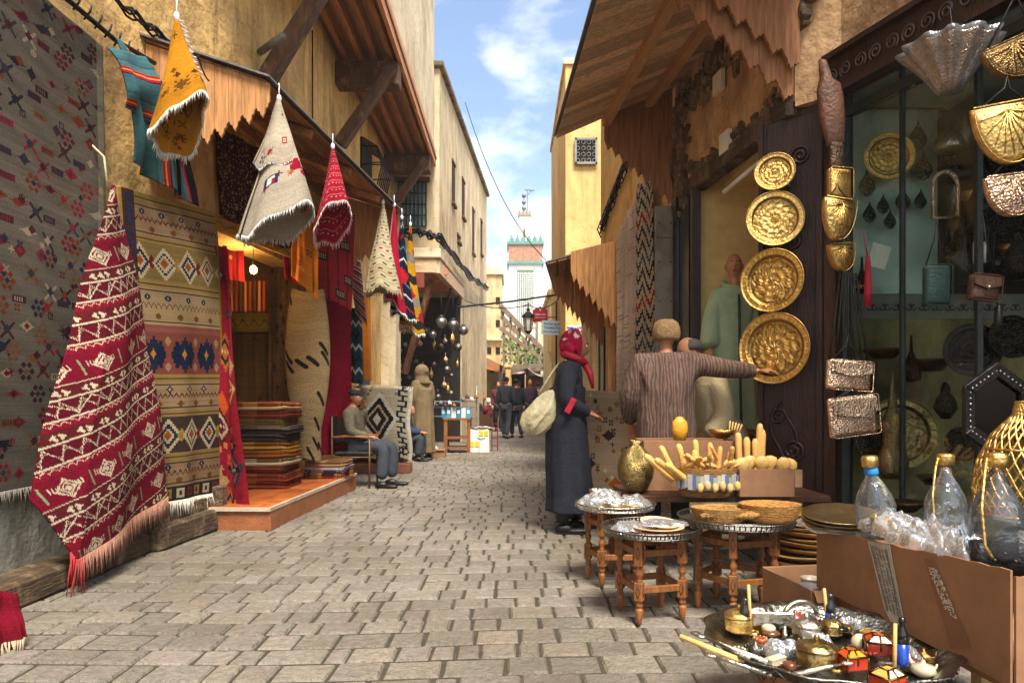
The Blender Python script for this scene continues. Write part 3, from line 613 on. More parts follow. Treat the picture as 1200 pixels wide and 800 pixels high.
# second canopy further down on the right
r2 = thing('small_canopy', (1.1, 10, 2.9), 'smaller sheet covered canopy with honey coloured scalloped gable further down on the right', 'canopy')
Ya, Yb = 8.87, 11.1
m = MB(); m.prism([(.43, Ya, 2.86), (.70, Yb, 2.78), (rx(Yb), Yb, 3.1), (rx(Ya), Ya, 3.15)], (0, 0, .02)); m.build('roof_sheet', M('old_sheet', '6f6156', .6, .2, var=.3, scale=3), r2)
m = MB()
for i in range(7):
    def c2(Y, t): a = .45+(.72-.45)*(Y-Ya)/(Yb-Ya); b = rx(Y); return (a+(b-a)*t, Y, 2.84+(3.1-2.84)*t-.08*(Y-Ya)/(Yb-Ya))
    m.prism([c2(Ya, i/7+.01), c2(Yb, i/7+.01), c2(Yb, (i+1)/7-.01), c2(Ya, (i+1)/7-.01)], (0, 0, .014), col=np.array([1, 1, 1])*random.uniform(.7, 1.1))
m.build('roof_boards', wood_y, r2)
m = MB(); valance(m, (.76, Ya-.03), (rx(Ya)-.01, Ya-.03), 3.0, 3.16, 2.75, 2.0, wd=.085, dep=.07, lobes=1); m.build('near_gable', wood_h, r2)
m = MB(); valance(m, (.62, 9.7), (rx(9.7)-.01, 9.7), 2.85, 3.0, 2.62, 1.9, wd=.07, dep=.07, col=(1, .9, .85)); m.build('inner_gable', wood_dv, r2)
for Y in (9.12,):
    m = MB().beam((rx(Y)-.06, Y, 0), (rx(Y)-.06, Y, 2.95), .1, .1); m.build('post', wood_h, r2)
# building beyond on the right
bl = thing('ochre_tower_house', (1.3, 12.5, 0), 'tall ochre house on the right with one small carved window high up', 'building')
m = MB(); m.prism([(rx(9.9), 9.905, 0), (1.14, 11.2, 0), (1.5, 11.2, 0), (rx(9.9)+.3, 9.905, 0)], (0, 0, 3.2)); m.build('lower_wall', wall_c, bl)
m = MB(); m.box2((.98, 12.5, 0), (2.8, 17, 7.2)); m.build('wall', M('ochre_plaster_far', 'dcb674', .9, var=.16, scale=1.4, bump=.4, bscale=9, dirt='a07a45', dscale=.9, dpos=(.55, .78), streak=.55), bl)
m = MB(); m.box2((.94, 12.46, 7.2), (2.9, 17, 7.3)); m.build('roof_coping', wall_c, bl)
f = MB().box2((1.16, 12.46, 5.38), (1.54, 12.52, 5.82)).build('window', dark, bl)
m = MB()
for a in range(4):
    for b in range(4):
        c = Vector((1.2+.1*a, 12.44, 5.43+.11*b)); m.tube([c+Vector((.035*math.cos(t*PI/4), 0, .035*math.sin(t*PI/4))) for t in range(9)], .006, 4)
for x in (1.16, 1.54): m.box2((x-.02, 12.43, 5.36), (x+.02, 12.46, 5.84))
for z in (5.38, 5.82): m.box2((1.15, 12.43, z-.02), (1.55, 12.46, z+.02))
m.build('window_grille', M('grille_grey', '8a8880', .5), f)
f = MB(); f.prism([(rx(9.3)-.02, 9.3, 0), (rx(9.86)-.02, 9.86, 0), (rx(9.86)+.1, 9.86, 0), (rx(9.3)+.1, 9.3, 0)], (0, 0, 2.1)); d = f.build('door', M('white_door', 'b9b0a0', .6), rw)
m = MB()
for Y in (9.3, 9.58, 9.86): m.beam((rx(Y)-.035, Y, 0), (rx(Y)-.035, Y, 2.1), .02, .04)
m.build('door_frame', iron, d)
hr = thing('low_cream_building', (1.6, 20, 0), 'low cream building behind the street signs on the right', 'building')
m = MB().box2((1.05, 19, 0), (3.5, 23, 3.9)); m.build('wall', wall_c, hr); m = MB().box2((1.0, 18.9, 3.9), (3.6, 23, 4.1)); m.build('roof_coping', wall_y, hr)
m = MB().box2((1.0, 18.7, 2.35), (1.55, 18.98, 3.0)); m.build('sign_box', M('faded_orange', 'd0a468', .8), hr)
m = MB().box2((1.6, 18.96, 0), (2.3, 19.02, 2.3)); m.build('door', wood_d, hr)

# thin warm haze that fades the far end of the street
hv = bpy.data.materials.new('haze_air'); hv.use_nodes = True; hn = hv.node_tree; hn.nodes.clear(); ho = hn.nodes.new('ShaderNodeOutputMaterial'); hp = hn.nodes.new('ShaderNodeVolumePrincipled')
hp.inputs['Color'].default_value = (.95, .93, .88, 1); hp.inputs['Density'].default_value = .0012; hp.inputs['Anisotropy'].default_value = .2; hn.links.new(hp.outputs[0], ho.inputs['Volume'])
hb = MB().box2((-40, -12, -1.3), (40, 110, 32)).build('haze', hv); tag(hb, kind='stuff')
g_ = bpy.data.objects['ground']
# ---- brass shop on the near right
def sx(Y): return 2.17+.345*(4.5-Y)
bs = thing('brass_shop_building', (2.6, 3.5, 0), 'near right house with a carved dark lintel over the open brass shop', 'building')
m = MB()
m.prism([(1.95, 4.7, 3.12), (2.17, 4.5, 3.12), (3.6, .4, 3.33), (4.2, .4, 3.33), (4.2, 4.9, 3.12), (2.1, 4.9, 3.12)], (0, 0, .215))
m.prism([(1.95, 4.7, 3.335), (2.17, 4.5, 3.335), (3.6, .35, 3.335), (4.4, .35, 3.335), (4.4, 4.9, 3.335), (2.1, 4.9, 3.335)], (0, 0, 4.5))
m.build('wall', wall_t, bs)
m = MB(); m.prism([(1.93, 4.78, .02), (2.17, 4.58, .02), (2.2, 4.62, .02), (2.0, 4.95, .02)], (0, 0, 3.09)); m.build('door_jamb', wood_d, bs)
m = MB()
for i in range(160):
    u = random.random(); z = 3.55+random.random()*1.6-(.5*u); p = Vector((1.96, 4.68, z)).lerp(Vector((2.35, 3.98, z+.5)), u*.6)
    if abs((z-3.75)-u*.9) < .28: m.box((p.x+.01, p.y-.0, p.z), (.08, random.uniform(.06, .2), random.uniform(.05, .13)), rot=Matrix.Rotation(random.uniform(-.5, .5), 3, 'X'), col=np.array([1, .95, .9])*random.uniform(.4, 1.1), taper=.8)
m.build('exposed_rubble', wall_st, bs, bevel=.008)
m = MB(); a, b = Vector((sx(4.5)-.06, 4.5, 3.2)), Vector((sx(.6)-.06, .6, 3.2)); m.beam(a, b, .09, .22); m.beam(a+Vector((-.03, -.01, .125)), b+Vector((-.03, -.01, .125)), .12, .035); m.beam(a+Vector((-.03, -.01, -.12)), b+Vector((-.03, -.01, -.12)), .1, .03)
m.build('lintel', wood_dr, bs)
d = (b-a).normalized(); m = MB(); nrm = Vector((d.y, -d.x, 0)).normalized(); nrm = nrm if nrm.x < 0 else -nrm
for k in range(34):
    c = a+d*(.05+.115*k)+nrm*.055; pts = []
    for t in range(26):
        q = t/25*3.3*PI; rr = .012+.036*q/(3.3*PI)
        pts.append(c+d*(rr*math.cos(q)*(1 if k % 2 else -1))+Vector((0, 0, rr*math.sin(q))))
    m.tube(pts, .0065, 4)
m.build('carved_scroll', M('carving_greybrown', '5a4a42', .5, var=.4), bs)  # scrolls coloured a paler grey-brown than the lintel wood
m = MB(); m.beam((sx(4.5), 4.5, 1.6), (sx(4.5), 4.5, 1.60001+0), .01, .01)
m = MB()
for Y, wd in ((4.47, .07), (4.06, .025), (3.62, .03)): m.box2((sx(Y)-wd/2, Y-wd/2, .3), (sx(Y)+wd/2, Y+wd/2, 3.08))
m.beam((sx(4.5), 4.5, 2.97), (sx(.6), .6, 2.97), .05, .06); m.beam((sx(4.5), 4.5, .3), (sx(3.6), 3.6, .3), .06, .06); m.build('shopfront_frame', M('dark_green_frame', '1d2420', .4, var=.3), bs)
m = MB(); m.prism([(sx(4.44), 4.44, .34), (sx(3.64), 3.64, .34), (sx(3.64)+.006, 3.64, .34), (sx(4.44)+.006, 4.44, .34)], (0, 0, 2.6)); m.build('glass_pane', glass, bs)
m = MB(); m.box2((2.2, 4.72, 0), (4.6, 4.8, 1.66)); m.build('back_wall', M('olive_paint', '7d7444', .8, var=.25, scale=3, dirt='35321e'), bs)
m = MB(); m.box2((2.2, 4.71, 1.66), (4.6, 4.8, 1.83), col=(.55, .55, .52)); 
m.build('frieze', M('grey_frieze', '8a8a80', .8), bs)
m = MB()
for k in range(26):
    cx = 2.3+.09*k
    for s in (1, -1):
        m.tube([Vector((cx+s*(.006+.02*t/12)*math.cos(t*.5)+s*.012, 4.703, 1.745+(.006+.028*t/12)*math.sin(t*.5))) for t in range(13)], .003, 4)
m.build('frieze_scroll', iron, bs)
m = MB(); m.box2((2.2, 4.7, 1.83), (2.93, 4.8, 3.1)); m.build('pale_panel', M('pale_green_panel', 'a9bfb2', .5, var=.15, scale=2, dirt='5f6f5c', dscale=1.5), bs)
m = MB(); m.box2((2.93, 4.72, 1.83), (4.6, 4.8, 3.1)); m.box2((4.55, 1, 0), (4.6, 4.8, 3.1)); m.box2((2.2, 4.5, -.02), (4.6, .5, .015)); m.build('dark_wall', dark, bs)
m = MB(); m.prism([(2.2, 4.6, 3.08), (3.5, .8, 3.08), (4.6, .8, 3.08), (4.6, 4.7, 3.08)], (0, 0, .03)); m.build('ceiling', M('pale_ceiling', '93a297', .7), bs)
# carved door leaf with trays
dl = thing('carved_door_leaf', (1.93, 4.75, 0), 'dark red carved wooden door leaf folded open behind four round brass trays', 'door')
A, B = Vector((1.776, 4.9, 0)), Vector((2.10, 4.61, 0)); D = (B-A).normalized(); N = Vector((D.y, -D.x, 0)); N = N if N.y < 0 else -N
def dp(t, z, off=0): p = A+(B-A)*t+N*off; return Vector((p.x, p.y, z))
m = MB(); m.prism([dp(0, .1), dp(1, .1), dp(1, .1, -.05), dp(0, .1, -.05)], (0, 0, 2.96)); m.build('panel', wood_dr, dl, bevel=.004)
m = MB()
for t in (.04, .96): m.beam(dp(t, .1, .012), dp(t, 3.05, .012), .035, .02, up=N)
m.build('moulding', wood_dr, dl)
m = MB()
def scroll(t0, z0, sgn, R0=.085, turns=2.2, tail=.35, up=1):
    pts = []
    for k in range(12): q = k/12; pts.append(dp(t0-sgn*.16*math.sin(q*PI)*1, z0+up*(tail*(1-q)+.0), .006))
    for k in range(40):
        q = k/39; rr = R0*(1-.86*q); an_ = q*turns*2*PI
        pts.append(dp(t0+sgn*(R0-rr*math.cos(an_))/.435, z0-up*rr*math.sin(an_), .006))
    m.tube(pts, [.012]*len(pts), 6)
scroll(.35, .75, 1); scroll(.45, .98, -1, .06, 1.8, .3, -1); scroll(.5, 2.78, 1, .07, 2, .2, -1); scroll(.5, 1.55, 1, .06, 2, .3); scroll(.4, 2.2, 1, .06, 2, .2)
m.build('carved_scroll', wood_dr, dl)

def face_rot(n, roll=0): return Vector((0, 0, 1)).rotation_difference(Vector(n)).to_matrix() @ Matrix.Rotation(roll, 3, 'Z')
def plate_mb(R, c, n_, roll=0, petals=8, oval=1, seed=0, dark_=False, amp=1):
    rs = np.random.RandomState(seed); n = 96; prof = []; K = 30
    for i in range(K+1):
        r = R*(1-i/K)**.95 if i < K else 1e-4; f = r/R
        z = .0+(.018*R/.15 if f > .8 else (.006 if f > .76 else .002*math.sin(f*30)))*1
        if f > .97: z += .006
        prof.append((r, z))
    m = MB(); m.lathe(prof, (0, 0, 0), n, col=(1, 1, 1), sx=1, sy=oval)
    for q in (m.f, m.c, m.sm): q.pop()      # open, no cap across the rim
    # engraving: tone and relief by face
    idx = 0
    for i in range(K):
        f = (1-(i+.5)/K)
        for k in range(n):
            t = 2*PI*k/n; v = 1
            if f > .8: v = 1.1+.35*(math.sin(t*36) > .2)*(f < .95)*(f > .84)-.2*(f < .95)
            elif f > .74: v = .55
            else:
                q = f/.74; pet = .55+.38*abs(math.cos(t*petals/2+q*1.2)); v = 1.05 if q < pet else .72
                if abs(q-pet) < .05: v = .42
                if q < .3: v = .55+.55*abs(math.sin(t*petals/2+q*12))
                v *= .8+.4*rs.rand()
            m.c[idx] = (v, v*.97, v*.9); idx += 1
    vv = [Vector(p) for p in m.v]
    for j, p in enumerate(vv):
        f = math.hypot(p.x, p.y/oval)/R
        if f < .74: t = math.atan2(p.y, p.x); p.z += .0022*amp*math.sin(petals*t+f*8)*math.sin(f*14)+.0015*math.sin(23*t+f*40)
    rim = [(R*math.cos(a), R*oval*math.sin(a), .024*R/.15) for a in np.linspace(0, 2*PI, 49)]
    Rm = face_rot(n_, roll); c = Vector(c); m.v = [tuple(Rm @ p+c) for p in vv]
    m.tube([Rm @ Vector(q)+c for q in rim], .004, 6, cap=False)
    return m
trays = [(908, 202, .132, (-.45, -1, .15), 6, 'smallest round brass tray, topmost of the four on the carved door leaf'),
         (908, 257, .188, (-.3, -1, .05), 12, 'engraved round brass tray, second from the top on the carved door leaf'),
         (906, 329, .215, (-.85, -1, .0), 8, 'deep embossed round brass tray, third from the top on the carved door leaf'),
         (909, 408, .245, (-.95, -1, .05), 10, 'largest round brass tray, lowest on the carved door leaf by the reaching hand')]
for i, (px, py, R, n_, pet, lab) in enumerate(trays):
    c = at(px, py, 4.72); m = plate_mb(R, c, n_, petals=pet, seed=i); o = m.build('brass_tray', brass, loc=c); tag(o, lab, 'tray', 'brass trays hung on the carved door leaf')

# ---- interior pieces of the brass shop
c = at(1041, 184, 4.55); o = plate_mb(.155, c, (-.2, -1, 0), petals=12, seed=9).build('brass_plate', brass, loc=c); tag(o, 'round brass plate on the pale green panel behind the shop glass', 'plate')
c = at(1052, 508, 4.4); o = plate_mb(.225, c, (-.25, -1, .1), petals=10, seed=10).build('brass_plate', M('dim_brass', '8c7a4e', .35, 1, var=.3, bump=.4), loc=c); tag(o, 'large dull brass plate leaning low behind the shop glass beside the spired pot', 'plate')
c = at(1138, 410, 4.0); o = plate_mb(.15, c, (-.3, -1, 0), petals=6, seed=12).build('black_dish', M('black_dish_metal', '1c1a1a', .25, .8, var=.2), loc=c); tag(o, 'black round dish hanging in the shop under the dark leather pouch', 'dish')
leafs = [(1076, 160, 1.1, 'top right above the others'), (1082, 196, 1.1, 'right edge under the topmost'), (1016, 216, 1, 'at the left edge by the plate'), (1035, 240, .75, 'lower left of the big plate'), (1058, 234, .9, 'directly below the big plate'), (1079, 234, .75, 'lower right of the plate'), (1043, 258, .75, 'lowest of all'), (1019, 250, .8, 'lower left corner')]
for i, (px, py, s, w_) in enumerate(leafs):
    c = at(px, py, 4.6); h = .085*s; m = MB()
    prof = [(1e-4, -h), (h*.35, -h*.8), (h*.62, -h*.3), (h*.55, .1*h), (h*.3, h*.5), (h*.12, h*.8), (1e-4, h*1.25)]
    m.lathe(prof, c, 12, sy=.5, wave=lambda t: .1*math.cos(6*t)); o = m.build('teardrop_lamp', M('dark_green_metal', '3c4a38', .3, .8, var=.4, bump=.7, bscale=60, extra='ham'), loc=c)
    tag(o, 'small dark teardrop ornament on the pale green panel, '+w_, 'ornament', 'teardrop ornaments on the pale green panel')
# spired pot
c = at(1046, 560, 4.2); m = MB(); m.lathe([(.06, 0), (.085, .05), (.09, .12), (.06, .2), (.05, .27), (.075, .31), (.06, .36), (.03, .42), (.022, .5), (.012, .58), (.001, .68)], c, 20)
tag(m.build('spired_pot', M('old_silver', '8a7c5c', .35, 1, var=.4, bump=.4, bscale=140, extra='ham'), loc=c), 'tall spired metal pot standing low behind the shop glass', 'pot')
# hexagonal mirror
c = at(1170, 480, 3.4); hx = []; hm = thing('hexagonal_mirror', c, 'dark pointed hexagonal mirror frame hanging behind the plastic bottles', 'mirror')
def poly(R, n, a0, c, asp=1.25, off=0): return [Vector((c.x+R*math.cos(a0+2*PI*k/n), c.y+off, c.z+R*asp*math.sin(a0+2*PI*k/n))) for k in range(n)]
m = MB(); P0, P1 = poly(.19, 6, PI/2, c), poly(.13, 6, PI/2, c)
for k in range(6): j = (k+1) % 6; m.prism([P0[k], P0[j], P1[j], P1[k]], (0, .03, 0))
m.build('frame', M('dark_stud_frame', '1f1a18', .35, .5, var=.3), hm, bevel=.004)
m = MB(); 
for k in range(6):
    j = (k+1) % 6
    for q in range(7): p = (P0[k]*.5+P1[k]*.5).lerp(P0[j]*.5+P1[j]*.5, (q+.5)/7); m.ball(p, .006, 6)
m.build('stud', silver, hm)
MB().prism(poly(.132, 6, PI/2, c, off=.02), (0, .01, 0)).build('mirror_glass', M('mirror_dark', '221e1c', .18, 1, var=.05, bump=0), hm)
# dark shelves with wares
sh = thing('ware_shelf', (3.4, 4.5, 1.8), 'dark shelves crowded with metal wares at the back of the brass shop', 'shelf')
m = MB()
for z in (1.95, 2.3, 2.68): m.box2((2.95, 4.3, z), (4.5, 4.7, z+.03))
m.box2((2.94, 4.3, 1.85), (2.97, 4.7, 3.05)); m.build('board', wood_dr, sh)
r = np.random.RandomState(8); kinds = ['domed metal dish', 'narrow metal vase', 'footed metal bowl', 'lidded metal box']
spots = [(1112, 141), (1130, 143), (1150, 140), (1172, 142), (1190, 138), (1118, 225), (1140, 228), (1172, 224), (1192, 226), (1115, 310), (1180, 305), (1196, 300)]
zz = {0: 2.71, 1: 2.33, 2: 1.98}
for i, (px, py) in enumerate(spots):
    lv = 0 if py < 160 else 1 if py < 260 else 2; Y = 4.42; c = Vector(((px-600)/800*Y, Y, zz[lv])); k = i % 4; s = .8+.5*r.rand(); m = MB()
    prof = [[(.07, 0), (.075, .02), (.06, .07), (.03, .1), (.001, .13)], [(.03, 0), (.045, .05), (.05, .1), (.02, .16), (.03, .2)], [(.03, 0), (.015, .03), (.06, .07), (.08, .11)], [(.05, 0), (.055, .08), (.04, .1), (.01, .12), (.001, .14)]][k]
    m.lathe([(a*s, b*s) for a, b in prof], c, 18); o = m.build('metal_ware', [silver, pewter, brass_h, pewter][k], loc=c)
    tag(o, '%s on the %s dark shelf, %s' % (kinds[k], ['top', 'middle', 'lowest'][lv], ['near its left end', 'second from the left', 'around the middle', 'right of the middle', 'at its right end'][[0, 1, 2, 3, 4, 0, 1, 2, 3, 0, 3, 4][i]]), 'ware', 'metal wares on the dark shelves')
# arch mirror in copper
c = at(1108, 228, 4.15); m = MB(); pts = [c+Vector((.075*math.cos(a), 0, .05+.09*math.sin(a))) for a in np.linspace(0, PI, 14)]; pts = [c+Vector((.075, 0, -.14))]+pts+[c+Vector((-.075, 0, -.14)), c+Vector((.075, 0, -.14))]
m.tube(pts, .014, 8); tag(m.build('arched_mirror_frame', copper, loc=c), 'small copper arched frame hanging right of the pale green panel', 'frame')
# lantern, black
c = at(1147, 290, 3.9); ln = thing('black_lantern', c, 'black metal cage lantern hanging in the dark shop above the leather pouch', 'lantern')
m = MB()
for k in range(8): a = k*PI/4; m.tube([c+Vector((.02*math.cos(a), .02*math.sin(a), .17)), c+Vector((.075*math.cos(a), .075*math.sin(a), .08)), c+Vector((.07*math.cos(a), .07*math.sin(a), -.1)), c+Vector((.03*math.cos(a), .03*math.sin(a), -.15))], .006, 5)
m.lathe([(.078, .075), (.08, .085), (.05, .13), (.012, .17), (.012, .2), (.001, .22)], c, 16); m.lathe([(.072, -.1), (.075, -.11), (.04, -.15), (.001, -.17)], c, 16); m.build('cage', iron, ln)
m = MB(); m.tube([c+Vector((0, 0, .2)), c+Vector((0, 0, .75))], .004, 5); m.build('chain', iron, ln)
m = MB()
for dx in (-.03, 0, .03): m.tube([c+Vector((dx, -.01, -.1)), c+Vector((dx, -.01, .03))], .009, 8)
m.build('candle', paper, ln)

r = np.random.RandomState(31)
for i, (px, py, Y, R, k) in enumerate(((1128, 178, 4.5, .13, 0), (1180, 182, 4.45, .15, 0), (1150, 205, 4.3, .08, 1), (1172, 262, 4.2, .12, 0), (1192, 300, 3.7, .11, 2), (1128, 275, 4.3, .09, 2), (1112, 290, 4.4, .07, 1), (1088, 425, 4.3, .14, 3), (1035, 412, 4.35, .12, 3), (1068, 430, 4.3, .1, 1), (1108, 470, 4.2, .09, 2), (1125, 520, 4.1, .1, 0), (1022, 520, 4.3, .1, 0), (1096, 560, 4.0, .1, 3), (1060, 590, 3.9, .11, 3), (1020, 585, 4.0, .09, 2), (1185, 395, 3.9, .12, 0), (1010, 330, 4.45, .08, 1))):
    c = at(px, py, Y); dk = M('blackened_metal', '2b2822', .32, .9, var=.6, scale=20, bump=.5, bscale=90, extra='ham')
    if k == 0: m = plate_mb(R, c, (-.3+.3*r.rand(), -1, .1), petals=6+2*(i % 3), seed=60+i); nm = 'dark_platter'; lb_ = 'blackened engraved platter'
    elif k == 1:
        m = MB(); m.lathe([(.001, -R), (R*.5, -R*.8), (R*.6, 0), (R*.3, R*.5), (.01, R), (.006, R*2)], c, 8, wave=lambda t: .06*math.cos(8*t)); nm = 'dark_pendant'; lb_ = 'dark faceted metal pendant'
    elif k == 2:
        m = MB(); m.lathe([(R*.3, -R*1.2), (R*.7, -R*.5), (R*.55, R*.2), (R*.25, R*.6), (R*.3, R*.9), (.01, R*1.3)], c, 20, wave=lambda t: .05*math.cos(10*t)); nm = 'dark_jar'; lb_ = 'dark narrow metal jar'
    else:
        m = MB(); m.lathe([(.001, -R*.4), (R*.5, -R*.38), (R*.9, 0), (R, R*.15), (R*.9, R*.12), (.001, -R*.2)], c, 24, wave=lambda t: .04*math.cos(12*t)); nm = 'dark_bowl'; lb_ = 'dark fluted metal bowl'
    where = ('high' if py < 230 else 'at mid height' if py < 440 else 'low')+(', far left' if px < 1030 else ', left of the middle' if px < 1080 else ', right of the middle' if px < 1150 else ', far right')
    tag(m.build(nm, dk if k != 3 else M('tarnished_copper', '4a3424', .35, .9, var=.5, bump=.4), loc=c), lb_+' in the brass shop, '+where+[', nearer', '', ', smaller'][i % 3], 'metalware', 'dark metalware inside the brass shop')

# ---- handbags
def puff(m, outl, c, R, th, col=(1, 1, 1), lay=4):
    n = len(outl); P = []; cx = sum(p[0] for p in outl)/n; cy = sum(p[1] for p in outl)/n; L_ = []
    for i in range(-lay, lay+1):
        f = i/lay; s = math.sqrt(max(0, 1-.75*f*f)) if abs(f) < 1 else .5
        s = (1-abs(f)**2.5*.22)
        L_.append([(cx+(x-cx)*s, f*th/2, cy+(y-cy)*s) for x, y in outl])
    V = [R @ Vector(p)+c for ring in L_ for p in ring]; F = []
    for i in range(2*lay):
        for k in range(n): k2 = (k+1) % n; F.append((i*n+k, i*n+k2, (i+1)*n+k2, (i+1)*n+k))
    F.append(tuple(range(n-1, -1, -1))); F.append(tuple(2*lay*n+k for k in range(n)))
    return m.add(V, F, col, True)
def shell(w_, h, n=18, flat=.25): return [(w_/2, h*.5), (-w_/2, h*.5)]+[(-w_/2*math.cos(a)**flat if 0 else -w_/2*math.cos(a), h*.5-h*(.15+.85*math.sin(a))) for a in np.linspace(0, PI, n)]
def rect(w_, h, r=.015): 
    o = []
    for sx_, sy_, a0 in ((1, 1, 0), (-1, 1, PI/2), (-1, -1, PI), (1, -1, 1.5*PI)):
        for k in range(4): a = a0+k*PI/6; o.append((sx_*(w_/2-r)+r*math.cos(a), sy_*(h/2-r)+r*math.sin(a)))
    return o
def handbag(px, py, Y, w_, h, kind, mat, lab, rz=0, tilt=0, strap=.25, flap=True, group='metal handbags hanging in front of the brass shop'):
    c = at(px, py, Y); t = thing('handbag', c, lab, 'handbag', group); R = Matrix.Rotation(rz, 3, 'Z') @ Matrix.Rotation(tilt, 3, 'Y')
    out_ = shell(w_, h) if kind == 'shell' else rect(w_, h); m = MB(); puff(m, out_, c, R, .06 if kind == 'shell' else .05); m.build('body', mat, t)
    if kind == 'shell':
        m = MB()
        for a in np.linspace(.2, PI-.2, 9): m.tube([R @ Vector((0, -.033, h*.36))+c, R @ Vector((-w_*.43*math.cos(a), -.03, h*.42-h*.78*math.sin(a)))+c], [.006, .003], 5)
        m.build('rib', mat, t)
    elif flap:
        m = MB(); m.prism([R @ Vector(p)+c for p in ((-w_*.46, -.027, h*.44), (w_*.46, -.027, h*.44), (w_*.46, -.03, h*.1), (0, -.034, -h*.05), (-w_*.46, -.03, h*.1))], R @ Vector((0, -.006, 0))); m.build('flap', mat, t, bevel=.002)
        m = MB(); m.ball(R @ Vector((0, -.042, 0))+c, .01, 8); m.build('clasp', silver, t)
    m = MB(); m.tube([R @ Vector((x, -.032, z))+c for x, z in out_+out_[:1]], .003, 5, cap=False); m.build('edging', mat, t)
    if strap: m = MB(); m.tube([R @ Vector((-w_*.42, 0, h*.45))+c, c+Vector((-.01, 0, strap*.6+h*.5)), c+Vector((0, 0, strap+h*.5)), c+Vector((.012, 0, strap*.6+h*.5)), R @ Vector((w_*.42, 0, h*.45))+c], .004, 5); m.build('strap', leather, t)
    return t
handbag(983, 216, 4.0, .15, .18, 'rect', brass_h, 'small upright brass handbag, top of the left hanging column', .2, 0, .1, flap=False)
handbag(981, 258, 3.95, .2, .24, 'shell', brass, 'rounded bright brass handbag, second in the left hanging column', .2, .1, .1)
handbag(985, 302, 4.0, .16, .16, 'shell', brass_h, 'fan ribbed small brass handbag, third in the left hanging column', .2, -.1, .1)
handbag(994, 440, 3.9, .29, .17, 'rect', copper, 'rosy metal handbag with black ribbon, upper of the two rectangular ones', .25, .06, .15)
handbag(999, 487, 3.8, .31, .22, 'rect', copper, 'embossed rosy metal handbag with flap, lowest of the left hanging column', .25, -.1, .05)
handbag(1190, 70, 3.0, .25, .17, 'shell', M('jewelled_gold', '8d7048', .4, 1, var=.6, scale=30, bump=.4, bscale=140, extra='ham'), 'jewelled dark gold handbag, topmost at the right edge', -.1, -.4, .3)
handbag(1180, 158, 2.95, .27, .26, 'shell', brass, 'largest smooth brass handbag at the right edge under the jewelled one', -.1, -.15, .12)
handbag(1186, 230, 2.95, .22, .18, 'shell', copper, 'rosy fan ribbed handbag, lowest at the right edge', -.1, -.1, .12)
handbag(1152, 338, 3.4, .15, .13, 'rect', M('dark_leather_pouch', '4a2f20', .45, .4, var=.3), 'small dark leather pouch hanging above the black dish', 0, .1, .3, group=None, flap=True)
handbag(1097, 335, 3.7, .14, .22, 'rect', M('teal_net', '16302b', .7, var=.3), 'dark teal cord bag hanging in the middle of the brass shop', 0, 0, .25, group=None, flap=False)
# strap bundles & tassel
m = MB()
for k in range(7):
    x = (k-3)*.012; c = at(985+k*3, 320, 4.1); m.tube([c+Vector((0, 0, -.0)), c+Vector((x*.4, 0, -.1)), c+Vector((x, 0, -.3)), c+Vector((x*2, 0, -.52))], .006, 5)
tag(m.build('strap_bundle', leather, loc=at(992, 320, 4.1)), 'bundle of black leather straps dangling between the left column of handbags', 'straps')
c = at(1017, 320, 4.1); m = MB(); m.tube([c+Vector((-.03, 0, .25)), c+Vector((0, 0, .1))], .004, 5); m.lathe([(.001, .11), (.012, .1), (.01, .08), (.014, .07), (.02, -.1), (.018, -.2)], c, 12, wave=lambda t: .2*math.cos(6*t)); tag(m.build('tassel', M('crimson_silk', 'a0122a', .6), loc=c), 'crimson tassel hanging beside the left column of handbags', 'tassel')
c = at(1170, 360, 3.4); m = MB(); m.tube([c+Vector((-.03, 0, .1)), c], .004, 5); m.lathe([(.001, .02), (.014, 0), (.018, -.06), (.016, -.12)], c, 12, wave=lambda t: .2*math.cos(6*t)); tag(m.build('tassel', leather, loc=c), 'black tassel dangling under the dark leather pouch', 'tassel')
# carved wooden instrument
c = at(974, 125, 4.35); m = MB(); R = Matrix.Rotation(-.12, 3, 'Y')
out_ = [(-.055, -.25), (.05, -.25), (.075, -.1), (.085, .05), (.07, .14), (.02, .18), (-.005, .3), (-.04, .31), (-.045, .2), (-.075, .12), (-.08, -.05)]
puff(m, out_, c, R, .07); tag(m.build('wooden_lute', M('lute_brown', '6a4630', .5, var=.4, scale=6, bump=.4), loc=c), 'brown carved wooden lute-like piece hanging above the left column of handbags', 'instrument')
c = at(980, 185, 4.3); m = MB(); puff(m, rect(.09, .2, .02), c, Matrix.Rotation(.2, 3, 'Z'), .04); tag(m.build('inlaid_case', M('inlay_case', '5a4230', .4, .5, var=.5, bump=.6), loc=c), 'slim inlaid case hanging between the lute and the first handbag', 'case')
# hanging fluted glass and brass bowl
c = at(1113, 105, 3.5); hb = thing('hanging_bowl', c, 'fluted brass and glass bowl wrapped in film hanging under the shop lintel', 'bowl')
m = MB(); m.lathe([(.001, 0), (.05, .01), (.07, .04), (.1, .09), (.15, .15), (.19, .2), (.195, .21)], c, 72, wave=lambda t: .06*math.cos(12*t)+.02*math.cos(24*t)); m.build('bowl', copper, hb)
m = MB(); m.lathe([(.001, -.03), (.06, -.01), (.085, .035), (.12, .09), (.17, .15), (.21, .2), (.222, .225)], c, 72, wave=lambda t: .09*math.cos(12*t)+.04*math.sin(17*t)); m.build('film_wrap', film, hb)
m = MB()
for a in (0, 2.1, 4.2): m.tube([c+Vector((.19*math.cos(a), .19*math.sin(a), .21)), c+Vector((0, 0, .42)), c+Vector((0, 0, .75))], .004, 5)
m.build('chain', iron, hb)
c = at(1200-28, 590, 2.75)
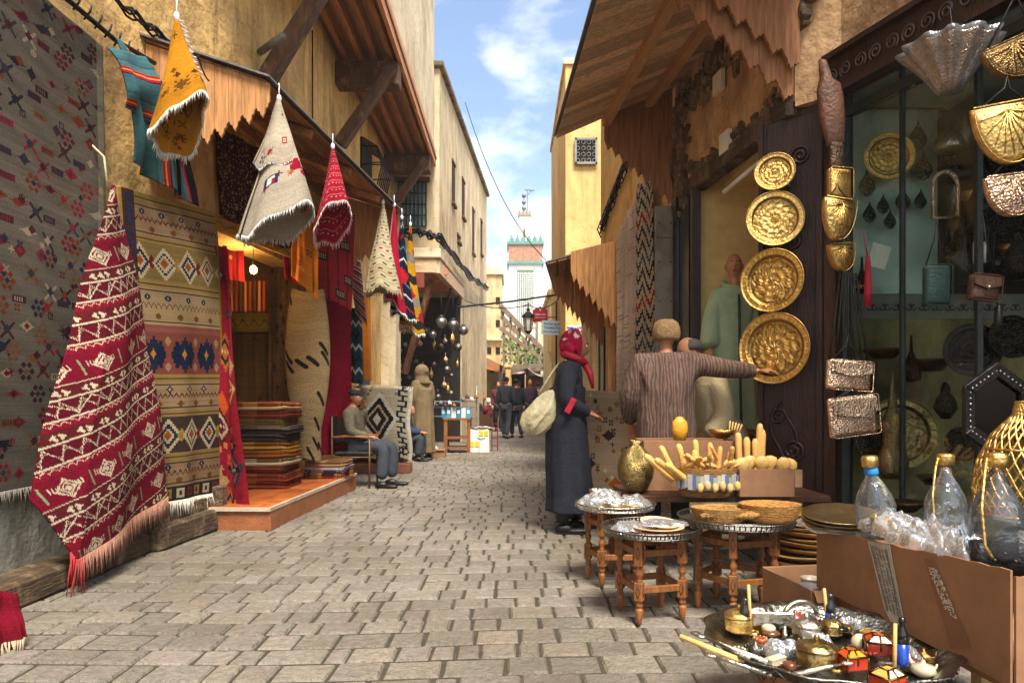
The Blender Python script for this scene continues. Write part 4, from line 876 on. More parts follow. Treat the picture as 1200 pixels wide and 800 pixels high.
# openwork brass shade at the right edge
c = at(1205, 560, 2.7); m = MB(); prof = [(.17, -.14), (.185, -.05), (.17, .06), (.12, .17), (.05, .25), (.04, .3)]
K = 28
def pr(f):
    f = f*(len(prof)-1); i = min(int(f), len(prof)-2); q = f-i; return (prof[i][0]*(1-q)+prof[i+1][0]*q, prof[i][1]*(1-q)+prof[i+1][1]*q)
for s in (1, -1):
    for k in range(K):
        m.tube([c+Vector((pr(f)[0]*math.cos(2*PI*k/K+s*f*1.6), pr(f)[0]*math.sin(2*PI*k/K+s*f*1.6), pr(f)[1])) for f in np.linspace(0, 1, 16)], .0045, 5)
for f in (0, .5, .8, 1): m.tube([c+Vector((pr(f)[0]*math.cos(a), pr(f)[0]*math.sin(a), pr(f)[1])) for a in np.linspace(0, 2*PI, 33)], .006, 5, cap=False)
tag(m.build('openwork_lampshade', brass, loc=c), 'openwork brass lampshade at the right edge beside the bottles', 'lampshade')
m = MB(); c = at(1030, 300, 4.35); m.box(c, (.12, .004, .15), rot=Matrix.Rotation(.3, 3, 'Y')); tag(m.build('paper_note', paper, loc=c), 'blank white sheet stuck behind the shop glass', 'paper')

# ================================================================== stands and wares on the right
def stand(name, c, R, h, lab, n=4, a0=PI/4, mat=wood_o, wl=.042):
    c = Vector(c); t = thing(name, c, lab, 'stand', 'turned wooden tray stands'); ps = []
    for k in range(n):
        a = a0+2*PI*k/n; p = c+Vector((R*math.cos(a), R*math.sin(a), 0)); ps.append(p); m = MB(); w2 = wl
        m.lathe([(.010, 0), (.016, .03*h/.42), (.022, .075*h/.42), (.012, .085*h/.42), (.02, .095*h/.42), (.014, .11*h/.42), (.02, .12*h/.42)], p, 12)
        m.box(p+Vector((0, 0, .165*h/.42)), (w2, w2, .09*h/.42), rz=a)
        m.lathe([(.02, .21*h/.42), (.012, .225*h/.42), (.022, .25*h/.42), (.012, .275*h/.42), (.02, .29*h/.42)], p, 12)
        m.box(p+Vector((0, 0, .355*h/.42)), (w2, w2, .13*h/.42), rz=a)
        lg = m.build('leg', mat, t, bevel=.003); cv_ = MB()
        for zz_ in (.165, .355):
            for q_ in range(4):
                an_ = a+q_*PI/2; o_ = p+Vector((math.cos(an_)*wl*.505, math.sin(an_)*wl*.505, zz_*h/.42)); tv = Vector((-math.sin(an_), math.cos(an_), 0))
                for sg in (-1, 1): cv_.tube([o_+Vector((0, 0, .03*h/.42)), o_+tv*.011*sg, o_-Vector((0, 0, .03*h/.42))], .0018, 4)
        cv_.build('carved_lozenge', wood_dr, lg)
    for k in range(n):
        for z in (.17, .35):
            m = MB(); m.beam(ps[k]+Vector((0, 0, z*h/.42)), ps[(k+1) % n]+Vector((0, 0, z*h/.42)), .018, .032); m.build('stretcher', mat, t, bevel=.002)
    return t
def gallery_tray(c, R, lab, mat=pewter, oval=1, h=.035, group='round metal trays on wooden stands'):
    c = Vector(c); t = thing('metal_tray', c, lab, 'tray', group)
    m = MB(); m.lathe([(R, .012), (R*.98, .004), (R*.9, 0), (.001, .001)], c, 64, sy=oval); m.build('dish', mat, t)
    m = MB()
    for k in range(72):
        a = 2*PI*k/72; m.beam(c+Vector((R*math.cos(a), R*oval*math.sin(a), .008)), c+Vector((R*1.04*math.cos(a), R*1.04*oval*math.sin(a), h)), .007, .003)
    for f, z in ((1.0, .006), (1.045, h)): m.tube([c+Vector((R*f*math.cos(a), R*f*oval*math.sin(a), z)) for a in np.linspace(0, 2*PI, 49)], .0045, 6, cap=False)
    m.build('pierced_rim', mat, t); return t
SA = stand('tray_stand', (.71, 3.5, 0), .165, .42, 'orange turned stand nearest the viewer under the tray of wrapped dishes', n=4, a0=PI/4+.25)
TA = gallery_tray((.71, 3.5, .425), .235, 'pierced-rim tray nearest the viewer holding film wrapped dishes')
SB = stand('tray_stand', (.63, 4.15, 0), .17, .44, 'reddish turned stand farthest left beside the walking woman', n=5, a0=.3)
TB = gallery_tray((.63, 4.15, .445), .23, 'tray on the farthest left stand heaped with film wrapped metalware', silver)
SC = stand('tray_stand', (1.19, 3.62, 0), .2, .45, 'orange turned stand carrying the tray with two shallow baskets', n=5, a0=.55)
TC = gallery_tray((1.19, 3.62, .455), .29, 'wide pierced-rim tray under two shallow straw baskets', pewter)
# crumpled plastic film
def crumple(name, c, s, lab, n=260, seed=0, mat=film, cat='film', sub=5):
    """crumpled sheet heaped over c: ridged folds in three directions"""
    r = np.random.RandomState(seed); c = Vector(c); W = 60; H = 60; ph = r.rand(12)*6.28; dr = r.randn(12, 2)
    def rg(x, y, k, f): t = (dr[k, 0]*x+dr[k, 1]*y)*f+ph[k]; t = t+1.2*np.sin(1.7*f*x*.5+ph[(k+3) % 12])*.6; return 1-np.abs((t/PI) % 2-1)
    def P(U, V):
        x, y = U*2-1, V*2-1; q = np.maximum(np.abs(x), np.abs(y)); rr = np.sqrt(x*x+y*y)+1e-6; k = q/rr; X, Y = x*k, y*k; rad = np.sqrt(X*X+Y*Y)
        dome = np.sqrt(np.clip(1.001-rad**2, 0, 1)); e = 1+.12*np.sin(3*np.arctan2(Y, X)+ph[0])+.08*np.sin(7*np.arctan2(Y, X)+ph[1])
        f = (.42*(rg(X, Y, 0, 3)+rg(X, Y, 1, 4)-1)+.2*(rg(X, Y, 2, 7)+rg(X, Y, 3, 9)-1)+.07*(rg(X, Y, 4, 15)+rg(X, Y, 5, 19)-1))
        z = np.maximum(.0, dome*(.75+.8*f)); return c.x+s[0]*X*e*(1+.08*f), c.y+s[1]*Y*e*(1-.08*f), c.z+s[2]*z+.002
    o = grid(name, canvas(W, H, 'ffffff'), P, mat, None, c, thick=0); o.data.polygons.foreach_set('use_smooth', np.zeros(W*H, bool)) if sub == 0 else None
    return tag(o, lab, cat)
def bowl(c, R, h, mat, lab, name='metal_bowl', cat='bowl', col=(1, 1, 1), group=None):
    c = Vector(c); m = MB(); m.lathe([(.001, 0), (R*.4, 0), (R*.5, h*.08), (R*.85, h*.55), (R, h), (R*.97, h), (R*.8, h*.55), (R*.4, h*.15), (.001, h*.12)], c, 32, col=col); return tag(m.build(name, mat, loc=c), lab, cat, group)
def plain_plate(c, R, lab, col, mat=plain, tilt=(0, 0, 1), group=None, name='plate'):
    c = Vector(c); m = MB(); m.lathe([(.001, 0), (R*.6, 0), (R*.95, .012), (R, .018), (R*.97, .02), (R*.6, .007), (.001, .006)], c, 40, R=face_rot(tilt), col=L(col)); return tag(m.build(name, mat, loc=c), lab, 'plate', group)
plain_plate((.72, 3.46, .435), .15, 'dark red plate at the bottom of the pile on the nearest tray', '6a2a20', gloss)
plain_plate((.735, 3.45, .452), .135, 'cream plate with brown rim lying on the dark red plate', 'd9b98a', gloss)
plain_plate((.75, 3.47, .47), .1, 'small cream saucer topping the pile on the nearest tray', 'e0c9a0', gloss, (.08, -.1, 1))
crumple('plastic_film', (.62, 3.5, .435), (.12, .13, .05), 'crumpled clear film at the left of the nearest tray', seed=1)
crumple('plastic_film', (.76, 3.45, .48), (.12, .1, .025), 'thin clear film over the cream plates on the nearest tray', seed=2)
for i, (x, y, R, h) in enumerate(((.52, 4.1, .05, .06), (.6, 4.02, .06, .05), (.7, 4.1, .05, .07), (.62, 4.25, .06, .08), (.74, 4.22, .05, .05), (.52, 4.22, .045, .1))):
    bowl((x, y, .45), R, h, silver, 'small silver bowl on the farthest left tray, '+['at its left rim', 'at its front', 'right of centre', 'at the middle back', 'near the vase', 'tallest, at the left back'][i], group='silver bowls on the farthest left tray')
m = MB()
for k in range(9): m.box((.56+.02*k, 4.0+.012*(k % 3), .47+.006*(k % 4)), (.14, .05, .004), rz=k*.5)
tag(m.build('brass_coaster_pile', brass, loc=(.62, 4.0, .455)), 'loose pile of thin brass pieces at the front of the farthest left tray', 'pile')
crumple('plastic_film', (.56, 4.15, .455), (.16, .14, .11), 'large crumpled film heap on the farthest left tray', seed=3)
crumple('plastic_film', (.73, 4.08, .455), (.12, .1, .09), 'smaller crumpled film next to the brass vase', seed=4)
# low table holding vase and boxes
lt = thing('low_table', (1.2, 4.4, 0), 'low dark table behind the tray stands carrying boxes and the brass vase', 'table')
m = MB().box2((.72, 4.28, .46), (2.0, 4.85, .5)); m.build('tabletop', wood_d, lt, bevel=.004)
for x in (.78, 1.94):
    for y in (4.33, 4.8): MB().box2((x-.025, y-.025, 0), (x+.025, y+.025, .46)).build('leg', wood_d, lt)
c = (.80, 4.42, .505); m = MB(); m.lathe([(.05, 0), (.075, .02), (.112, .1), (.118, .17), (.095, .24), (.05, .29), (.035, .31), (.05, .335), (.045, .335), (.03, .31)], c, 40, wave=lambda t: .012*math.cos(20*t)); tag(m.build('brass_vase', M('embossed_old_brass', '8d7a4c', .38, 1, var=.5, scale=34, bump=.4, bscale=150, extra='ham'), loc=c), 'bulbous embossed brass vase standing beside the cardboard box', 'vase')
def cbox(c, sz, lab, rz=0, flaps=.0, mat=card, h2=None, name='cardboard_box', cat='box', t=.006, filled=None):
    c = Vector(c); R = Matrix.Rotation(rz, 3, 'Z'); th = thing(name, c, lab, cat); x, y, z = sz[0]/2, sz[1]/2, sz[2]; m = MB()
    for a, b, dd in (((0, -y, z/2), (2*x, t, z), 0), ((0, y, z/2), (2*x, t, z), 0), ((-x, 0, z/2), (t, 2*y-2*t, z), 0), ((x, 0, z/2), (t, 2*y-2*t, z), 0), ((0, 0, t/2+.001), (2*x-2*t, 2*y-2*t, t), 0)):
        m.box(c+R @ Vector(a), b, rot=R)
    m.build('shell', mat, th, bevel=.0015)
    if flaps:
        for s in (1, -1):
            f = MB(); f.prism([c+R @ Vector(p) for p in ((-x, s*(y+t), z), (x, s*(y+t), z), (x, s*(y+t+flaps*.5), z-flaps*.8), (-x, s*(y+t+flaps*.5), z-flaps*.8))], R @ Vector((0, s*.004, 0))); f.build('flap', mat, th)
    return th
cbox((1.18, 4.66, .502), (.62, .3, .33), 'tall open cardboard box at the back below the man in the striped sweater', flaps=0)
cbox((1.58, 4.36, .502), (.34, .26, .17), 'small open cardboard box full of wooden spoons', flaps=0)
def basket(c, R, h, lab, r0=.7, oval=1, mat=straw, rows_=8, col=(1, 1, 1), open_=True, sq=1):
    c = Vector(c); m = MB(); prof = []
    for i in range(rows_): f = i/(rows_-1); q = R*(r0+(1-r0)*f**.7); prof += [(q, h*f), (q+.006, h*(f+.5/rows_))]
    prof += [(R*.97, h), (R*(r0+.15)*.8, h*.2), (.001, h*.12)]; m.lathe([(.001, .001)]+prof, c, 48, sy=oval, wave=lambda t: .012*math.cos(24*t), col=col); return tag(m.build('straw_basket', mat, loc=c), lab, 'basket')
basket((1.22, 4.28, .502), .185, .17, 'round basket lined with newspaper holding pestles', r0=.85, oval=.7, col=(.7, .66, .6))
m = MB(); 
for k in range(20): a = 3.3+k*.135; m.box(Vector((1.22, 4.28, .6))+Vector((.195*math.cos(a), .14*math.sin(a), .0)), (.03, .003, .06+.04*abs(math.sin(k*2.3))), rz=a+PI/2, col=L(['a8a69c', 'b4b0a4', '56688c', '98948a'][k % 4]))
tag(m.build('newspaper_lining', plain, loc=(1.22, 4.28, .55)), 'greyish printed paper with blue patches around the basket of pestles', 'paper')
basket((1.09, 3.58, .47), .145, .07, 'shallow folded straw basket on the left of the wide tray', r0=.8, oval=.7)
m = MB(); 
for k in range(11): a = k/10*2-1; m.tube([Vector((1.09+a*.13, 3.58+.05*math.sin(3*a), .52+.014*math.cos(a*2))), Vector((1.09+a*.13+.05, 3.57-.06, .515)), Vector((1.09+a*.12, 3.5, .505))], .016, 8)
tag(m.build('raffia_bundle', straw, loc=(1.09, 3.55, .51)), 'soft rolled raffia bundle lying in the left shallow basket', 'bundle')
basket((1.36, 3.6, .47), .155, .085, 'wide shallow woven basket on the right of the wide tray', r0=.8, oval=.8, col=(1.1, 1, .8))
def pestle(p, d, l, r, lab, col=(1, 1, 1), kind=0):
    d = Vector(d).normalized(); R = face_rot(d); p = Vector(p); m = MB()
    prof = [[(.001, 0), (r*.8, .01), (r, l*.3), (r*.85, l*.7), (r*.95, l*.9), (r*.6, l*.98), (.001, l)], [(.001, 0), (r*.35, .005), (r*.35, l*.5), (r*.9, l*.62), (r*1.1, l*.8), (r*.7, l*.96), (.001, l)]][kind]
    m.lathe(prof, p, 14, R=R, col=col, sy=1 if kind == 0 else .45); o = m.build('wooden_pestle' if kind == 0 else 'wooden_spoon', palewood, loc=p); return tag(o, lab, 'pestle' if kind == 0 else 'spoon', 'lemonwood pestles' if kind == 0 else 'lemonwood spoons')
r = np.random.RandomState(4)
P_ = [(1.02, 4.3, (-.9, -.2, .8), .26, .022), (1.07, 4.26, (-.7, -.3, .55), .26, .022), (1.05, 4.32, (-.5, 0, 1), .25, .02), (1.12, 4.36, (-.25, 0, 1), .24, .022), (1.2, 4.38, (-.1, 0, 1), .26, .02), (1.26, 4.38, (.05, 0, 1), .24, .02), (1.17, 4.3, (-.1, 0, 1), .2, .021), (1.24, 4.3, (.05, -.1, 1), .17, .02), (1.3, 4.33, (.1, 0, 1), .22, .018), (1.36, 4.36, (.2, 0, 1), .19, .017), (1.1, 4.24, (-.6, -.4, .45), .24, .022), (1.32, 4.27, (.3, -.3, .8), .14, .02)]
words = ['leaning farthest left over the rim', 'second of the left leaning ones', 'steeper, behind the left leaning ones', 'tall, left of the upright ones', 'tallest upright in the middle', 'upright right of the tallest', 'short, in the front middle', 'shortest upright in front', 'thin, toward the right', 'thinnest, at the right rim', 'lowest of the left leaning ones', 'stubby, at the right front']
for i, (x, y, d_, l, rr) in enumerate(P_): pestle((x, y, .59), d_, l, rr, 'pale wooden pestle in the basket, '+words[i], col=np.array([1, .95, .85])*r.uniform(.8, 1.2))
r = np.random.RandomState(14)
for i in range(13):
    x, y = 1.22+.26*(r.rand()-.5), 4.28+.14*(r.rand()-.5); pestle((x, y, .655+.03*r.rand()), (r.uniform(-1, 1), r.uniform(-.6, .3), r.uniform(.1, .6)), r.uniform(.13, .2), r.uniform(.012, .021), 'pale wooden %s lying loose on the heap, %s' % (['pestle', 'spoon'][i % 2], ['far left', 'left back', 'left front', 'left of centre', 'centre back', 'centre', 'centre front'][i//2]), col=np.array([1, .94, .84])*r.uniform(.75, 1.25), kind=i % 2)
m = MB(); c = Vector((1.13, 4.6, .82)); m.lathe([(.001, 0), (.04, .01), (.055, .08), (.05, .13), (.02, .165), (.001, .17)], c, 20, sy=.7); tag(m.build('gourd', M('yellow_gourd', 'd69a2c', .35, var=.15), loc=c), 'bright yellow gourd standing out of the tall cardboard box', 'gourd')
S_ = [(1.47, 4.36, (-.6, 0, 1)), (1.5, 4.32, (-.4, -.1, 1)), (1.54, 4.36, (-.15, 0, 1)), (1.58, 4.33, (0, -.1, 1)), (1.63, 4.36, (.15, 0, 1)), (1.67, 4.33, (.35, -.1, 1)), (1.7, 4.36, (.6, 0, 1))]
for i, (x, y, d_) in enumerate(S_): pestle((x, y, .56), d_, .19, .045, 'pale wooden spoon in the small box, '+['leaning left at the end', 'second from the left', 'third from the left', 'in the middle', 'fifth from the left', 'second from the right', 'leaning right at the end'][i], kind=1)
for i, (x, l) in enumerate(((1.47, .34), (1.52, .31), (1.57, .3), (1.61, .36), (1.585, .4))): pestle((x+.02, 4.47, .55), (.02*i-.03, 0, 1), l, .024, 'round headed wooden pestle standing behind the small box of spoons, '+['leftmost', 'second from the left', 'short one in the middle', 'rightmost', 'tallest at the back'][i])
bowl((1.42, 4.62, .84), .09, .06, brass_h, 'brass bowl lying on the tall cardboard box behind the pestles')
m = MB(); 
for k in range(5): m.tube([(1.46+.015*k, 4.6, .86), (1.47+.02*k, 4.6, .96-.006*k)], .005, 6)
tag(m.build('incense_sticks', palewood, loc=(1.48, 4.6, .86)), 'short pale sticks standing behind the brass bowl', 'sticks')
for i in range(6):
    x = 1.14+.045*i; m = MB(); m.ball((x, 4.13-.0*i, .57+.012*(i % 2)), .025, 10, sc=(.8, .6, 1.2)); tag(m.build('egg_shaped_ornament', palewood, loc=(x, 4.13, .56)), 'small pale wooden bulb on the front of the pestle basket, '+['far left', 'left', 'left of centre', 'right of centre', 'right', 'far right'][i], 'ornament', 'wooden bulbs on the pestle basket')
# stacked flat baskets beside the carved door
for i in range(8):
    c = Vector((1.72+.012*((i*3) % 5-2), 3.95+.01*(i % 3), .2+.032*i)); m = MB(); m.lathe([(.001, 0), (.16, 0), (.2, .022), (.205, .03), (.19, .028), (.001, .008)], c, 40, R=face_rot((.03*((i*7) % 5-2), .02, 1)), col=np.array([1, 1, 1])*(.7+.08*(i % 5)))
    tag(m.build('flat_basket', straw, loc=c), 'flat straw basket, '+['lowest', 'second from the bottom', 'third from the bottom', 'fourth from the bottom', 'fifth from the bottom', 'third from the top', 'second from the top', 'topmost'][i]+' in the pile beside the carved door', 'basket', 'flat baskets piled beside the carved door')
m = MB().box2((1.5, 3.75, 0), (1.95, 4.15, .19)); tag(m.build('wooden_crate_base', wood_d, bevel=.005, loc=(1.7, 3.95, 0)), 'dark block carrying the pile of flat straw baskets', 'crate')
cbox((1.42, 3.05, .02), (.42, .4, .3), 'low cardboard carton with odds and ends under the flat baskets', rz=.15, flaps=.05)
r = np.random.RandomState(12)
for i, (x, y, s, c_, w_) in enumerate(((1.3, 2.98, .05, 'e5e2da', 'white'), (1.4, 2.98, .045, 'a31532', 'crimson'), (1.5, 3.0, .05, '2c6b44', 'green'), (1.36, 3.1, .05, 'c9b9a0', 'beige'), (1.48, 3.12, .045, '454545', 'charcoal'))):
    bowl((x, y, .25), s, .05, gloss, w_+' glazed little bowl in the low carton of odds and ends', name='glazed_bowl', col=L(c_), group='little bowls in the low carton')
# big carton with bottles
A0, B0 = Vector((1.294, 2.9, 0)), Vector((1.387, 1.9, 0)); off = Vector((.52, .1, 0))
bc = thing('cardboard_carton', (1.5, 2.4, .3), 'big torn-edged cardboard carton in the right foreground holding bottles', 'carton')
def side(p, q, z0, z1a, z1b, th, n=26, jag=.006, seed=0):
    r = np.random.RandomState(seed); m = MB(); p, q = Vector(p), Vector(q); nn = Vector(((q-p).y, -(q-p).x, 0)).normalized()*th; top = []
    for k in range(n+1): f = k/n; a = p.lerp(q, f); top.append((a.x, a.y, z1a+(z1b-z1a)*f+(r.rand()-.5)*jag))
    return m.prism([(p.x, p.y, z0), (q.x, q.y, z0)]+top[::-1], nn)
m = side(A0, B0, .315, .56, .64, -.007); m.v += []
for a_, b_, h1, h2, s in ((A0+off, B0+off, .56, .62, 2), (A0+Vector((.01, 0, 0)), A0+off-Vector((.01, 0, 0)), .55, .56, 3), (B0+Vector((.01, 0, 0)), B0+off-Vector((.01, 0, 0)), .62, .6, 4)):
    q = side(a_, b_, .315, h1, h2, .007, seed=s); m.add(q.v, q.f)
m.prism([A0+Vector((.008, -.008, .32)), B0+Vector((.008, .008, .32)), B0+off+Vector((-.01, .008, .32)), A0+off+Vector((-.01, -.008, .32))], (0, 0, .006)); m.build('shell', card, bc)
dB = (B0-A0).normalized(); nB = Vector((dB.y, -dB.x, 0)); nB = nB if nB.x < 0 else -nB
def bp(u, z, o_=.0): p = A0+(B0-A0)*u+nB*o_; return Vector((p.x, p.y, z))
m = MB(); m.prism([bp(.36, .585, .003), bp(.485, .597, .003), bp(.56, .36, .003), bp(.54, .33, .003), bp(.49, .33, .003), bp(.46, .36, .003)], nB*.0015); tp = m.build('printed_tape', M('tape_grey', 'a39c8c', .35, var=.35, scale=18, bump=.1), bc)
m = MB(); r = np.random.RandomState(3)
for k in range(46):
    f = k/46; z = .575-.215*f; u0 = .385+.09*f; 
    for q in range(5):
        if r.rand() < .8: u = u0+.018*q; m.prism([bp(u, z, .0052), bp(u+.012*r.uniform(.4, 1), z, .0052), bp(u+.012, z-.0026, .0052), bp(u, z-.0026, .0052)], nB*.0006, col=(.12, .12, .12))
for e in (0, 1): a_, b_ = bp(.375+.095*e, .58, .0052), bp(.475+.062*e, .36, .0052); m.beam(a_, b_, .0012, .003, col=(.1, .1, .1))
m.build('print_marks', plain, tp)
m = MB(); m.prism([bp(.66, .59, .003), bp(.7, .594, .003), bp(.86, .37, .003), bp(.78, .34, .003)], nB*.001, col=(.75, .72, .68)); m.build('brown_tape', card, bc)
m = MB()
for k in range(170): f = r.rand(); g_ = r.rand(); u = .69+.09*f+.02*g_; z = .57-.13*f; p = bp(u+.025*(g_-.5), z, .0055); m.box(p, (.0012, .0045, .003), col=(.6, .52, .42))
m.build('faded_lettering', plain, bc)
tl = thing('carton_stool', (1.5, 2.4, 0), 'rough pale wooden stool carrying the big carton', 'stool')
m = MB(); m.prism([A0+Vector((.05, -.06, .27)), B0+Vector((.05, .08, .27)), B0+off+Vector((-.04, .08, .27)), A0+off+Vector((-.04, -.06, .27))], (0, 0, .042)); m.build('seat', wood_y, tl)
for p in (A0+Vector((.1, -.15, 0)), B0+Vector((.12, .28, 0)), B0+off+Vector((-.1, .25, 0)), A0+off+Vector((-.1, -.15, 0))): MB().box(p+Vector((0, 0, .135)), (.05, .05, .27)).build('leg', M('pale_leg', 'a88a60', .7, var=.3), tl)
def bottle(px, py, Y, s, lab, cap='blue', tilt=(0, 0, 1), rope=True):
    c = at(px, py, Y); t = thing('plastic_bottle', c, lab, 'bottle', 'clear plastic bottles in the big carton'); R = face_rot(tilt); m = MB()
    m.lathe([(.001, 0), (.085*s, 0), (.1*s, .03*s), (.1*s, .12*s), (.095*s, .14*s), (.1*s, .16*s), (.085*s, .22*s), (.055*s, .28*s), (.03*s, .32*s), (.026*s, .36*s)], c, 32, R=R, wave=lambda q: .03*math.cos(3*q)); m.build('bottle_body', clear, t)
    if cap == 'blue': m = MB(); m.lathe([(.034*s, .33*s), (.036*s, .34*s), (.034*s, .37*s), (.001, .372*s)], c, 20, R=R, col=L('1878b8')); m.build('blue_ring', plain, t)
    m = MB(); m.lathe([(.036*s, .372*s), (.042*s, .378*s), (.042*s, .42*s), (.036*s, .43*s), (.001, .435*s)], c, 24, R=R, wave=lambda q: .02*math.cos(16*q)); m.build('brass_cap', brass, t)
    if rope:
        m = MB(); pts = [c+R @ Vector((-.04*s, 0, .41*s)), c+Vector((-.09*s, -.06*s, .36*s)), c+Vector((-.13*s, -.1*s, .22*s)), c+Vector((-.13*s, -.12*s, .08*s)), c+Vector((-.1*s, -.12*s, .03*s))]
        fine = []
        for i in range(len(pts)-1):
            for q in range(10): fine.append(pts[i].lerp(pts[i+1], q/10))
        m.tube(fine, [.0055*s+.002*s*(k % 2) for k in range(len(fine))], 6); m.build('gold_cord', brass, t)
    return t
bottle(1030, 628, 2.62, .72, 'clear bottle with bright blue ring under its brass cap, left in the carton', 'blue', (-.12, 0, 1), rope=False)
bottle(1108, 628, 2.5, .70, 'clear bottle with brass cap in the middle of the carton', '', rope=True)
bottle(1168, 655, 2.1, .76, 'largest clear bottle with brass cap and gold cord at the right of the carton', '', rope=True)
c = at(1178, 652, 2.06)+Vector((.03, 0, 0)); m = MB(); out_ = [(-.12, -.06), (.14, -.06), (.15, .04), (.09, .05), (.03, .085), (0, .095), (-.03, .085), (-.08, .045), (-.12, .04)]
puff(m, out_, c, Matrix.Rotation(-.35, 3, 'Z'), .07)
for k in range(9): m.ball(c+Vector((-.09+.025*k, -.04+.008*k*-1, -.0+.02*(k % 2))), .005, 6, col=(6, 7, 8))
o = m.build('black_pouch', leather, loc=c); tag(o, 'black studded leather pouch with wavy top edge at the right of the carton', 'pouch')
for i, (px, py, Y, s, lab) in enumerate(((1055, 628, 2.45, (.09, .11, .1), 'crumpled clear bag between the left and middle bottles'), (1085, 640, 2.3, (.1, .12, .12), 'large crumpled clear bag in the middle of the carton'), (1120, 650, 2.2, (.08, .1, .11), 'crumpled clear bag next to the largest bottle'), (1025, 620, 2.6, (.06, .07, .07), 'small crumpled clear bag by the blue ringed bottle'))):
    crumple('plastic_bag', at(px, py, Y), s, lab, seed=20+i, cat='bag')
for i in range(4): plain_plate(at(985, 618-4*i, 2.85-.02*i), .15, 'wrapped pale metal plate at the left corner of the carton, '+['lowest', 'second', 'third', 'topmost'][i]+' of four', 'd8c9a0', silver, (-.06, -.12, 1), 'wrapped plates on the carton corner', 'metal_plate')
crumple('plastic_film', at(982, 618, 2.85), (.17, .16, .045), 'clear film wrapped over the plates at the carton corner', seed=31)
bowl(at(1040, 628, 2.5), .06, .07, brass, 'brass bowl inside a clear bag in the carton')

# ---- foreground tray of trinkets
fs = stand('tray_stand', (1.03, 2.25, 0), .2, .265, 'low turned stand under the big foreground tray of trinkets', n=4, a0=.2)
c = Vector((1.03, 2.25, .28)); ft = thing('scalloped_tray', c, 'big scalloped metal tray heaped with trinkets in the lower right corner', 'tray')
m = MB(); m.lathe([(.001, 0), (.28, 0), (.32, .01), (.345, .04), (.375, .055), (.385, .052), (.35, .035), (.325, .004), (.28, -.006), (.001, -.006)], c, 96, wave=lambda t: .022*math.cos(12*t)); m.build('dish', M('worn_silver_tray', '8d8a80', .25, 1, var=.4, scale=9, bump=.4), ft)
m = MB()
for k in range(24): a = 2*PI*k/24; m.tube([c+Vector((.37*math.cos(a+t*.08), .37*math.sin(a+t*.08), .045-.02*abs(t))) for t in (-1, 0, 1)], .004, 5)
m.build('rim_ornament', pewter, ft)
def tp_(px, py, z=.3): Y = (CH-z)*800/(py-465); return Vector(((px-600)/800*Y, Y, z))
def gift_box(p, w_, h, cols_, lab, rz=0):
    p = Vector(p); t = thing('bone_trinket_box', p, lab, 'trinket box', 'coloured bone trinket boxes on the foreground tray'); R = Matrix.Rotation(rz, 3, 'Z'); m = MB()
    m.box(p+Vector((0, 0, h/2)), (w_, w_*.8, h), rz=rz, col=L(cols_[0])); m.build('body', gloss, t, bevel=.003)
    m = MB(); b = [p+R @ Vector((x*w_*.5, y*w_*.4, h)) for x, y in ((-1, -1), (1, -1), (1, 1), (-1, 1))]; a = [p+R @ Vector((x*w_*.22, y*w_*.17, h*1.45)) for x, y in ((-1, -1), (1, -1), (1, 1), (-1, 1))]
    m.add(b+a, [(0, 1, 5, 4)], L(cols_[1])); m.add(b+a, [(1, 2, 6, 5), (3, 0, 4, 7)], L(cols_[2])); m.add(b+a, [(2, 3, 7, 6)], L(cols_[1])); m.add(b+a, [(4, 5, 6, 7)], L(cols_[2])); m.build('lid', gloss, t)
    m = MB()
    for k in range(4):
        j = (k+1) % 4; m.tube([b[k], b[j]], .0035, 5); m.tube([b[k], a[k]], .0035, 5); m.tube([a[k], a[j]], .003, 5); m.tube([b[k], b[k]-Vector((0, 0, h))], .0035, 5)
    m.tube([a[0].lerp(a[1], .5), b[0].lerp(b[1], .5), b[0].lerp(b[1], .5)-Vector((0, 0, h*.6))], .0035, 5); m.build('metal_edge', M('dark_brass', '5d4a2a', .35, 1, var=.3), t); return t
gift_box(tp_(998, 782), .072, .04, ('b02a14', 'e58a1c', 'd24a1a'), 'orange and red trinket box in the middle front of the foreground tray', .2)
gift_box(tp_(1030, 765), .08, .042, ('8a2416', 'c42a12', 'b5381a'), 'deep red trinket box behind the orange one on the foreground tray', -.3)
gift_box(tp_(1040, 806), .078, .04, ('b8401c', 'e8d8b0', 'e09a50'), 'cream and orange lidded trinket box at the bottom edge of the foreground tray', .5)
def tin(p, R, h, lab, mat=brass, lid=True, n=24, name='lidded_tin'):
    p = Vector(p); t = thing(name, p, lab, 'tin'); m = MB(); m.lathe([(.001, 0), (R*.9, 0), (R, h*.15), (R*1.04, h*.9), (R*.98, h)], p, n, wave=(lambda q: .03*math.cos(8*q))); m.build('body', mat, t)
    m = MB(); m.lathe([(R*1.08, h), (R*1.08, h+.006), (R*.7, h+.018), (R*.2, h+.024), (.001, h+.025)], p, n, wave=(lambda q: .03*math.cos(8*q))); m.build('lid', mat, t)
    m = MB(); m.ball(p+Vector((0, 0, h+.033)), .009, 8); m.build('knob', mat, t); return t
oldb = M('old_brass', '9c8654', .3, 1, var=.35, bump=.35)
tin(tp_(957, 778), .058, .05, 'largest old brass lidded tin at the front of the foreground tray', oldb)
tin(tp_(945, 748), .045, .045, 'silvery lidded tin behind the largest brass one', silver)
tin(tp_(866, 738), .048, .05, 'gold lidded tin at the left rim of the foreground tray', brass)
tin(tp_(975, 742), .035, .03, 'small pale lidded tin in the middle of the foreground tray', oldb)
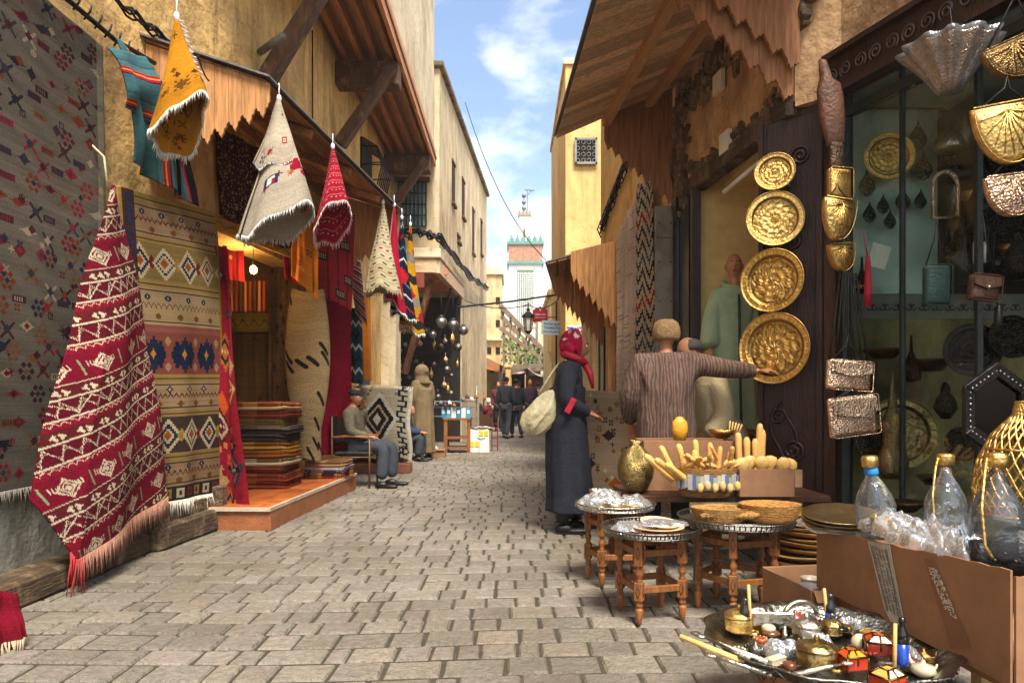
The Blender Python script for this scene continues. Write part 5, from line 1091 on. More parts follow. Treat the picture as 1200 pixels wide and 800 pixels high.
def kohl(p, lab, colb, colt, h=.1, stick=(.2, 0, 1)):
    p = Vector(p); t = thing('perfume_bottle', p, lab, 'bottle'); m = MB(); m.lathe([(.001, 0), (.017, 0), (.018, .008), (.018, h*.55)], p, 16, col=L(colb)); m.build('base', gloss, t)
    m = MB(); m.lathe([(.0182, h*.55), (.018, h*.8), (.009, h*.95), (.008, h*1.05), (.011, h*1.08), (.009, h*1.2), (.001, h*1.22)], p, 16, col=L(colt)); m.build('top', gloss, t)
    return t
def stick(p, d, l, lab, r_=.006): p = Vector(p); d = Vector(d).normalized(); m = MB(); m.tube([p, p+d*l*.5, p+d*l], [r_, r_, r_*.9], 8); tag(m.build('bamboo_stick', palewood, loc=p), lab, 'stick', 'bamboo sticks on the foreground tray')
kohl(tp_(873, 741), 'little bottle of yellow oil with dark top at the left of the foreground tray', 'c9a21c', '2a2a22')
kohl(tp_(973, 735), 'little cobalt blue bottle at the far rim of the foreground tray', '123a8c', '2a3038')
kohl(tp_(1057, 778), 'cobalt blue and black bottle at the right of the foreground tray', '1340a0', '15181c', .12)
stick(tp_(880, 742), (-.05, .0, 1), .17, 'bamboo stick upright beside the bottle of yellow oil')
stick(tp_(970, 735), (-.08, .02, 1), .14, 'bamboo stick upright before the far blue bottle')
stick(tp_(1048, 790), (.03, .02, 1), .15, 'bamboo stick upright before the right blue bottle')
stick(tp_(872, 775, .32), (-.62, .35, .16), .2, 'bamboo stick jutting out over the left rim of the tray', .009)
def spoon(p, ang, l, lab, mat=silver):
    p = Vector(p); d = Vector((math.cos(ang), math.sin(ang), .12)); m = MB(); m.tube([p, p+d*l*.6, p+d*l*.8], [.009, .006, .004], 8); m.ball(p+d*l*.9, .022, 10, sc=(1, .7, .3), R=Matrix.Rotation(ang, 3, 'Z')); tag(m.build('metal_spoon', mat, loc=p), lab, 'spoon', 'metal spoons and knives on the foreground tray')
for i, (px, py, a, l, w_) in enumerate(((880, 770, 2.3, .22, 'along the left rim'), (900, 775, 2.4, .25, 'second from the left rim'), (905, 790, 2.6, .2, 'nearest the front rim'), (930, 790, .2, .2, 'pointing right at the front'), (920, 745, 1.2, .16, 'standing among the tins'), (1000, 740, 2.0, .15, 'leaning behind the red box'), (1075, 780, 1.9, .16, 'at the right rim'))): spoon(tp_(px, py, .305), a, l, 'silvery spoon '+w_+' of the foreground tray')
m = MB(); c = tp_(938, 722, .31); m.tube([c+Vector((.07*math.cos(a), .02*math.cos(a), .055*math.sin(a))) for a in np.linspace(0, PI, 14)], .01, 8); tag(m.build('silver_bangle', silver, loc=c), 'thick silver bangle standing at the far side of the foreground tray', 'bangle')
m = MB(); c = tp_(905, 735, .31); m.box(c+Vector((0, 0, .03)), (.15, .012, .05), rz=-.1); tag(m.build('silver_box_frame', silver, bevel=.004, loc=c), 'flat silver case standing at the far left of the foreground tray', 'case')
m = MB(); c = tp_(1026, 748, .33); m.ball(c, .03, 14, sc=(1, 1, .8)); tag(m.build('amber_ball', M('pale_amber', 'c9b060', .2, var=.1, spec=.7), loc=c), 'pale amber ball behind the red trinket box', 'ball')
m = MB(); c = tp_(1008, 752, .31); m.ball(c, .028, 12); tag(m.build('cream_ball', M('bone', 'd9c79a', .35), loc=c), 'cream bone ball left of the pale amber ball', 'ball')
for i, (px, py, s) in enumerate(((915, 765, (.06, .05, .05)), (995, 735, (.05, .04, .05)), (960, 755, (.04, .04, .05)), (1065, 770, (.04, .05, .04)))): crumple('plastic_wrap', tp_(px, py, .295), s, 'crumpled clear wrap on the foreground tray, '+['left of the large brass tin', 'near the far rim', 'behind the large brass tin', 'at the right rim'][i], seed=40+i, cat='wrap')
# carved dark lozenges on the square blocks of the stands
r = np.random.RandomState(88); cnt = {}
colw = ['bright silver', 'coral red', 'ivory', 'pewter grey', 'amber', 'black', 'bronze', 'silver grey', 'rust brown', 'dull gold']; colh = ['d0d0cc', '983828', 'c8bc9c', '6c6862', 'b07820', '1c1a1a', '8a6438', 'a8a8a4', '6a3c20', 'a88c48']
shp = ['round pill box', 'flat square box', 'tiny teapot', 'bead ring', 'small hinged case', 'oval brooch']
combo = [(a, b) for a in range(10) for b in range(6)]; r.shuffle(combo)
for i in range(58):
    ci, k = combo[i]; a, q = (r.rand()*1.5-.25)*PI, .04+.25*math.sqrt(r.rand()); p = Vector((1.03+q*math.cos(a), 2.25+q*math.sin(a), .285+.03*r.rand()*(q < .22))); s_ = r.uniform(1.0, 1.6); m = MB(); cc = L(colh[ci])*.8
    if k == 0: m.lathe([(.001, 0), (.018*s_, 0), (.02*s_, .004), (.02*s_, .014), (.015*s_, .02), (.001, .022)], p, 16)
    elif k == 1: m.box(p+Vector((0, 0, .01)), (.042*s_, .036*s_, .02), rz=a)
    elif k == 2: m.lathe([(.001, 0), (.014*s_, 0), (.024*s_, .014), (.02*s_, .03), (.008, .036), (.005, .046), (.001, .048)], p, 16); m.tube([p+Vector((.02, 0, .012)), p+Vector((.038, 0, .022)), p+Vector((.042, 0, .034))], [.005, .004, .003], 6)
    elif k == 3:
        for t in range(10): m.ball(p+Vector((.02*math.cos(t*.628), .02*math.sin(t*.628), .006)), .0055, 6)
    elif k == 4: m.box(p+Vector((0, 0, .014)), (.055*s_, .028, .018), rz=a); m.box(p+Vector((0, 0, .0255)), (.058*s_, .031, .004), rz=a)
    else: m.ball(p+Vector((0, 0, .008)), .02*s_, 12, sc=(1, .7, .35))
    m.c = [tuple(cc)]*len(m.c); tag(m.build(['pill_box', 'square_box', 'tiny_teapot', 'bead_ring', 'hinged_case', 'oval_brooch'][k], gloss if ci not in (0, 3, 6, 7, 9) else M('mixed_metal', 'ffffff', .3, .9, var=.3, bump=.3), bevel=.001 if k in (1, 4) else 0, loc=p), colw[ci]+' '+shp[k]+' among the trinkets on the foreground tray', shp[k].split()[-1], 'small coloured trinkets on the foreground tray')
r = np.random.RandomState(77); wd_ = ['left rim', 'front left', 'front', 'centre', 'far rim', 'right', 'far left', 'far right', 'front right', 'middle left']
for i in range(10):
    a, q = r.rand()*2*PI, .12+.16*r.rand(); p = Vector((1.03+q*math.cos(a), 2.25+q*math.sin(a), .29)); m = MB(); k = i % 3
    if k == 0: m.lathe([(.001, 0), (.025, .004), (.03, .02), (.028, .02), (.001, .008)], p, 16)
    elif k == 1: m.box(p+Vector((0, 0, .012)), (.05, .03, .024), rz=a)
    else: m.tube([p+Vector((.02*math.cos(t), .02*math.sin(t), .008)) for t in np.linspace(0, 2*PI, 17)], .005, 6)
    tag(m.build(['little_dish', 'matchbox_case', 'metal_ring'][k], [silver, oldb, brass][k], bevel=0, loc=p), 'tiny '+['silver dish', 'old brass case', 'brass ring'][k]+' lying loose among the trinkets, toward the '+wd_[i], ['dish', 'case', 'ring'][k], 'tiny trinkets on the foreground tray')
# ================================================================== rugs and textiles on the left
RED, DR, OCH, CRM, NAVY, BLK, TAN, ORG, TEAL, BRN, WINE = 'a5122c', '6e1420', 'b98a2c', 'd9c8a4', '1d2a44', '201b1c', 'a58a62', 'c8611e', '2f6a70', '5a3824', '5a1220'
# big grey rug, wall parallel
a = canvas(260, 360, '6c6355'); r = np.random.RandomState(9); ph_ = r.rand(320)*6
a *= (1+.10*np.sin(np.arange(360)[:, None, None]*.35+np.sin(np.arange(260)[None, :, None]*.05)*3)+.08*(r.rand(360, 1, 1)-.5))
PAL = ['6a1c24', '7a3420', '2a2a3c', 'a8947a', '4a2028', '7a4c2c', '232225', '8a2430', '34343c', '3c1c22']
for gy in range(21):
    for gx in range(16):
        x, y = 8+gx*16+r.randint(-5, 6)+(gy % 2)*6, 8+gy*17+r.randint(-5, 6); k = r.randint(5); c1, c2 = PAL[r.randint(10)], PAL[r.randint(10)]
        if k == 0: dia(a, x, y, r.randint(4, 8), r.randint(3, 6), c1); dia(a, x, y, 2.5, 2.5, c2)
        elif k == 1: a[max(y-2, 0):y+3, max(x-6, 0):x+6] = L(c1); a[max(y-1, 0):y+2, max(x-4, 0):x+4:2] = L(c2)
        elif k == 2:
            for q in range(-5, 6): 
                for w_ in (q, -q):
                    if 0 <= y+q < 359 and 0 <= x+w_ < 258: a[y+q:y+q+2, x+w_:x+w_+2] = L(c1)
            dia(a, x, y, 3, 3, c2)
        elif k == 3:
            for an_ in range(6): dia(a, x+5*math.cos(an_*1.05), y+5*math.sin(an_*1.05), 2.5, 2.5, c1)
            dia(a, x, y, 2.5, 2.5, c2)
        else: dia(a, x, y, 7, 3, c1); dia(a, x+3, y-2, 3, 3, c2)
motifs(a, 90, PAL, (1, 1), 5)
a[:, 252:] = a[:, 252:]*.6+L('b8a888')*.4
Pg = quad((-2.80, 2.2, 3.5), (-2.80, 4.68, 3.52), (-2.80, 2.2, .6), (-2.80, 4.62, .6), amp=.012, nf=2, belly=.02, out=(1, 0, 0))
rug('large_grey_rug', 'huge grey rug with scattered small dark red and brown motifs covering the near left wall', 'rug', a, Pg, fr=dict(n=240, ln=.08, th=.003, c='8d8474', u0=.4, u1=1))
# red striped rug, gathered at its top
W, H = 200, 330; a = canvas(W, H, '780e26'); y = H-6; k = 0; WH = 'cfc0a0'
while y > 24:       # bands counted up from the lower edge
    t = k % 7
    if t in (0, 4):
        h = 20; rows(a, y-h, y, '5e0e1e'); rows(a, y-1, y, WH); rows(a, y-h, y-h+1, WH)
        zig(a, y-h+2, y-2, 18, 1.5, WH); zig(a, y-h+2, y-2, 36, 1.5, WH) if t == 0 else None; zig(a, y-h+6, y-6, 18, 1, '9a8a70')
    elif t == 2:
        h = 30; rows(a, y-h, y, '780e26'); rows(a, y-1, y, WH)
        for x in range(16, W, 46):
            dia(a, x, y-h/2, 13, 11, WH, .22); dia(a, x, y-h/2, 8, 7, WH, .3); dia(a, x, y-h/2, 3, 3, WH)
            for q in range(-16, 17, 3): a[y-h//2-1-abs(q)//3:y-h//2+1, max(0, min(W-1, x+q))] = L(WH)
            a[y-h+6:y-6, (x+23) % W:(x+23) % W+2] = L('8a9a6a')
    elif t in (1, 5):
        h = 13; rows(a, y-h, y, '5f1c20'); rows(a, y-1, y, WH)
        for x in range(6, W, 24): dia(a, x, y-h/2, 5, 3.5, WH); dia(a, x+5, y-h/2, 5, 3.5, WH); dia(a, x+2.5, y-h/2, 2, 2, '5f1c20')
    else: h = 9; rows(a, y-h, y, '840f26'); zig(a, y-h+2, y-3, 8, 1, WH); rows(a, y-h, y-h+1, WH)
    y -= h; k += 1
big = a
ap = np.array((-2.66, 4.56, 2.53))
def Pr(U, V):
    # width grows from the knot; the lower edge is a slanting corner
    b0, b1, b2 = np.array((-2.66, 3.72, .56)), np.array((-2.44, 3.86, .2)), np.array((-2.52, 4.99, .40))
    w1 = np.clip(U/.28, 0, 1)[..., None]; w2 = np.clip((U-.28)/.72, 0, 1)[..., None]
    bot = b0*(1-w1)+b1*w1*(1-w2)+b2*w2*w1; bot = np.where((U < .28)[..., None], b0*(1-w1)+b1*w1, b1*(1-w2)+b2*w2)
    top = ap+np.array((0, .05, 0))*(U[..., None]-.5); s = V[..., None]
    p = top*(1-s)+bot*s
    # fuller shoulders on the right
    p = p+np.array((0.0, .10, 0))*(np.sin(PI*V)*(U-.3))[..., None]+np.array((.10, -.02, 0))*(np.sin(PI*V)*.6*np.sin(PI*U))[..., None]
    d = .03*V*np.sin(2*PI*2.2*U+1)*(1-.3*V)+.012*np.sin(14*V+4*U); return p[..., 0]+d, p[..., 1], p[..., 2]
uu, vv_ = np.meshgrid((np.arange(190)+.5)/190, (np.arange(350)+.5)/350); _, yy_, zz_ = Pr(uu, vv_)
dy_, dz_ = yy_-3.86, zz_-.2; sl = .34; tt = (dz_-dy_*sl)/math.hypot(1, sl); ss = (dy_+dz_*sl)/math.hypot(1, sl)+.35*(zz_/2.6)*0
ww = np.clip(1-.0*tt, .2, 1); row_ = (big.shape[0]-7-(tt/1.72*big.shape[0]).astype(int)) % (big.shape[0]-30)+24; row_ = np.clip(row_, 0, big.shape[0]-1); cen = 3.86+.5+.0*tt
col_ = ((ss+.2)/1.15*big.shape[1]).astype(int) % big.shape[1]; a = big[row_, col_]
rug('red_striped_rug', 'crimson rug with white zigzag bands hung by one corner on the left', 'rug', a, Pr,
    fr=[dict(n=200, ln=.13, c='ab7c66', u0=.28, u1=1, seed=1, th=.0035, sp=.25), dict(n=8, ln=.25, c='b03a3a', u0=.24, u1=.32, seed=2, th=.006)])
m = MB().tube([(-2.7, 4.56, 2.5), (-2.72, 4.55, 2.72), (-2.8, 4.53, 2.8)], .008, 6); tag(m.build('hook_cord', M('pale_cord', 'c8b898'), loc=(-2.7, 4.56, 2.7)), 'pale cord tying the crimson corner-hung rug to the wall', 'cord')
# kilim
W, H = 130, 250; a = canvas(W, H, '9c7a62'); k = 0
blocks = [('och', 8), ('tan', 26), ('och', 5), ('diaA', 30), ('och', 6), ('tan', 30), ('red', 6), ('navy', 34), ('och', 6), ('tan', 24), ('och', 5), ('diaB', 30), ('och', 6), ('tan', 22), ('diaS', 12), ('och', 6)]; y = 0
for kind, h in blocks:
    if kind == 'och': rows(a, y, y+h, 'a5854a'); rows(a, y+h//2, y+h//2+1, '4a3a1c')
    elif kind == 'red': rows(a, y, y+h, '96564a')
    elif kind == 'tan':
        rows(a, y, y+h, ['a88a64', 'a0805c', 'b09468'][k % 3]); rows(a, y+2, y+3, '3a2a22'); zig(a, y+h*.4, y+h*.4+5, 6, 1.5, '5a2a24'); 
        for x in range(26, W-8, 24): dia(a, x, y+h*.25, 4, 3, '24304a'); dia(a, x+12, y+h*.75, 4, 3, '7a4a22'); dia(a, x, y+h*.25, 1.5, 1.2, 'c9b48a')
        rows(a, y+h-3, y+h-2, '3a2a22')
    elif kind in ('diaA', 'diaB'):
        rows(a, y, y+h, '8f7440' if kind == 'diaA' else '453630')
        for i, x in enumerate(range(20, W+10, 29)):
            dia(a, x, y+h/2, 14, h*.48, 'd0bd94', step=2); dia(a, x, y+h/2, 10, h*.36, '2a2c44', step=2); dia(a, x, y+h/2, 7, h*.25, 'd0bd94', step=2); dia(a, x, y+h/2, 4, h*.14, 'a5541e', step=1)
            dia(a, x+14.5, y+h/2, 5, h*.2, ['7a2226', 'b08430'][i % 2], step=1)
    elif kind == 'navy':
        rows(a, y, y+h, '8a4a3c')
        for x in range(30, W, 36):
            dia(a, x, y+h/2, 16, h*.45, '232a42', step=3); dia(a, x-9, y+h/2, 6, h*.4, '1b2440', step=2); dia(a, x+9, y+h/2, 6, h*.4, '1b2440', step=2); dia(a, x, y+h/2, 3, 4, 'c98f2a')
            dia(a, x+18, y+h*.2, 4, 4, 'b08a60'); dia(a, x+18, y+h*.8, 4, 4, 'b08a60')
    elif kind == 'diaS':
        rows(a, y, y+h, '2c2a2c')
        for x in range(18, W, 14): a[y+2:y+h-2, x:x+9] = L(['c8b48a', 'a57c22', '7e2c2e'][x % 3]); a[y+4:y+h-4, x+3:x+6] = L('2a2c44')
    y += h; k += 1
cols(a, 0, 4, 'b08c46'); cols(a, 4, 18, '4a2a26')
for yy in range(2, H, 9): dia(a, 11, yy+4, 6, 4, ['8a3a24', 'b8a078', '24304a'][yy % 3], .6)
cols(a, W-3, W, 'a57c22')
Pk = quad((-2.68, 4.62, 2.55), (-2.57, 5.93, 2.72), (-2.66, 4.66, .35), (-2.52, 5.92, .30), amp=.02, nf=1.5, ph=2, belly=.05, out=(1, 0, 0))
rug('kilim_rug', 'flatwoven ochre and rose kilim with rows of dark diamonds and white bottom fringe', 'rug', a, Pk, fr=dict(n=260, ln=.12, c='d8d0bc', th=.0035))
# turkish style red rug at doorway
W, H = 60, 180; a = canvas(W, H, '941a2c')
for i, y in enumerate(range(18, H, 26)):
    x = [12, 40, 22, 48][i % 4]; dia(a, x, y, 17, 13, ['5a1a26', '33363c', 'b4602c', '7c1f2c'][i % 4], step=2); dia(a, x, y, 12, 9, ['b8a07c', 'a8485a', '2c2426', 'c0803c'][i % 4], .35, 1)
    for q in range(5): dia(a, x-8+4*q, y, 1.5, 1.5, 'c9a880')
    dia(a, (x+28) % W, y+10, 10, 8, ['c4521e', '2a2024', 'b88a5a'][i % 3], step=2)
for k in range(26): yy, xx = RG.randint(120, H-6), RG.randint(2, W-8); a[yy:yy+4, xx:xx+6] = L(['c4521e', '201a1e', 'd07a3a', '7c1522'][k % 4])
def Pd(U, V):
    x0 = -2.60+.02*V; Y0_ = 5.95; w_ = .10+.16*V**.9
    A = (U-.5)*2.6; x = x0+.03+(w_)*(U)+.02*np.sin(A*3+V*4); y = Y0_+.10*np.sin(U*PI)*(-1)*.9+.07*np.cos(A*2.2)+.03*np.sin(V*8)
    return x, y, 2.42-2.30*V+.05*np.cos(U*5)*V
rug('red_medallion_rug', 'red and orange rug with angular medallions hanging folded at the left jamb of the doorway', 'rug', a, Pd)
# striped teal garment
W, H = 60, 90; 
def stripes(W, H, seq, vert=True):
    a = canvas(W, H, '3f6a6c'); n = W if vert else H; i = 0; k = 0
    while i < n:
        c, w_ = seq[k % len(seq)]
        if vert: cols(a, i, min(n, i+w_), c)
        else: rows(a, i, min(n, i+w_), c)
        i += w_; k += 1
    return a
seq = [('3c6468', 9), ('2a4a52', 1), ('4a7274', 5), ('b01c30', 2), ('d0a030', 1), ('b01c30', 2), ('201a20', 1), ('3c6468', 6)]
gt = thing('striped_tunic', (-2.66, 5.0, 3), 'teal tunic with red and yellow stripes hanging folded from the wall rail', 'tunic')
P1 = quad((-2.62, 4.52, 3.50), (-2.60, 4.92, 3.42), (-2.60, 4.66, 2.72), (-2.56, 5.32, 2.66), amp=.035, nf=1.5, belly=.05, out=(1, 0, 0)); grid('body', abrash(stripes(70, 80, seq)), P1, cloth, gt)
P2 = quad((-2.59, 4.38, 3.36), (-2.56, 4.78, 3.5), (-2.56, 4.50, 3.02), (-2.54, 4.90, 3.06), amp=.03, nf=1, belly=.06, out=(1, 0, 0)); grid('sleeve', abrash(stripes(60, 50, seq, False)), P2, cloth, gt)
P3 = quad((-2.6, 4.86, 3.5), (-2.58, 5.04, 3.44), (-2.55, 5.22, 2.68), (-2.52, 5.42, 2.62), amp=.03, nf=1, ph=1, belly=.04, out=(1, 0, 0)); grid('front_opening', abrash(stripes(40, 80, [('201a20', 8), ('b98a4c', 4), ('201a20', 3), ('b01c30', 3), ('3c6468', 9), ('b01c30', 3)])), P3, cloth, gt)
# rail
rl = thing('wall_rail', (-2.78, 4.2, 3.55), 'dark iron rail with small hooks along the wall above the grey rug', 'rail')
m = MB(); m.tube([(-2.76, 2.2, 3.53), (-2.76, 4.75, 3.60), (-2.68, 5.12, 3.62)], .017, 8); m.build('rod', iron, rl); m = MB()
for k in range(16): y = 3.3+.11*k; m.tube([(-2.76, y, 3.55), (-2.72, y, 3.6), (-2.71, y, 3.64)], .007, 5)
m.build('hook', iron, rl)
# cone rugs
def cone_rug(name, px, py, Y, Ln, R, cv, lab, a0, tilt, fr_c='d8d4c8', n=70, sx_=1, lean=(0, 0), mat=None, group='rugs hung as cones from the canopy', span=1.12, fl=.05, p=1.0, layers=None):
    apx = at(px, py, Y); P = cone(apx, Ln, R, a0=a0, span=span, tilt=tilt, sx=sx_, lean=lean, flut=fl, p=p); t = thing(name, apx, lab, 'rug', group)
    grid('weave', abrash(cv), P, mat or fabric, t, thick=.009)
    fringe(P, int(n*2.2), .045, fr_c, t, th=.0038, sp=.6)
    m = MB(); m.ball(apx+Vector((0, 0, .0)), .02, 8, sc=(1, 1, 1.8)); m.tube([apx, apx+Vector((0, 0, .12))], .004, 5); m.build('tied_tip', fringe_m, t, )
    if layers:
        Lf, Rf, cv2, tl_ = layers; P2 = cone(apx+Vector((0, -.008, .01)), Lf, Rf, a0=a0+.3, span=1.02, tilt=tl_, sx=sx_, flut=.03); grid('upper_fold', abrash(cv2), P2, mat or fabric, t, thick=.009); fringe(P2, 110, .022, fr_c, t, th=.003, name='fold_fringe')
    return t
a = canvas(90, 90, 'd08a1e'); a = motifs(a, 26, ['7a4a18', '5a3418'], (1, 1), 4, 50, 84); a = motifs(a, 8, ['7a4a18'], (1, 2), 6)
t = cone_rug('yellow_cone_rug', 207, 20, 4.55, .72, .155, a, 'golden yellow rug hung as a cone with white fringe, nearest of the cone-hung rugs', 2.4, (-.15, .06), 'e4dfd0', fl=.1, lean=(.02, 0), n=120)
# white fringe down its open edge
Pc = cone(at(207, 20, 4.55), .72, .155, a0=2.4, tilt=(-.15, .06), lean=(.02, 0), flut=.1)
m = MB()
for k in range(110):
    v = .03+.95*k/110; x, y, z = Pc(np.array([[.60]]), np.array([[v]])); p = Vector((x[0, 0], y[0, 0], z[0, 0])); m.tube([p, p+Vector((.035, -.01, .012*math.sin(k)))+Vector((random.uniform(-.01, .01), 0, -.015))], [.005, .002], 4, col=(.85, .82, .74))
m.build('side_fringe', fringe_m, t)
a = canvas(110, 100, 'bfb19a'); a = motifs(a, 34, ['7a2230', '2c3448', 'a8622c', '5a5250', '9c1c34'], (1, 1), 8)
for k in range(34): a[38+k:42+k, 18+int(k*.9)+(k//4 % 2)*5:24+int(k*.9)+(k//4 % 2)*5] = L('a01634')
a[66:74, 22:31] = L('26305a'); a[67:73, 24:29] = L('e0dccc'); a[69:73, 27:29] = L('b01c34')
a2 = canvas(90, 50, 'c4b59c'); a2 = motifs(a2, 14, ['a01634', '5a5250', '8a2a3a'], (1, 1), 5)
cone_rug('cream_cone_rug', 327, 116, 5.3, .98, .25, a, 'cream rug with red zigzag hung as a two-tier cone with white fringe', PI*.95, (-.13, 0), layers=(.55, .155, a2, (0, 0)), n=110, fl=.05)
a = canvas(70, 70, 'a91432'); 
for y in range(6, 70, 9): rows(a, y, y+1, 'd87060'); a[y+3:y+4, ::3] = L('e0c0a0')
cone_rug('crimson_cone_rug', 390, 172, 6.3, .72, .155, a, 'crimson rug rolled into a narrow cone with its dark mouth open', PI*.8, (-.12, .12), 'e0c4c0', n=60)
a = canvas(80, 100, 'cdbd98'); 
for i, y in enumerate(range(6, 98, 8)): a[y:y+2, (np.arange(80) % (8+i % 3) < 4)] = L(['8a3a30', '5a5040', '3a4a50'][i % 3]); rows(a, y+4, y+5, 'a9936a')
cone_rug('beige_patterned_cone_rug', 449, 237, 8.2, 1.08, .2, a, 'beige cone-hung rug with rows of small dashes near the far end of the canopy', PI, (0, 0), 'bfae88', n=40)
a = canvas(50, 90, 'b01734'); a[:, 44:] = L('d8b0a8'); cone_rug('scarlet_cone_rug', 462, 240, 8.5, 1.25, .13, a, 'plain scarlet cone-hung rug behind the beige dashed one', PI, (.1, 0), 'e6d8d0', n=40)
a = canvas(60, 100, '151d30')
for i, y in enumerate(range(4, 96, 12)): zig(a, y, y+8, 12, 2, ['d8d8d0', 'b01c2c', '2f8a94'][i % 3])
dia(a, 15, 60, 8, 8, 'c01c2c'); dia(a, 45, 40, 8, 8, 'c01c2c'); cone_rug('navy_cone_rug', 471, 255, 8.8, 1.25, .15, a, 'navy cone-hung rug with white, red and turquoise zigzags', PI, (.05, 0), 'dcdcd8', n=40)
a = canvas(60, 100, 'c9921c')
for i, y in enumerate(range(0, 100, 20)): rows(a, y+8, y+16, ['2a2420', '8a8478'][i % 2]); dia(a, 15+10*(i % 3), y+5, 6, 5, 'b01c2c')
cone_rug('yellow_banded_cone_rug', 481, 263, 9.1, 1.4, .155, a, 'yellow cone-hung rug with dark bands, farthest of the cone-hung rugs', PI, (.05, 0), 'e8e4dc', n=50)
# inside the doorway
a = canvas(90, 70, '4a1218'); r = np.random.RandomState(6); mk = r.rand(70, 90); a[(mk > .86)] = L('b89a6a'); a[(mk < .1)] = L('241014'); a[:, ::7] = L('2c0c12')
rug('sequined_hanging', 'dark wine coloured hanging covered in glinting sequins at the top of the doorway', 'hanging', a, quad((-2.66, 6.1, 3.55), (-2.30, 7.0, 3.5), (-2.62, 6.1, 2.75), (-2.26, 7.0, 2.62), amp=.03, nf=4, out=(1, -.3, 0)))
a = canvas(80, 14, 'b98a3a'); zig(a, 3, 11, 10, 2, '7a4a20'); rug('yellow_band', 'yellow band of fabric stretched across the top of the rug shop doorway', 'band', a, quad((-2.66, 6.02, 2.72), (-2.2, 7.4, 2.65), (-2.66, 6.02, 2.63), (-2.2, 7.4, 2.55), amp=.005, out=(1, -.3, 0)))
a = canvas(70, 40, '8a1c20'); motifs(a, 8, ['c98a3a', 'd0a060'], (1, 1), 3); rug('red_inner_banner', 'short red banner hanging inside the doorway left of the bulb', 'banner', a, quad((-3.1, 7.0, 2.66), (-2.75, 7.0, 2.66), (-3.1, 7.0, 2.34), (-2.75, 7.0, 2.3), amp=.01))
m = MB()
for k in range(10): x = -3.12+.05*k; m.lathe([(.012, .12), (.016, .1), (.014, 0), (.02, -.2), (.01, -.22)], (x, 7.35, 2.25), 8, col=L(['7a3018', '4a2a18', '9a5a2a'][k % 3]))
tag(m.build('dark_tassel_row', cloth, loc=(-2.9, 7.35, 2.2)), 'row of dark tassels hanging in the shop behind the bulb', 'tassels')
a = canvas(80, 20, 'a58a2c'); zig(a, 6, 16, 12, 2, '6a5418'); rug('olive_shelf_cloth', 'olive yellow cloth edge with zigzag border across the shop interior', 'cloth', a, quad((-3.35, 8.0, 2.1), (-2.5, 8.0, 2.1), (-3.35, 8.0, 1.88), (-2.5, 8.0, 1.88), amp=.01))
a = canvas(50, 80, '7a5a32'); a = motifs(a, 6, ['5a4024'], (1, 1), 3); rug('brown_hanging_rug', 'plain brown rug hanging at the back left of the shop interior', 'rug', a, quad((-3.3, 8.06, 1.95), (-2.8, 8.06, 1.95), (-3.3, 8.06, .3), (-2.8, 8.06, .3), amp=.02))
a = canvas(60, 120, '6a5238'); a = motifs(a, 60, ['2c241c', '3a2a20', '8a6a40'], (1, 1), 13); rug('brown_spotted_rug', 'brown rug with small dark dashes hanging at the back right of the shop interior', 'rug', a, quad((-2.82, 7.9, 2.7), (-2.36, 7.8, 2.7), (-2.82, 7.9, .4), (-2.36, 7.8, .4), amp=.02))
lb = thing('hanging_bulb', (-2.62, 6.9, 2.3), 'glowing bare bulb hanging in the rug shop doorway', 'lamp')
c = at(297, 316, 6.9); m = MB().ball(c, .035, 12, sc=(1, 1, 1.25)); m.build('bulb', bulb_m, lb); m = MB().lathe([(.018, .03), (.02, .05), (.016, .09), (.004, .095)], c, 12); m.build('socket', leather, lb); m = MB().tube([c+Vector((0, 0, .09)), c+Vector((.0, 0, .5))], .004, 5); m.build('wire', iron, lb)
pl = bpy.data.lights.new('bulb_light', 'POINT'); pl.energy = 6; pl.color = (1, .62, .28); pl.shadow_soft_size = .05; po = bpy.data.objects.new('bulb_light', pl); COL.objects.link(po); po.location = c+Vector((0, -.08, -.04))
a = canvas(30, 60, 'c8741c'); motifs(a, 9, ['8a3a18', 'e0a040'], (1, 1), 3); rug('orange_scarf', 'narrow orange scarf hanging beside the cream cone-hung rug', 'scarf', a, quad((-2.2, 6.9, 2.95), (-1.98, 6.9, 2.9), (-2.24, 6.9, 2.35), (-1.95, 6.9, 2.1), amp=.03, nf=1.5))
a = canvas(80, 100, '8f1c2a')
for x in range(4, 80, 11): cols(a, x, x+2, '5a1a22')
for (x, y) in ((8, 20), (40, 8), (8, 55), (36, 46), (62, 30), (56, 84), (20, 86), (66, 66)): a[y:y+10, x:x+13] = L('2a2220'); a[y+2:y+8:2, x+2:x+11:2] = L('c0a880'); 
rug('maroon_striped_rug', 'maroon striped rug with small black and white blocks hanging under the canopy', 'rug', a, quad((-2.46, 7.25, 3.12), (-1.84, 8.0, 3.25), (-2.4, 7.25, 2.38), (-1.86, 8.0, 2.12), amp=.02, nf=2))
a = canvas(50, 120, '9c1230'); r = np.random.RandomState(8); a *= (1+.3*(r.rand(120, 50, 1)-.5))
rug('crimson_pile_rug', 'deep crimson deep-pile rug hanging behind the seated man', 'rug', a, quad((-2.34, 8.4, 2.6), (-2.10, 8.95, 2.55), (-2.34, 8.4, .4), (-2.12, 8.95, .4), amp=.03, nf=1.5), mat=shag)
a = canvas(60, 150, 'a18a62'); r = np.random.RandomState(4)
for k in range(14): x = r.randint(2, 50); y = r.randint(3, 140); [a.__setitem__((slice(y+q, y+q+3), slice(max(0, x+q-1), x+q+2)), L('2a221c')) for q in range(0, 9, 1)]
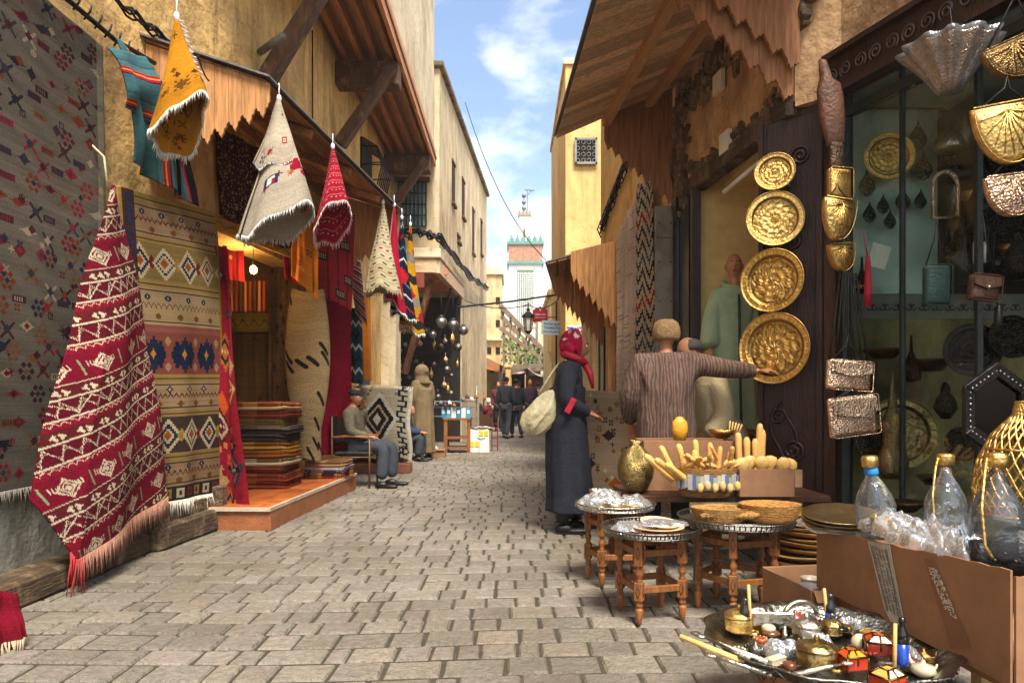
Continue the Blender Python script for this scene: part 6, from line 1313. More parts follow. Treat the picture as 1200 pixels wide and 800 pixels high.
def Ps(U, V):
    A = (U-.5)*PI*1.1; w_ = .12+.08*np.sin(PI*np.clip(V*1.1+.1, 0, 1)); return -2.28+.13*V*0+w_*np.sin(A)*1.25+.0*V, 7.62-.12*np.cos(A)*(.6+.4*np.sin(PI*V))-.0*V, 2.3-1.88*V+.02*np.sin(9*U+4*V)
rug('shaggy_cream_rug', 'shaggy cream rug with dark strokes hanging rolled right of the doorway', 'rug', a, Ps, mat=shag, thick=.03)
# folded rug stacks
def folded(c, sx_, sy_, h, cols_, lab, rz=0, group=None, lay=3, seed=0, fr=True, name='folded_rug', pat=None):
    r = np.random.RandomState(seed); W = 44; H = 10*lay; c = Vector(c)
    cv = np.zeros((H, W*2, 3))
    def P(U, V):
        a = U*2*PI; ca, sa = np.cos(a), np.sin(a); ex = np.sign(ca)*np.abs(ca)**.25; ey = np.sign(sa)*np.abs(sa)**.25
        lf = (V*lay) % 1; s = np.clip(1-.5*(np.abs(lf-.5)*2)**6*.09, 0, 1); s = np.where((V < .001) | (V > .999), .0, s)
        x = ex*sx_/2*s*(1+.015*np.sin(V*lay*7+seed)); y = ey*sy_/2*s*(1+.015*np.cos(V*lay*5+seed)); z = V*h+.012*h/.05*np.sin(3*a+seed)*.3
        cz, sz = math.cos(rz), math.sin(rz); return c.x+x*cz-y*sz, c.y+x*sz+y*cz, c.z+z
    for q in range(H):
        li = q//10; cv[q] = L(cols_[li % len(cols_)])
        if q % 10 in (0, 9): cv[q] *= .8
    for x in range(0, W*2, 5): cv[:, x] = cv[:, x]*.6+L(cols_[-1])*.5
    if pat is not None:
        for x in range(0, W*2, 4): cv[1:H-1:3, x:x+2] = L(pat)
    o = grid(name, abrash(cv, .25, seed), P, fabric, None, c, thick=0)
    # cap on top follows the same outline
    return tag(o, lab, 'folded rug', group)
st_cols = [(['7a3018', '5a2418', '8c4a20'], 'rust'), (['8a3a1c', '6a2c16', '9a5528'], 'brick red'), (['5e2a1c', '7a3820', '3c1c14'], 'brown red'), (['c8b890', '7a5a34', 'd0c4a4'], 'cream fringed'), (['8a4a1c', 'a8702c', '5a3018'], 'amber'), (['9c6a28', '7c4a1c', 'b08434'], 'ochre'), (['2c2824', '3c342c', '4a3a2c'], 'charcoal'), (['2c2624', '6a5a4c', '2c2420'], 'black and taupe'), (['6e5a30', '5a4424', '7c6438'], 'khaki brown'), (['8a3c24', '6a2c1c', '9a5030'], 'russet'), (['c8a468', 'a8542c', 'd8b880'], 'pale gold')]
z = .195
for i, (cs, nm) in enumerate(st_cols):
    h = .078 if i < 3 else .082; folded((-2.58+.02*math.sin(i*2.1), 7.15, z), .62+.03*math.sin(i*3), .55, h, cs, '%s folded rug, %s in the tall stack inside the doorway' % (nm, ['at the very bottom', 'second from the bottom', 'third from the bottom', 'fourth from the bottom', 'fifth from the bottom', 'in the middle', 'fifth from the top', 'fourth from the top', 'third from the top', 'second from the top', 'on top'][i]), rz=.03*math.sin(i*5), group='folded rugs stacked in the doorway', seed=i, lay=2)
    z += h*.98
for i, (cs, nm, p_) in enumerate([(['8a1c2c', '2a2024', 'c8962c'], 'red and black', 'd0a040'), (['4a3a5a', 'b0a8a0', 'a01c34'], 'purple striped', 'c8c0b0'), (['a8845a', '8a5a34', 'c0a070'], 'beige patterned', '7a3a28')]):
    folded((-2.13, 7.98, .195+.065*i), .48, .46, .066, cs, '%s folded rug, %s of the three lying on the tiled step' % (nm, ['lowest', 'middle', 'uppermost'][i]), rz=-.15+.1*i, group='folded rugs on the tiled step', seed=20+i, lay=2, pat=p_)
# left edge red rug bundle
a = canvas(30, 60, '7c1022'); rug('wine_red_rug', 'wine red cloth corner with pale tassel end at the bottom left edge', 'rug', a, quad((-2.4, 2.92, .34), (-2.26, 3.12, .22), (-2.36, 2.9, .02), (-2.16, 3.05, .05), amp=.02), fr=dict(n=16, ln=.08, c='c8b090', u0=.6, u1=1))
cbox((-2.42, 2.9, .0), (.24, .3, .16), 'corner of a brown wooden box under the wine red cloth at the left edge', mat=wood_d, name='wooden_box', t=.02)
# textiles beyond the canopy
a = stripes(50, 90, [('8a2c6a', 3), ('d0c8c0', 2), ('2c4a8a', 3), ('c03a4a', 3), ('5a8a8a', 2), ('e0b030', 2)], False); rug('striped_scarf', 'thin multicoloured striped scarf hanging past the crimson rug', 'scarf', a, quad(at(409, 298, 9.3), at(422, 303, 9.3), at(416, 366, 9.3), at(430, 382, 9.3), amp=.02, nf=1))
a = canvas(40, 90, '1f4a5a')
for y in range(0, 90, 14): zig(a, y, y+10, 20, 4, 'd8dcd4' if y % 28 else '0f2030')
rug('teal_zigzag_blanket', 'teal and white zigzag blanket hanging left of the orange cloth', 'blanket', a, quad(at(410, 360, 9.5), at(424, 362, 9.5), at(408, 448, 9.5), at(425, 450, 9.5), amp=.02, nf=1))
a = canvas(30, 80, 'cf7a24'); rug('orange_cloth', 'plain orange cloth hanging right of the teal zigzag blanket', 'cloth', a, quad(at(420, 345, 9.9), at(434, 340, 9.9), at(420, 446, 9.9), at(435, 446, 9.9), amp=.02, nf=1))
# white rug with black diamond
W, H = 110, 150; a = canvas(W, H, 'cdbf9c'); 
for y in range(0, H, 10):
    o_ = [8, 14, 20, 14][(y//10) % 4]; a[y:y+10, o_:o_+4] = L(NAVY); a[y:y+10, W-o_-4:W-o_] = L(NAVY); a[y:y+3, 8:24] = L(NAVY); a[y:y+3, W-24:W-8] = L(NAVY)
cols(a, 0, 5, 'e6dfcc'); cols(a, W-5, W, 'e6dfcc'); motifs(a, 26, [NAVY, '3a2a24'], (1, 1), 3, 0, 34)
dia(a, W/2, 75, 34, 52, 'e4dcc6', step=2); dia(a, W/2, 75, 27, 42, '2a2026', step=2); dia(a, W/2, 75, 19, 30, 'c2b08a', step=2); dia(a, W/2, 75, 15, 24, '33222a', step=2); dia(a, W/2, 75, 7, 12, 'e0d4b4', step=1)
for x in (15, 40, 70, 95): dia(a, x, 135, 10, 11, '3a2a2a', .3)
def Pb(U, V):
    v = V*1.0; x = -2.45+.95*U; top = .10
    y = 10.1-.35*np.clip(1-v/.12, 0, 1)**0*0+.25*np.clip((.12-v)/.12, 0, 1)-.03*np.sin(5*U); z = 1.30-1.08*np.clip((v-.08)/.92, 0, 1)-.03*(U-.5)**2*4-.02*np.cos(12*U)*V; return x+.02*np.sin(9*V), y+.03*np.sin(7*U+3*V), z
rug('diamond_rug', 'cream rug with a bold dark diamond draped upright behind the seated man', 'rug', a, Pb, mat=shag, thick=.02)
m = MB(); m.box2((-2.45, 10.26, .0), (-1.62, 10.34, 1.18)); m.box2((-2.45, 10.0, 0), (-1.5, 10.3, .14)); tag(m.build('timber_chest', M('reddish_timber', '7a4a34', .7, var=.3), bevel=.01, loc=(-2, 10.2, 0)), 'reddish timber chest carrying the draped diamond rug', 'chest')

# ================================================================== people
def evalmesh(o):
    dg = bpy.context.evaluated_depsgraph_get(); me = bpy.data.meshes.new_from_object(o.evaluated_get(dg)); return me
def skin_mb(m, nodes, edges, lev=2):
    me = bpy.data.meshes.new('s'); me.from_pydata([tuple(n[0]) for n in nodes], edges, []); o = bpy.data.objects.new('s', me); COL.objects.link(o)
    o.modifiers.new('k', 'SKIN'); 
    if not me.skin_vertices: me.attributes  # created with the modifier in UI; ensure layer below
    if not me.skin_vertices:
        bm = bmesh.new(); bm.from_mesh(me); bm.verts.layers.skin.verify(); bm.to_mesh(me); bm.free()
    for i, n in enumerate(nodes):
        rr = n[1] if isinstance(n[1], tuple) else (n[1], n[1]); me.skin_vertices[0].data[i].radius = rr
        me.skin_vertices[0].data[i].use_root = (i == 0)
    s = o.modifiers.new('s', 'SUBSURF'); s.levels = lev; s.render_levels = lev
    e = evalmesh(o); m.add([v.co for v in e.vertices], [list(p.vertices) for p in e.polygons], smooth=True)
    bpy.data.objects.remove(o); bpy.data.meshes.remove(e); return m
def remesh(m, name, mat, parent, vox=.008, sm=4, col=(1, 1, 1)):
    me = bpy.data.meshes.new(name); me.from_pydata(m.v, [], m.f); bm = bmesh.new(); bm.from_mesh(me); bmesh.ops.recalc_face_normals(bm, faces=bm.faces); bm.to_mesh(me); bm.free(); o = bpy.data.objects.new(name, me); COL.objects.link(o)
    q = o.modifiers.new('r', 'REMESH'); q.mode = 'VOXEL'; q.voxel_size = vox; k = o.modifiers.new('k', 'SMOOTH'); k.iterations = sm; k.factor = .5
    e = evalmesh(o); mm = MB(); mm.add([v.co for v in e.vertices], [list(p.vertices) for p in e.polygons], col, True)
    bpy.data.objects.remove(o); bpy.data.meshes.remove(e); return mm.build(name, mat, parent)
def head_mb(m, c, face, s=1, tilt=0):
    """head centred at c, looking along face"""
    f = Vector(face).normalized(); up = Vector((0, 0, 1)); rt = f.cross(up).normalized(); up = rt.cross(f)
    def T(x, y, z): return Vector(c)+(rt*x+f*y+up*z)*s
    V = []; F = []; n = 28; h = 20
    for i in range(h+1):
        th = PI*i/h
        for k in range(n):
            a = 2*PI*k/n; x = .074*math.sin(th)*math.cos(a); y = .093*math.sin(th)*math.sin(a); z = .112*math.cos(th)
            if z < 0: x *= 1-.32*(-z/.112)**1.3; y = y*(1-.12*(-z/.112))+(.008*(-z/.112))
            if y > 0 and z < .0: y -= .006*math.exp(-((z+.0)/.02)**2)
            if y > .03:      # nose, sockets, lips, chin
                y += .024*math.exp(-(x/.014)**2)*math.exp(-((z+.018)/.02)**2)+.012*math.exp(-(x/.01)**2)*math.exp(-((z-.005)/.02)**2)
                y -= .010*math.exp(-((abs(x)-.03)/.014)**2)*math.exp(-((z-.012)/.012)**2)
                y += .006*math.exp(-(x/.022)**2)*math.exp(-((z+.053)/.008)**2)+.008*math.exp(-(x/.022)**2)*math.exp(-((z+.09)/.014)**2)
            V.append(T(x, y, z))
    for i in range(h):
        for k in range(n): k2 = (k+1) % n; F.append(((i+1)*n+k, (i+1)*n+k2, i*n+k2, i*n+k))
    m.add(V, F, smooth=True)
    R = Matrix((rt, f, up)).transposed()
    for s_ in (1, -1): m.ball(T(s_*.074, -.008, -.005), .028*s, 10, sc=(.35, .6, 1), R=R)
    return T, R
def hand_mb(m, w_, d, curl=.5, palm=(0, 0, -1), s=1):
    """hand from the wrist w_ along d: palm, four unequal bent fingers and a thumb"""
    d = Vector(d).normalized(); pn = Vector(palm); pn = (pn-d*pn.dot(d)).normalized(); sd_ = d.cross(pn); w_ = Vector(w_)
    R = Matrix((sd_, d, -pn)).transposed(); m.ball(w_+d*.045*s, .05*s, 12, sc=(.8, 1, .34), R=R)
    for k, (o_, l) in enumerate(((-.03, .062), (-.01, .075), (.011, .07), (.03, .055))):
        p = w_+d*.075*s+sd_*o_*s; a1 = curl*.7; pts = [w_+d*.04*s+sd_*o_*.8*s, p]
        dd = d; ang = 0
        for q, f in enumerate((.45, .32, .25)): ang += a1; dd = (d*math.cos(ang)+pn*math.sin(ang)); pts.append(pts[-1]+dd*l*f*s)
        m.tube(pts, [.009*s, .0095*s, .0088*s, .008*s, .0055*s], 8)
    t0 = w_+d*.025*s-sd_*.03*s; t1 = t0+(d*.6-sd_*.6+pn*.25).normalized()*.035*s; t2 = t1+(d*.9-sd_*.1+pn*.4).normalized()*.028*s; m.tube([w_+d*.015*s, t0, t1, t2], [.012*s, .011*s, .0095*s, .006*s], 8)
    return m
def eyes(T, parent, R, s=1):
    for q in (1, -1):
        m = MB(); m.ball(T(q*.03, .077, .012), .0105*s, 10, col=(.8, .78, .74)); m.ball(T(q*.03, .0845, .012), .005*s, 8, col=(.05, .03, .02)); m.build('eye', gloss, parent)
    m = MB()
    for q in (1, -1): m.tube([T(q*.045, .078, .03), T(q*.03, .087, .034), T(q*.015, .088, .031)], .003*s, 5)
    m.build('eyebrows', M('dark_hair', '1c1512', .6), parent)
    m = MB(); m.tube([T(-.02, .088, -.053), T(0, .097, -.052), T(.02, .088, -.053)], [.002, .0045, .002], 6); m.build('lips', M('lips', '8a4a3c', .5), parent)
def shoe(m, heel, d, l=.26, w_=.045, h=.05):
    d = Vector(d); d.z = 0; d.normalize(); heel = Vector(heel); sd_ = Vector((-d.y, d.x, 0)); R = Matrix((sd_, d, Vector((0, 0, 1)))).transposed()
    m.ball(heel+d*(l*.2)+Vector((0, 0, h*.8)), 1, 14, sc=(w_*.9, l*.3, h*.85), R=R); m.ball(heel+d*l*.6+Vector((0, 0, h*.5)), 1, 14, sc=(w_, l*.42, h*.55), R=R)
    m.box(heel+d*l*.45+Vector((0, 0, .008)), (w_*1.7, l*.92, .016), rot=R); return m
def loft(m, secs, n=48, fold=.05, nf=7, ph=0):
    """secs: (x,y,z,rx,ry,yaw)"""
    V = []; F = []; K = len(secs)
    for i, (x, y, z, rx_, ry_, yw) in enumerate(secs):
        f = i/(K-1)
        for k in range(n):
            a = 2*PI*k/n; q = 1+fold*f*math.sin(nf*a+ph+f*2)+fold*.5*f*math.sin(nf*1.7*a+2*ph); u, v = rx_*q*math.cos(a), ry_*q*math.sin(a)
            V.append((x+u*math.cos(yw)-v*math.sin(yw), y+u*math.sin(yw)+v*math.cos(yw), z))
    for i in range(K-1):
        for k in range(n): k2 = (k+1) % n; F.append((i*n+k, (i+1)*n+k, (i+1)*n+k2, i*n+k2))
    F.append(tuple(range(n))); F.append(tuple((K-1)*n+k for k in range(n-1, -1, -1))); m.add(V, F, smooth=True); return m
def body(parent, J, face, detail=True, vox=.009, curl=.5, palm=(0, 0, -1), feet=True):
    """one continuous body from named joints"""
    N = ['pel', 'wai', 'che', 'nek', 'hed', 'shL', 'elL', 'wrL', 'shR', 'elR', 'wrR', 'hiL', 'knL', 'anL', 'hiR', 'knR', 'anR']
    R_ = dict(pel=.12, wai=.105, che=.125, nek=.052, hed=.05, shL=.058, elL=.042, wrL=.028, shR=.058, elR=.042, wrR=.028, hiL=.085, knL=.058, anL=.038, hiR=.085, knR=.058, anR=.038)
    nodes = [(J[k], R_[k]) for k in N]; ix = {k: i for i, k in enumerate(N)}
    E = [(ix[a], ix[b]) for a, b in (('pel', 'wai'), ('wai', 'che'), ('che', 'nek'), ('nek', 'hed'), ('che', 'shL'), ('shL', 'elL'), ('elL', 'wrL'), ('che', 'shR'), ('shR', 'elR'), ('elR', 'wrR'), ('pel', 'hiL'), ('hiL', 'knL'), ('knL', 'anL'), ('pel', 'hiR'), ('hiR', 'knR'), ('knR', 'anR'))]
    for tr in range(8):
        rr = np.random.RandomState(tr); mt_ = MB(); skin_mb(mt_, [(Vector(p)+Vector((rr.rand(3)-.5)*.012*min(tr, 2)), q) for p, q in nodes], E, 1); o = remesh(mt_, 'body', skin, parent, .02, 0); k_ = len(o.data.vertices)*.0004; bpy.data.objects.remove(o)
        if k_ > .9: break
    m = mt_; T, R = head_mb(m, Vector(J['hed'])+Vector((0, 0, .02)), face)
    if detail:
        for s_ in 'LR': w_, e_ = Vector(J['wr'+s_]), Vector(J['el'+s_]); hand_mb(m, w_, J.get('hd'+s_, w_-e_), curl, palm)
    o = remesh(m, 'body', skin, parent, vox, 1); return T, R
def garment(parent, name, J, keys, edges, grow, mat, extra=None, vox=.011, col=(1, 1, 1), sm=3):
    for tr in range(8):      # the skin hull can fail for an unlucky joint angle: nudge the joints and try again
        rr = np.random.RandomState(tr); m = MB(); nodes = [(Vector(J[k])+Vector((rr.rand(3)-.5)*.012*min(tr, 2)), grow[k]) for k in keys]; ix = {k: i for i, k in enumerate(keys)}; skin_mb(m, nodes, [(ix[a], ix[b]) for a, b in edges], 2)
        if extra: extra(m)
        o = remesh(m, name, mat, parent, vox, sm, col)
        if len(o.data.vertices)*vox*vox > .55: return o
        if tr < 7: bpy.data.objects.remove(o)
    return o
V3 = Vector
# --- walking woman (dark coat, crimson headscarf, white bag), in profile facing right
wo = at(668, 622, 5.7); X, Y, _ = wo; pw = thing('person', (X, Y, 0), 'woman in long dark coat and crimson headscarf standing sideways with a cream bag', 'person')
J = dict(pel=V3((X-.03, Y, .9)), wai=V3((X-.03, Y, 1.05)), che=V3((X-.02, Y, 1.26)), nek=V3((X+.03, Y, 1.41)), hed=V3((X+.06, Y, 1.52)),
         shL=V3((X-.02, Y+.16, 1.33)), elL=V3((X-.06, Y+.2, 1.08)), wrL=V3((X+.13, Y+.1, 1.0)), shR=V3((X-.02, Y-.16, 1.33)), elR=V3((X-.05, Y-.22, 1.08)), wrR=V3((X+.15, Y-.1, .98)), hdR=V3((.9, .35, -.25)), hdL=V3((.9, -.4, -.2)),
         hiL=V3((X-.02, Y+.09, .86)), knL=V3((X+.06, Y+.09, .5)), anL=V3((X+.05, Y+.08, .09)), hiR=V3((X-.02, Y-.09, .86)), knR=V3((X+.0, Y-.09, .48)), anR=V3((X-.07, Y-.09, .09)))
T, R = body(pw, J, (1, -.1, -.12)); eyes(T, pw, R)
coat = M('dark_navy_wool', '1f222c', .9, var=.3, scale=14, bump=.4, bscale=60)
G = dict(pel=.165, wai=.14, che=.15, nek=.075, shL=.085, elL=.07, wrL=.052, shR=.085, elR=.07, wrR=.052)
E = [('pel', 'wai'), ('wai', 'che'), ('che', 'nek'), ('che', 'shL'), ('shL', 'elL'), ('elL', 'wrL'), ('che', 'shR'), ('shR', 'elR'), ('elR', 'wrR')]
def ex(m): loft(m, [(X-.02, Y, 1.2, .15, .19, 0), (X-.03, Y, 1.05, .15, .18, 0), (X-.03, Y, .9, .17, .2, 0), (X-.02, Y, .6, .18, .2, 0), (X+.0, Y, .3, .19, .2, 0), (X+.0, Y, .17, .195, .205, 0)], fold=.07, nf=6)
garment(pw, 'coat', J, list(G), E, G, coat, ex)
m = MB(); shoe(m, (X-.11, Y-.09, 0), (1, -.1, 0)); shoe(m, (X+.0, Y+.09, 0), (1, .1, 0)); m.tube([J['anR'], J['anR']+V3((0, 0, .16))], .055, 12); m.tube([J['anL'], J['anL']+V3((0, 0, .16))], .055, 12); m.build('boots', leather, pw)
# headscarf: hood round the head + ends down the chest
def scarf_col(n_, H, W): 
    a = canvas(W, H, 'a01238'); r = np.random.RandomState(5)
    for k in range(46): x, y = r.randint(0, W-5), r.randint(0, H-5); dia(a, x+2, y+2, 1+r.randint(1, 4), 1+r.randint(1, 4), ['b89a9c', '5a1020', 'c01a44', '8a4a58', 'd8ccc8'][k % 5])
    return a
def Ph(U, V):
    a = (U*2-1)*PI*.60; th = V*PI*.80; rr = 1+.05*np.sin(8*a+6*V); s = np.sin(th); c_ = J['hed']+V3((-.012, 0, .03))
    x = -.125*s*np.cos(a)*rr; y = .10*s*np.sin(a)*rr; z = .135*np.cos(th); return c_.x+x, c_.y+y, c_.z+z-.0
grid('headscarf', scarf_col(0, 50, 60), Ph, cloth, pw, thick=.012)
m = MB(); c_ = J['nek']; m.tube([c_+V3((.09*math.cos(a)+.005, .10*math.sin(a), .03-.04*math.cos(a))) for a in np.linspace(0, 2*PI, 20)], .032, 8, cap=False); m.tube([c_+V3((.08, -.03, .0)), c_+V3((.13, -.08, -.1)), c_+V3((.15, -.09, -.22))], [.03, .028, .012], 8)
m.build('scarf_end', M('crimson_silk', 'b0123a', .6), pw)
m = MB(); m.box(J['elR']+V3((.03, -.06, -.03)), (.05, .02, .13), rot=Matrix.Rotation(.5, 3, 'Y')); m.build('red_trim', M('crimson_silk'), pw, bevel=.006)
# her bag
bgc = at(634, 482, 5.6); bt = thing('shoulder_bag', bgc, 'large slouchy cream shoulder bag hanging at the woman\'s back', 'bag')
def Pbag(U, V):
    a = U*2*PI; b = V*PI; s = np.sin(b)**.8; cb = np.cos(b); w_ = 1-.38*np.clip(cb, 0, 1); lean = .07*cb
    cr = 1+.05*np.sin(5*a+3*cb)+.035*np.sin(9*a-6*cb)+.03*np.sin(13*a+8*b)
    return bgc.x+.145*s*np.cos(a)*w_*cr+lean, bgc.y+.085*s*np.sin(a)*w_*cr, bgc.z-.01+.185*cb*(1+.12*np.cos(a)*s)+.010*np.sin(7*a+2*b)*s
grid('bag_body', canvas(70, 50, 'ffffff'), Pbag, M('cream_leather', 'b3a780', .6, var=.2, scale=6, bump=.9, bscale=14), bt, thick=0)
m = MB(); m.tube([bgc+V3((-.02, 0, .14)), bgc+V3((.08, .02, .3)), J['shL']+V3((-.06, -.1, .09)), bgc+V3((.22, .05, .28)), bgc+V3((.13, 0, .1))], .012, 8); m.build('bag_strap', M('cream_leather'), bt)

# --- man with striped sweater seen from behind, reaching right
mx_, my_ = 1.12, 4.98; pm = thing('person', (mx_, my_, 0), 'man in streaked brown sweater and tan cap, seen from behind, reaching right', 'person')
J = dict(pel=V3((mx_+.0, my_, .88)), wai=V3((mx_, my_, 1.02)), che=V3((mx_, my_, 1.26)), nek=V3((mx_+.01, my_+.02, 1.43)), hed=V3((mx_+.015, my_+.05, 1.56)),
         shL=V3((mx_-.19, my_, 1.36)), elL=V3((mx_-.27, my_+.02, 1.1)), wrL=V3((mx_-.22, my_+.18, .92)), hdL=V3((.1, .5, -.8)), shR=V3((mx_+.19, my_, 1.37)), elR=V3((mx_+.42, my_-.08, 1.32)), wrR=V3((mx_+.6, my_-.22, 1.3)), hdR=V3((.8, -.3, .02)),
         hiL=V3((mx_-.09, my_, .84)), knL=V3((mx_-.1, my_, .46)), anL=V3((mx_-.1, my_+.02, .08)), hiR=V3((mx_+.09, my_, .84)), knR=V3((mx_+.1, my_, .46)), anR=V3((mx_+.12, my_+.02, .08)))
T, R = body(pm, J, (.15, 1, -.05)); eyes(T, pm, R)
sw = M('streaked_sweater', '6b5548', .95, var=.3, scale=10, bump=.5, bscale=90, stretch=(1, 1, .25))
n = sw.node_tree; wv = n.nodes.new('ShaderNodeTexWave'); wv.inputs['Scale'].default_value = 13; wv.inputs['Distortion'].default_value = 9; wv.inputs['Detail'].default_value = 4; wv.inputs['Detail Scale'].default_value = 1.6
tcn = [x for x in n.nodes if x.type == 'TEX_COORD'][0]; mpn = n.nodes.new('ShaderNodeMapping'); mpn.inputs['Scale'].default_value = (1, 1, .22); n.links.new(tcn.outputs['Object'], mpn.inputs[0]); n.links.new(mpn.outputs[0], wv.inputs[0])
pr_ = [x for x in n.nodes if x.type == 'BSDF_PRINCIPLED'][0]; old = pr_.inputs['Base Color'].links[0].from_socket; rr_ = n.nodes.new('ShaderNodeValToRGB'); rr_.color_ramp.elements[0].position = .35; rr_.color_ramp.elements[0].color = (.5, .44, .44, 1); rr_.color_ramp.elements[1].position = .75; rr_.color_ramp.elements[1].color = (1.0, .97, .95, 1)
mm_ = n.nodes.new('ShaderNodeMix'); mm_.data_type = 'RGBA'; mm_.blend_type = 'MULTIPLY'; mm_.inputs['Factor'].default_value = 1; n.links.new(wv.outputs['Fac'], rr_.inputs[0]); n.links.new(old, mm_.inputs['A']); n.links.new(rr_.outputs[0], mm_.inputs['B']); n.links.new(mm_.outputs['Result'], pr_.inputs['Base Color'])
G = dict(pel=.17, wai=.165, che=.165, nek=.085, shL=.1, elL=.082, wrL=.058, shR=.1, elR=.075, wrR=.055)
def ex(m): loft(m, [(mx_, my_, 1.32, .2, .12, 0), (mx_, my_, 1.2, .215, .14, 0), (mx_, my_, 1.0, .21, .145, 0), (mx_, my_, .84, .215, .15, 0), (mx_, my_, .76, .21, .15, 0)], fold=.03, nf=5)
garment(pm, 'sweater', J, list(G), E, G, sw, ex)
G2 = dict(pel=.13, hiL=.105, knL=.08, anL=.065, hiR=.105, knR=.08, anR=.065); E2 = [('pel', 'hiL'), ('hiL', 'knL'), ('knL', 'anL'), ('pel', 'hiR'), ('hiR', 'knR'), ('knR', 'anR')]
G2b = dict(pel=.1, hiL=.085, knL=.08, anL=.065, hiR=.085, knR=.08, anR=.065); garment(pm, 'trousers', J, list(G2b), E2, G2b, M('charcoal_cloth', '2b2a2c', .9, var=.2, bump=.3), None)
m = MB(); shoe(m, (mx_-.1, my_-.05, 0), (-.1, 1, 0)); shoe(m, (mx_+.12, my_-.05, 0), (.1, 1, 0)); m.build('shoes', leather, pm)
m = MB(); c_ = J['hed']+V3((0, -.005, .045)); m.lathe([(.092, -.07), (.1, -.055), (.103, -.02), (.1, .02), (.085, .06), (.055, .082), (.001, .09)], c_, 32, sy=1.14, wave=lambda t: .01*math.cos(24*t)); m.build('knitted_cap', M('tan_knit', 'a8845a', .95, var=.25, scale=30, bump=.8, bscale=120), pm)

# --- person in cream robe behind him
qx, qy = 1.52, 5.3; pc = thing('person', (qx, qy, 0), 'stooping person in a cream robe half hidden behind the man in the streaked sweater', 'person')
J = dict(pel=V3((qx+.16, qy, .72)), wai=V3((qx+.08, qy, .9)), che=V3((qx-.02, qy-.02, 1.15)), nek=V3((qx-.10, qy-.02, 1.33)), hed=V3((qx-.15, qy-.02, 1.45)),
         shL=V3((qx-.05, qy+.17, 1.24)), elL=V3((qx-.08, qy+.2, 1.0)), wrL=V3((qx-.05, qy+.0, .85)), shR=V3((qx+.02, qy-.17, 1.24)), elR=V3((qx+.08, qy-.2, .98)), wrR=V3((qx-.05, qy-.2, .8)), hdL=V3((-.3, -.4, -.6)), hdR=V3((-.5, 0, -.6)),
         hiL=V3((qx+.16, qy+.09, .7)), knL=V3((qx-.02, qy+.1, .42)), anL=V3((qx+.06, qy+.1, .08)), hiR=V3((qx+.16, qy-.09, .7)), knR=V3((qx+.0, qy-.1, .42)), anR=V3((qx+.08, qy-.1, .08)))
T, R = body(pc, J, (-1, -.2, -.4)); eyes(T, pc, R)
G = dict(pel=.18, wai=.16, che=.15, nek=.075, shL=.09, elL=.085, wrL=.085, shR=.09, elR=.09, wrR=.09)
def ex(m): loft(m, [(qx+.03, qy, 1.05, .15, .2, 0), (qx+.12, qy, .85, .18, .22, 0), (qx+.14, qy, .7, .22, .23, 0), (qx+.11, qy, .4, .24, .24, 0), (qx+.08, qy, .06, .25, .25, 0)], fold=.06, nf=6)
garment(pc, 'robe', J, list(G), E, G, M('cream_robe', 'b8a47c', .9, var=.15, bump=.3), ex)
m = MB(); shoe(m, (qx+.09, qy+.1, 0), (-1, 0, 0)); shoe(m, (qx+.11, qy-.1, 0), (-1, 0, 0)); m.build('slippers', M('tan_leather', '9a7a4a', .6), pc)
m = MB(); c_ = J['hed']+V3((.02, 0, .05)); m.lathe([(.085, -.02), (.083, .02), (.06, .06), (.001, .075)], c_, 24, sy=1); m.build('short_hair', M('grey_hair', '4a403a', .8, bump=.5), pc)

# --- seated man on the left
cx, cy = -1.97, 8.62; ps_ = thing('person', (cx, cy, 0), 'seated man in olive jacket and dark cap with one hand raised to his chin', 'person')
J = dict(pel=V3((cx, cy, .52)), wai=V3((cx-.03, cy, .66)), che=V3((cx-.05, cy-.01, .86)), nek=V3((cx-.03, cy-.02, 1.0)), hed=V3((cx+.01, cy-.03, 1.1)),
         shL=V3((cx-.06, cy+.18, .92)), elL=V3((cx+.02, cy+.2, .70)), wrL=V3((cx+.10, cy+.05, .98)), hdL=V3((-.1, -.35, .8)), shR=V3((cx-.05, cy-.19, .92)), elR=V3((cx-.02, cy-.23, .68)), wrR=V3((cx+.2, cy-.14, .63)), hdR=V3((.9, .3, -.15)),
         hiL=V3((cx+.05, cy+.1, .5)), knL=V3((cx+.46, cy+.08, .50)), anL=V3((cx+.44, cy+.06, .09)), hiR=V3((cx+.05, cy-.1, .5)), knR=V3((cx+.38, cy-.14, .50)), anR=V3((cx+.36, cy-.2, .09)))
T, R = body(ps_, J, (.8, -.6, -.15)); eyes(T, ps_, R)
G = dict(pel=.155, wai=.15, che=.155, nek=.075, shL=.085, elL=.072, wrL=.052, shR=.085, elR=.072, wrR=.052); garment(ps_, 'jacket', J, list(G), E, G, M('olive_jacket', '5b5340', .8, var=.3, scale=12, bump=.6, bscale=30))
G2 = dict(pel=.14, hiL=.11, knL=.085, anL=.075, hiR=.11, knR=.085, anR=.075); garment(ps_, 'trousers', J, list(G2), E2, G2, M('slate_trousers', '34383e', .9, var=.25, scale=8, bump=.4))
m = MB(); shoe(m, J['anR']+V3((-.06, 0, -.09)), (1, -.25, 0), .28); shoe(m, J['anL']+V3((-.06, 0, -.09)), (1, -.05, 0), .28); m.build('shoes', leather, ps_)
m = MB(); c_ = J['hed']+V3((-.005, 0, .065)); m.lathe([(.09, -.02), (.095, 0), (.09, .03), (.07, .05), (.001, .055)], c_, 28, R=Matrix.Rotation(.1, 3, 'Y')); m.ball(c_+V3((.08, -.05, -.01)), .05, 10, sc=(1, .9, .18)); m.build('cap', M('black_cap', '1d1c1e', .8), ps_)
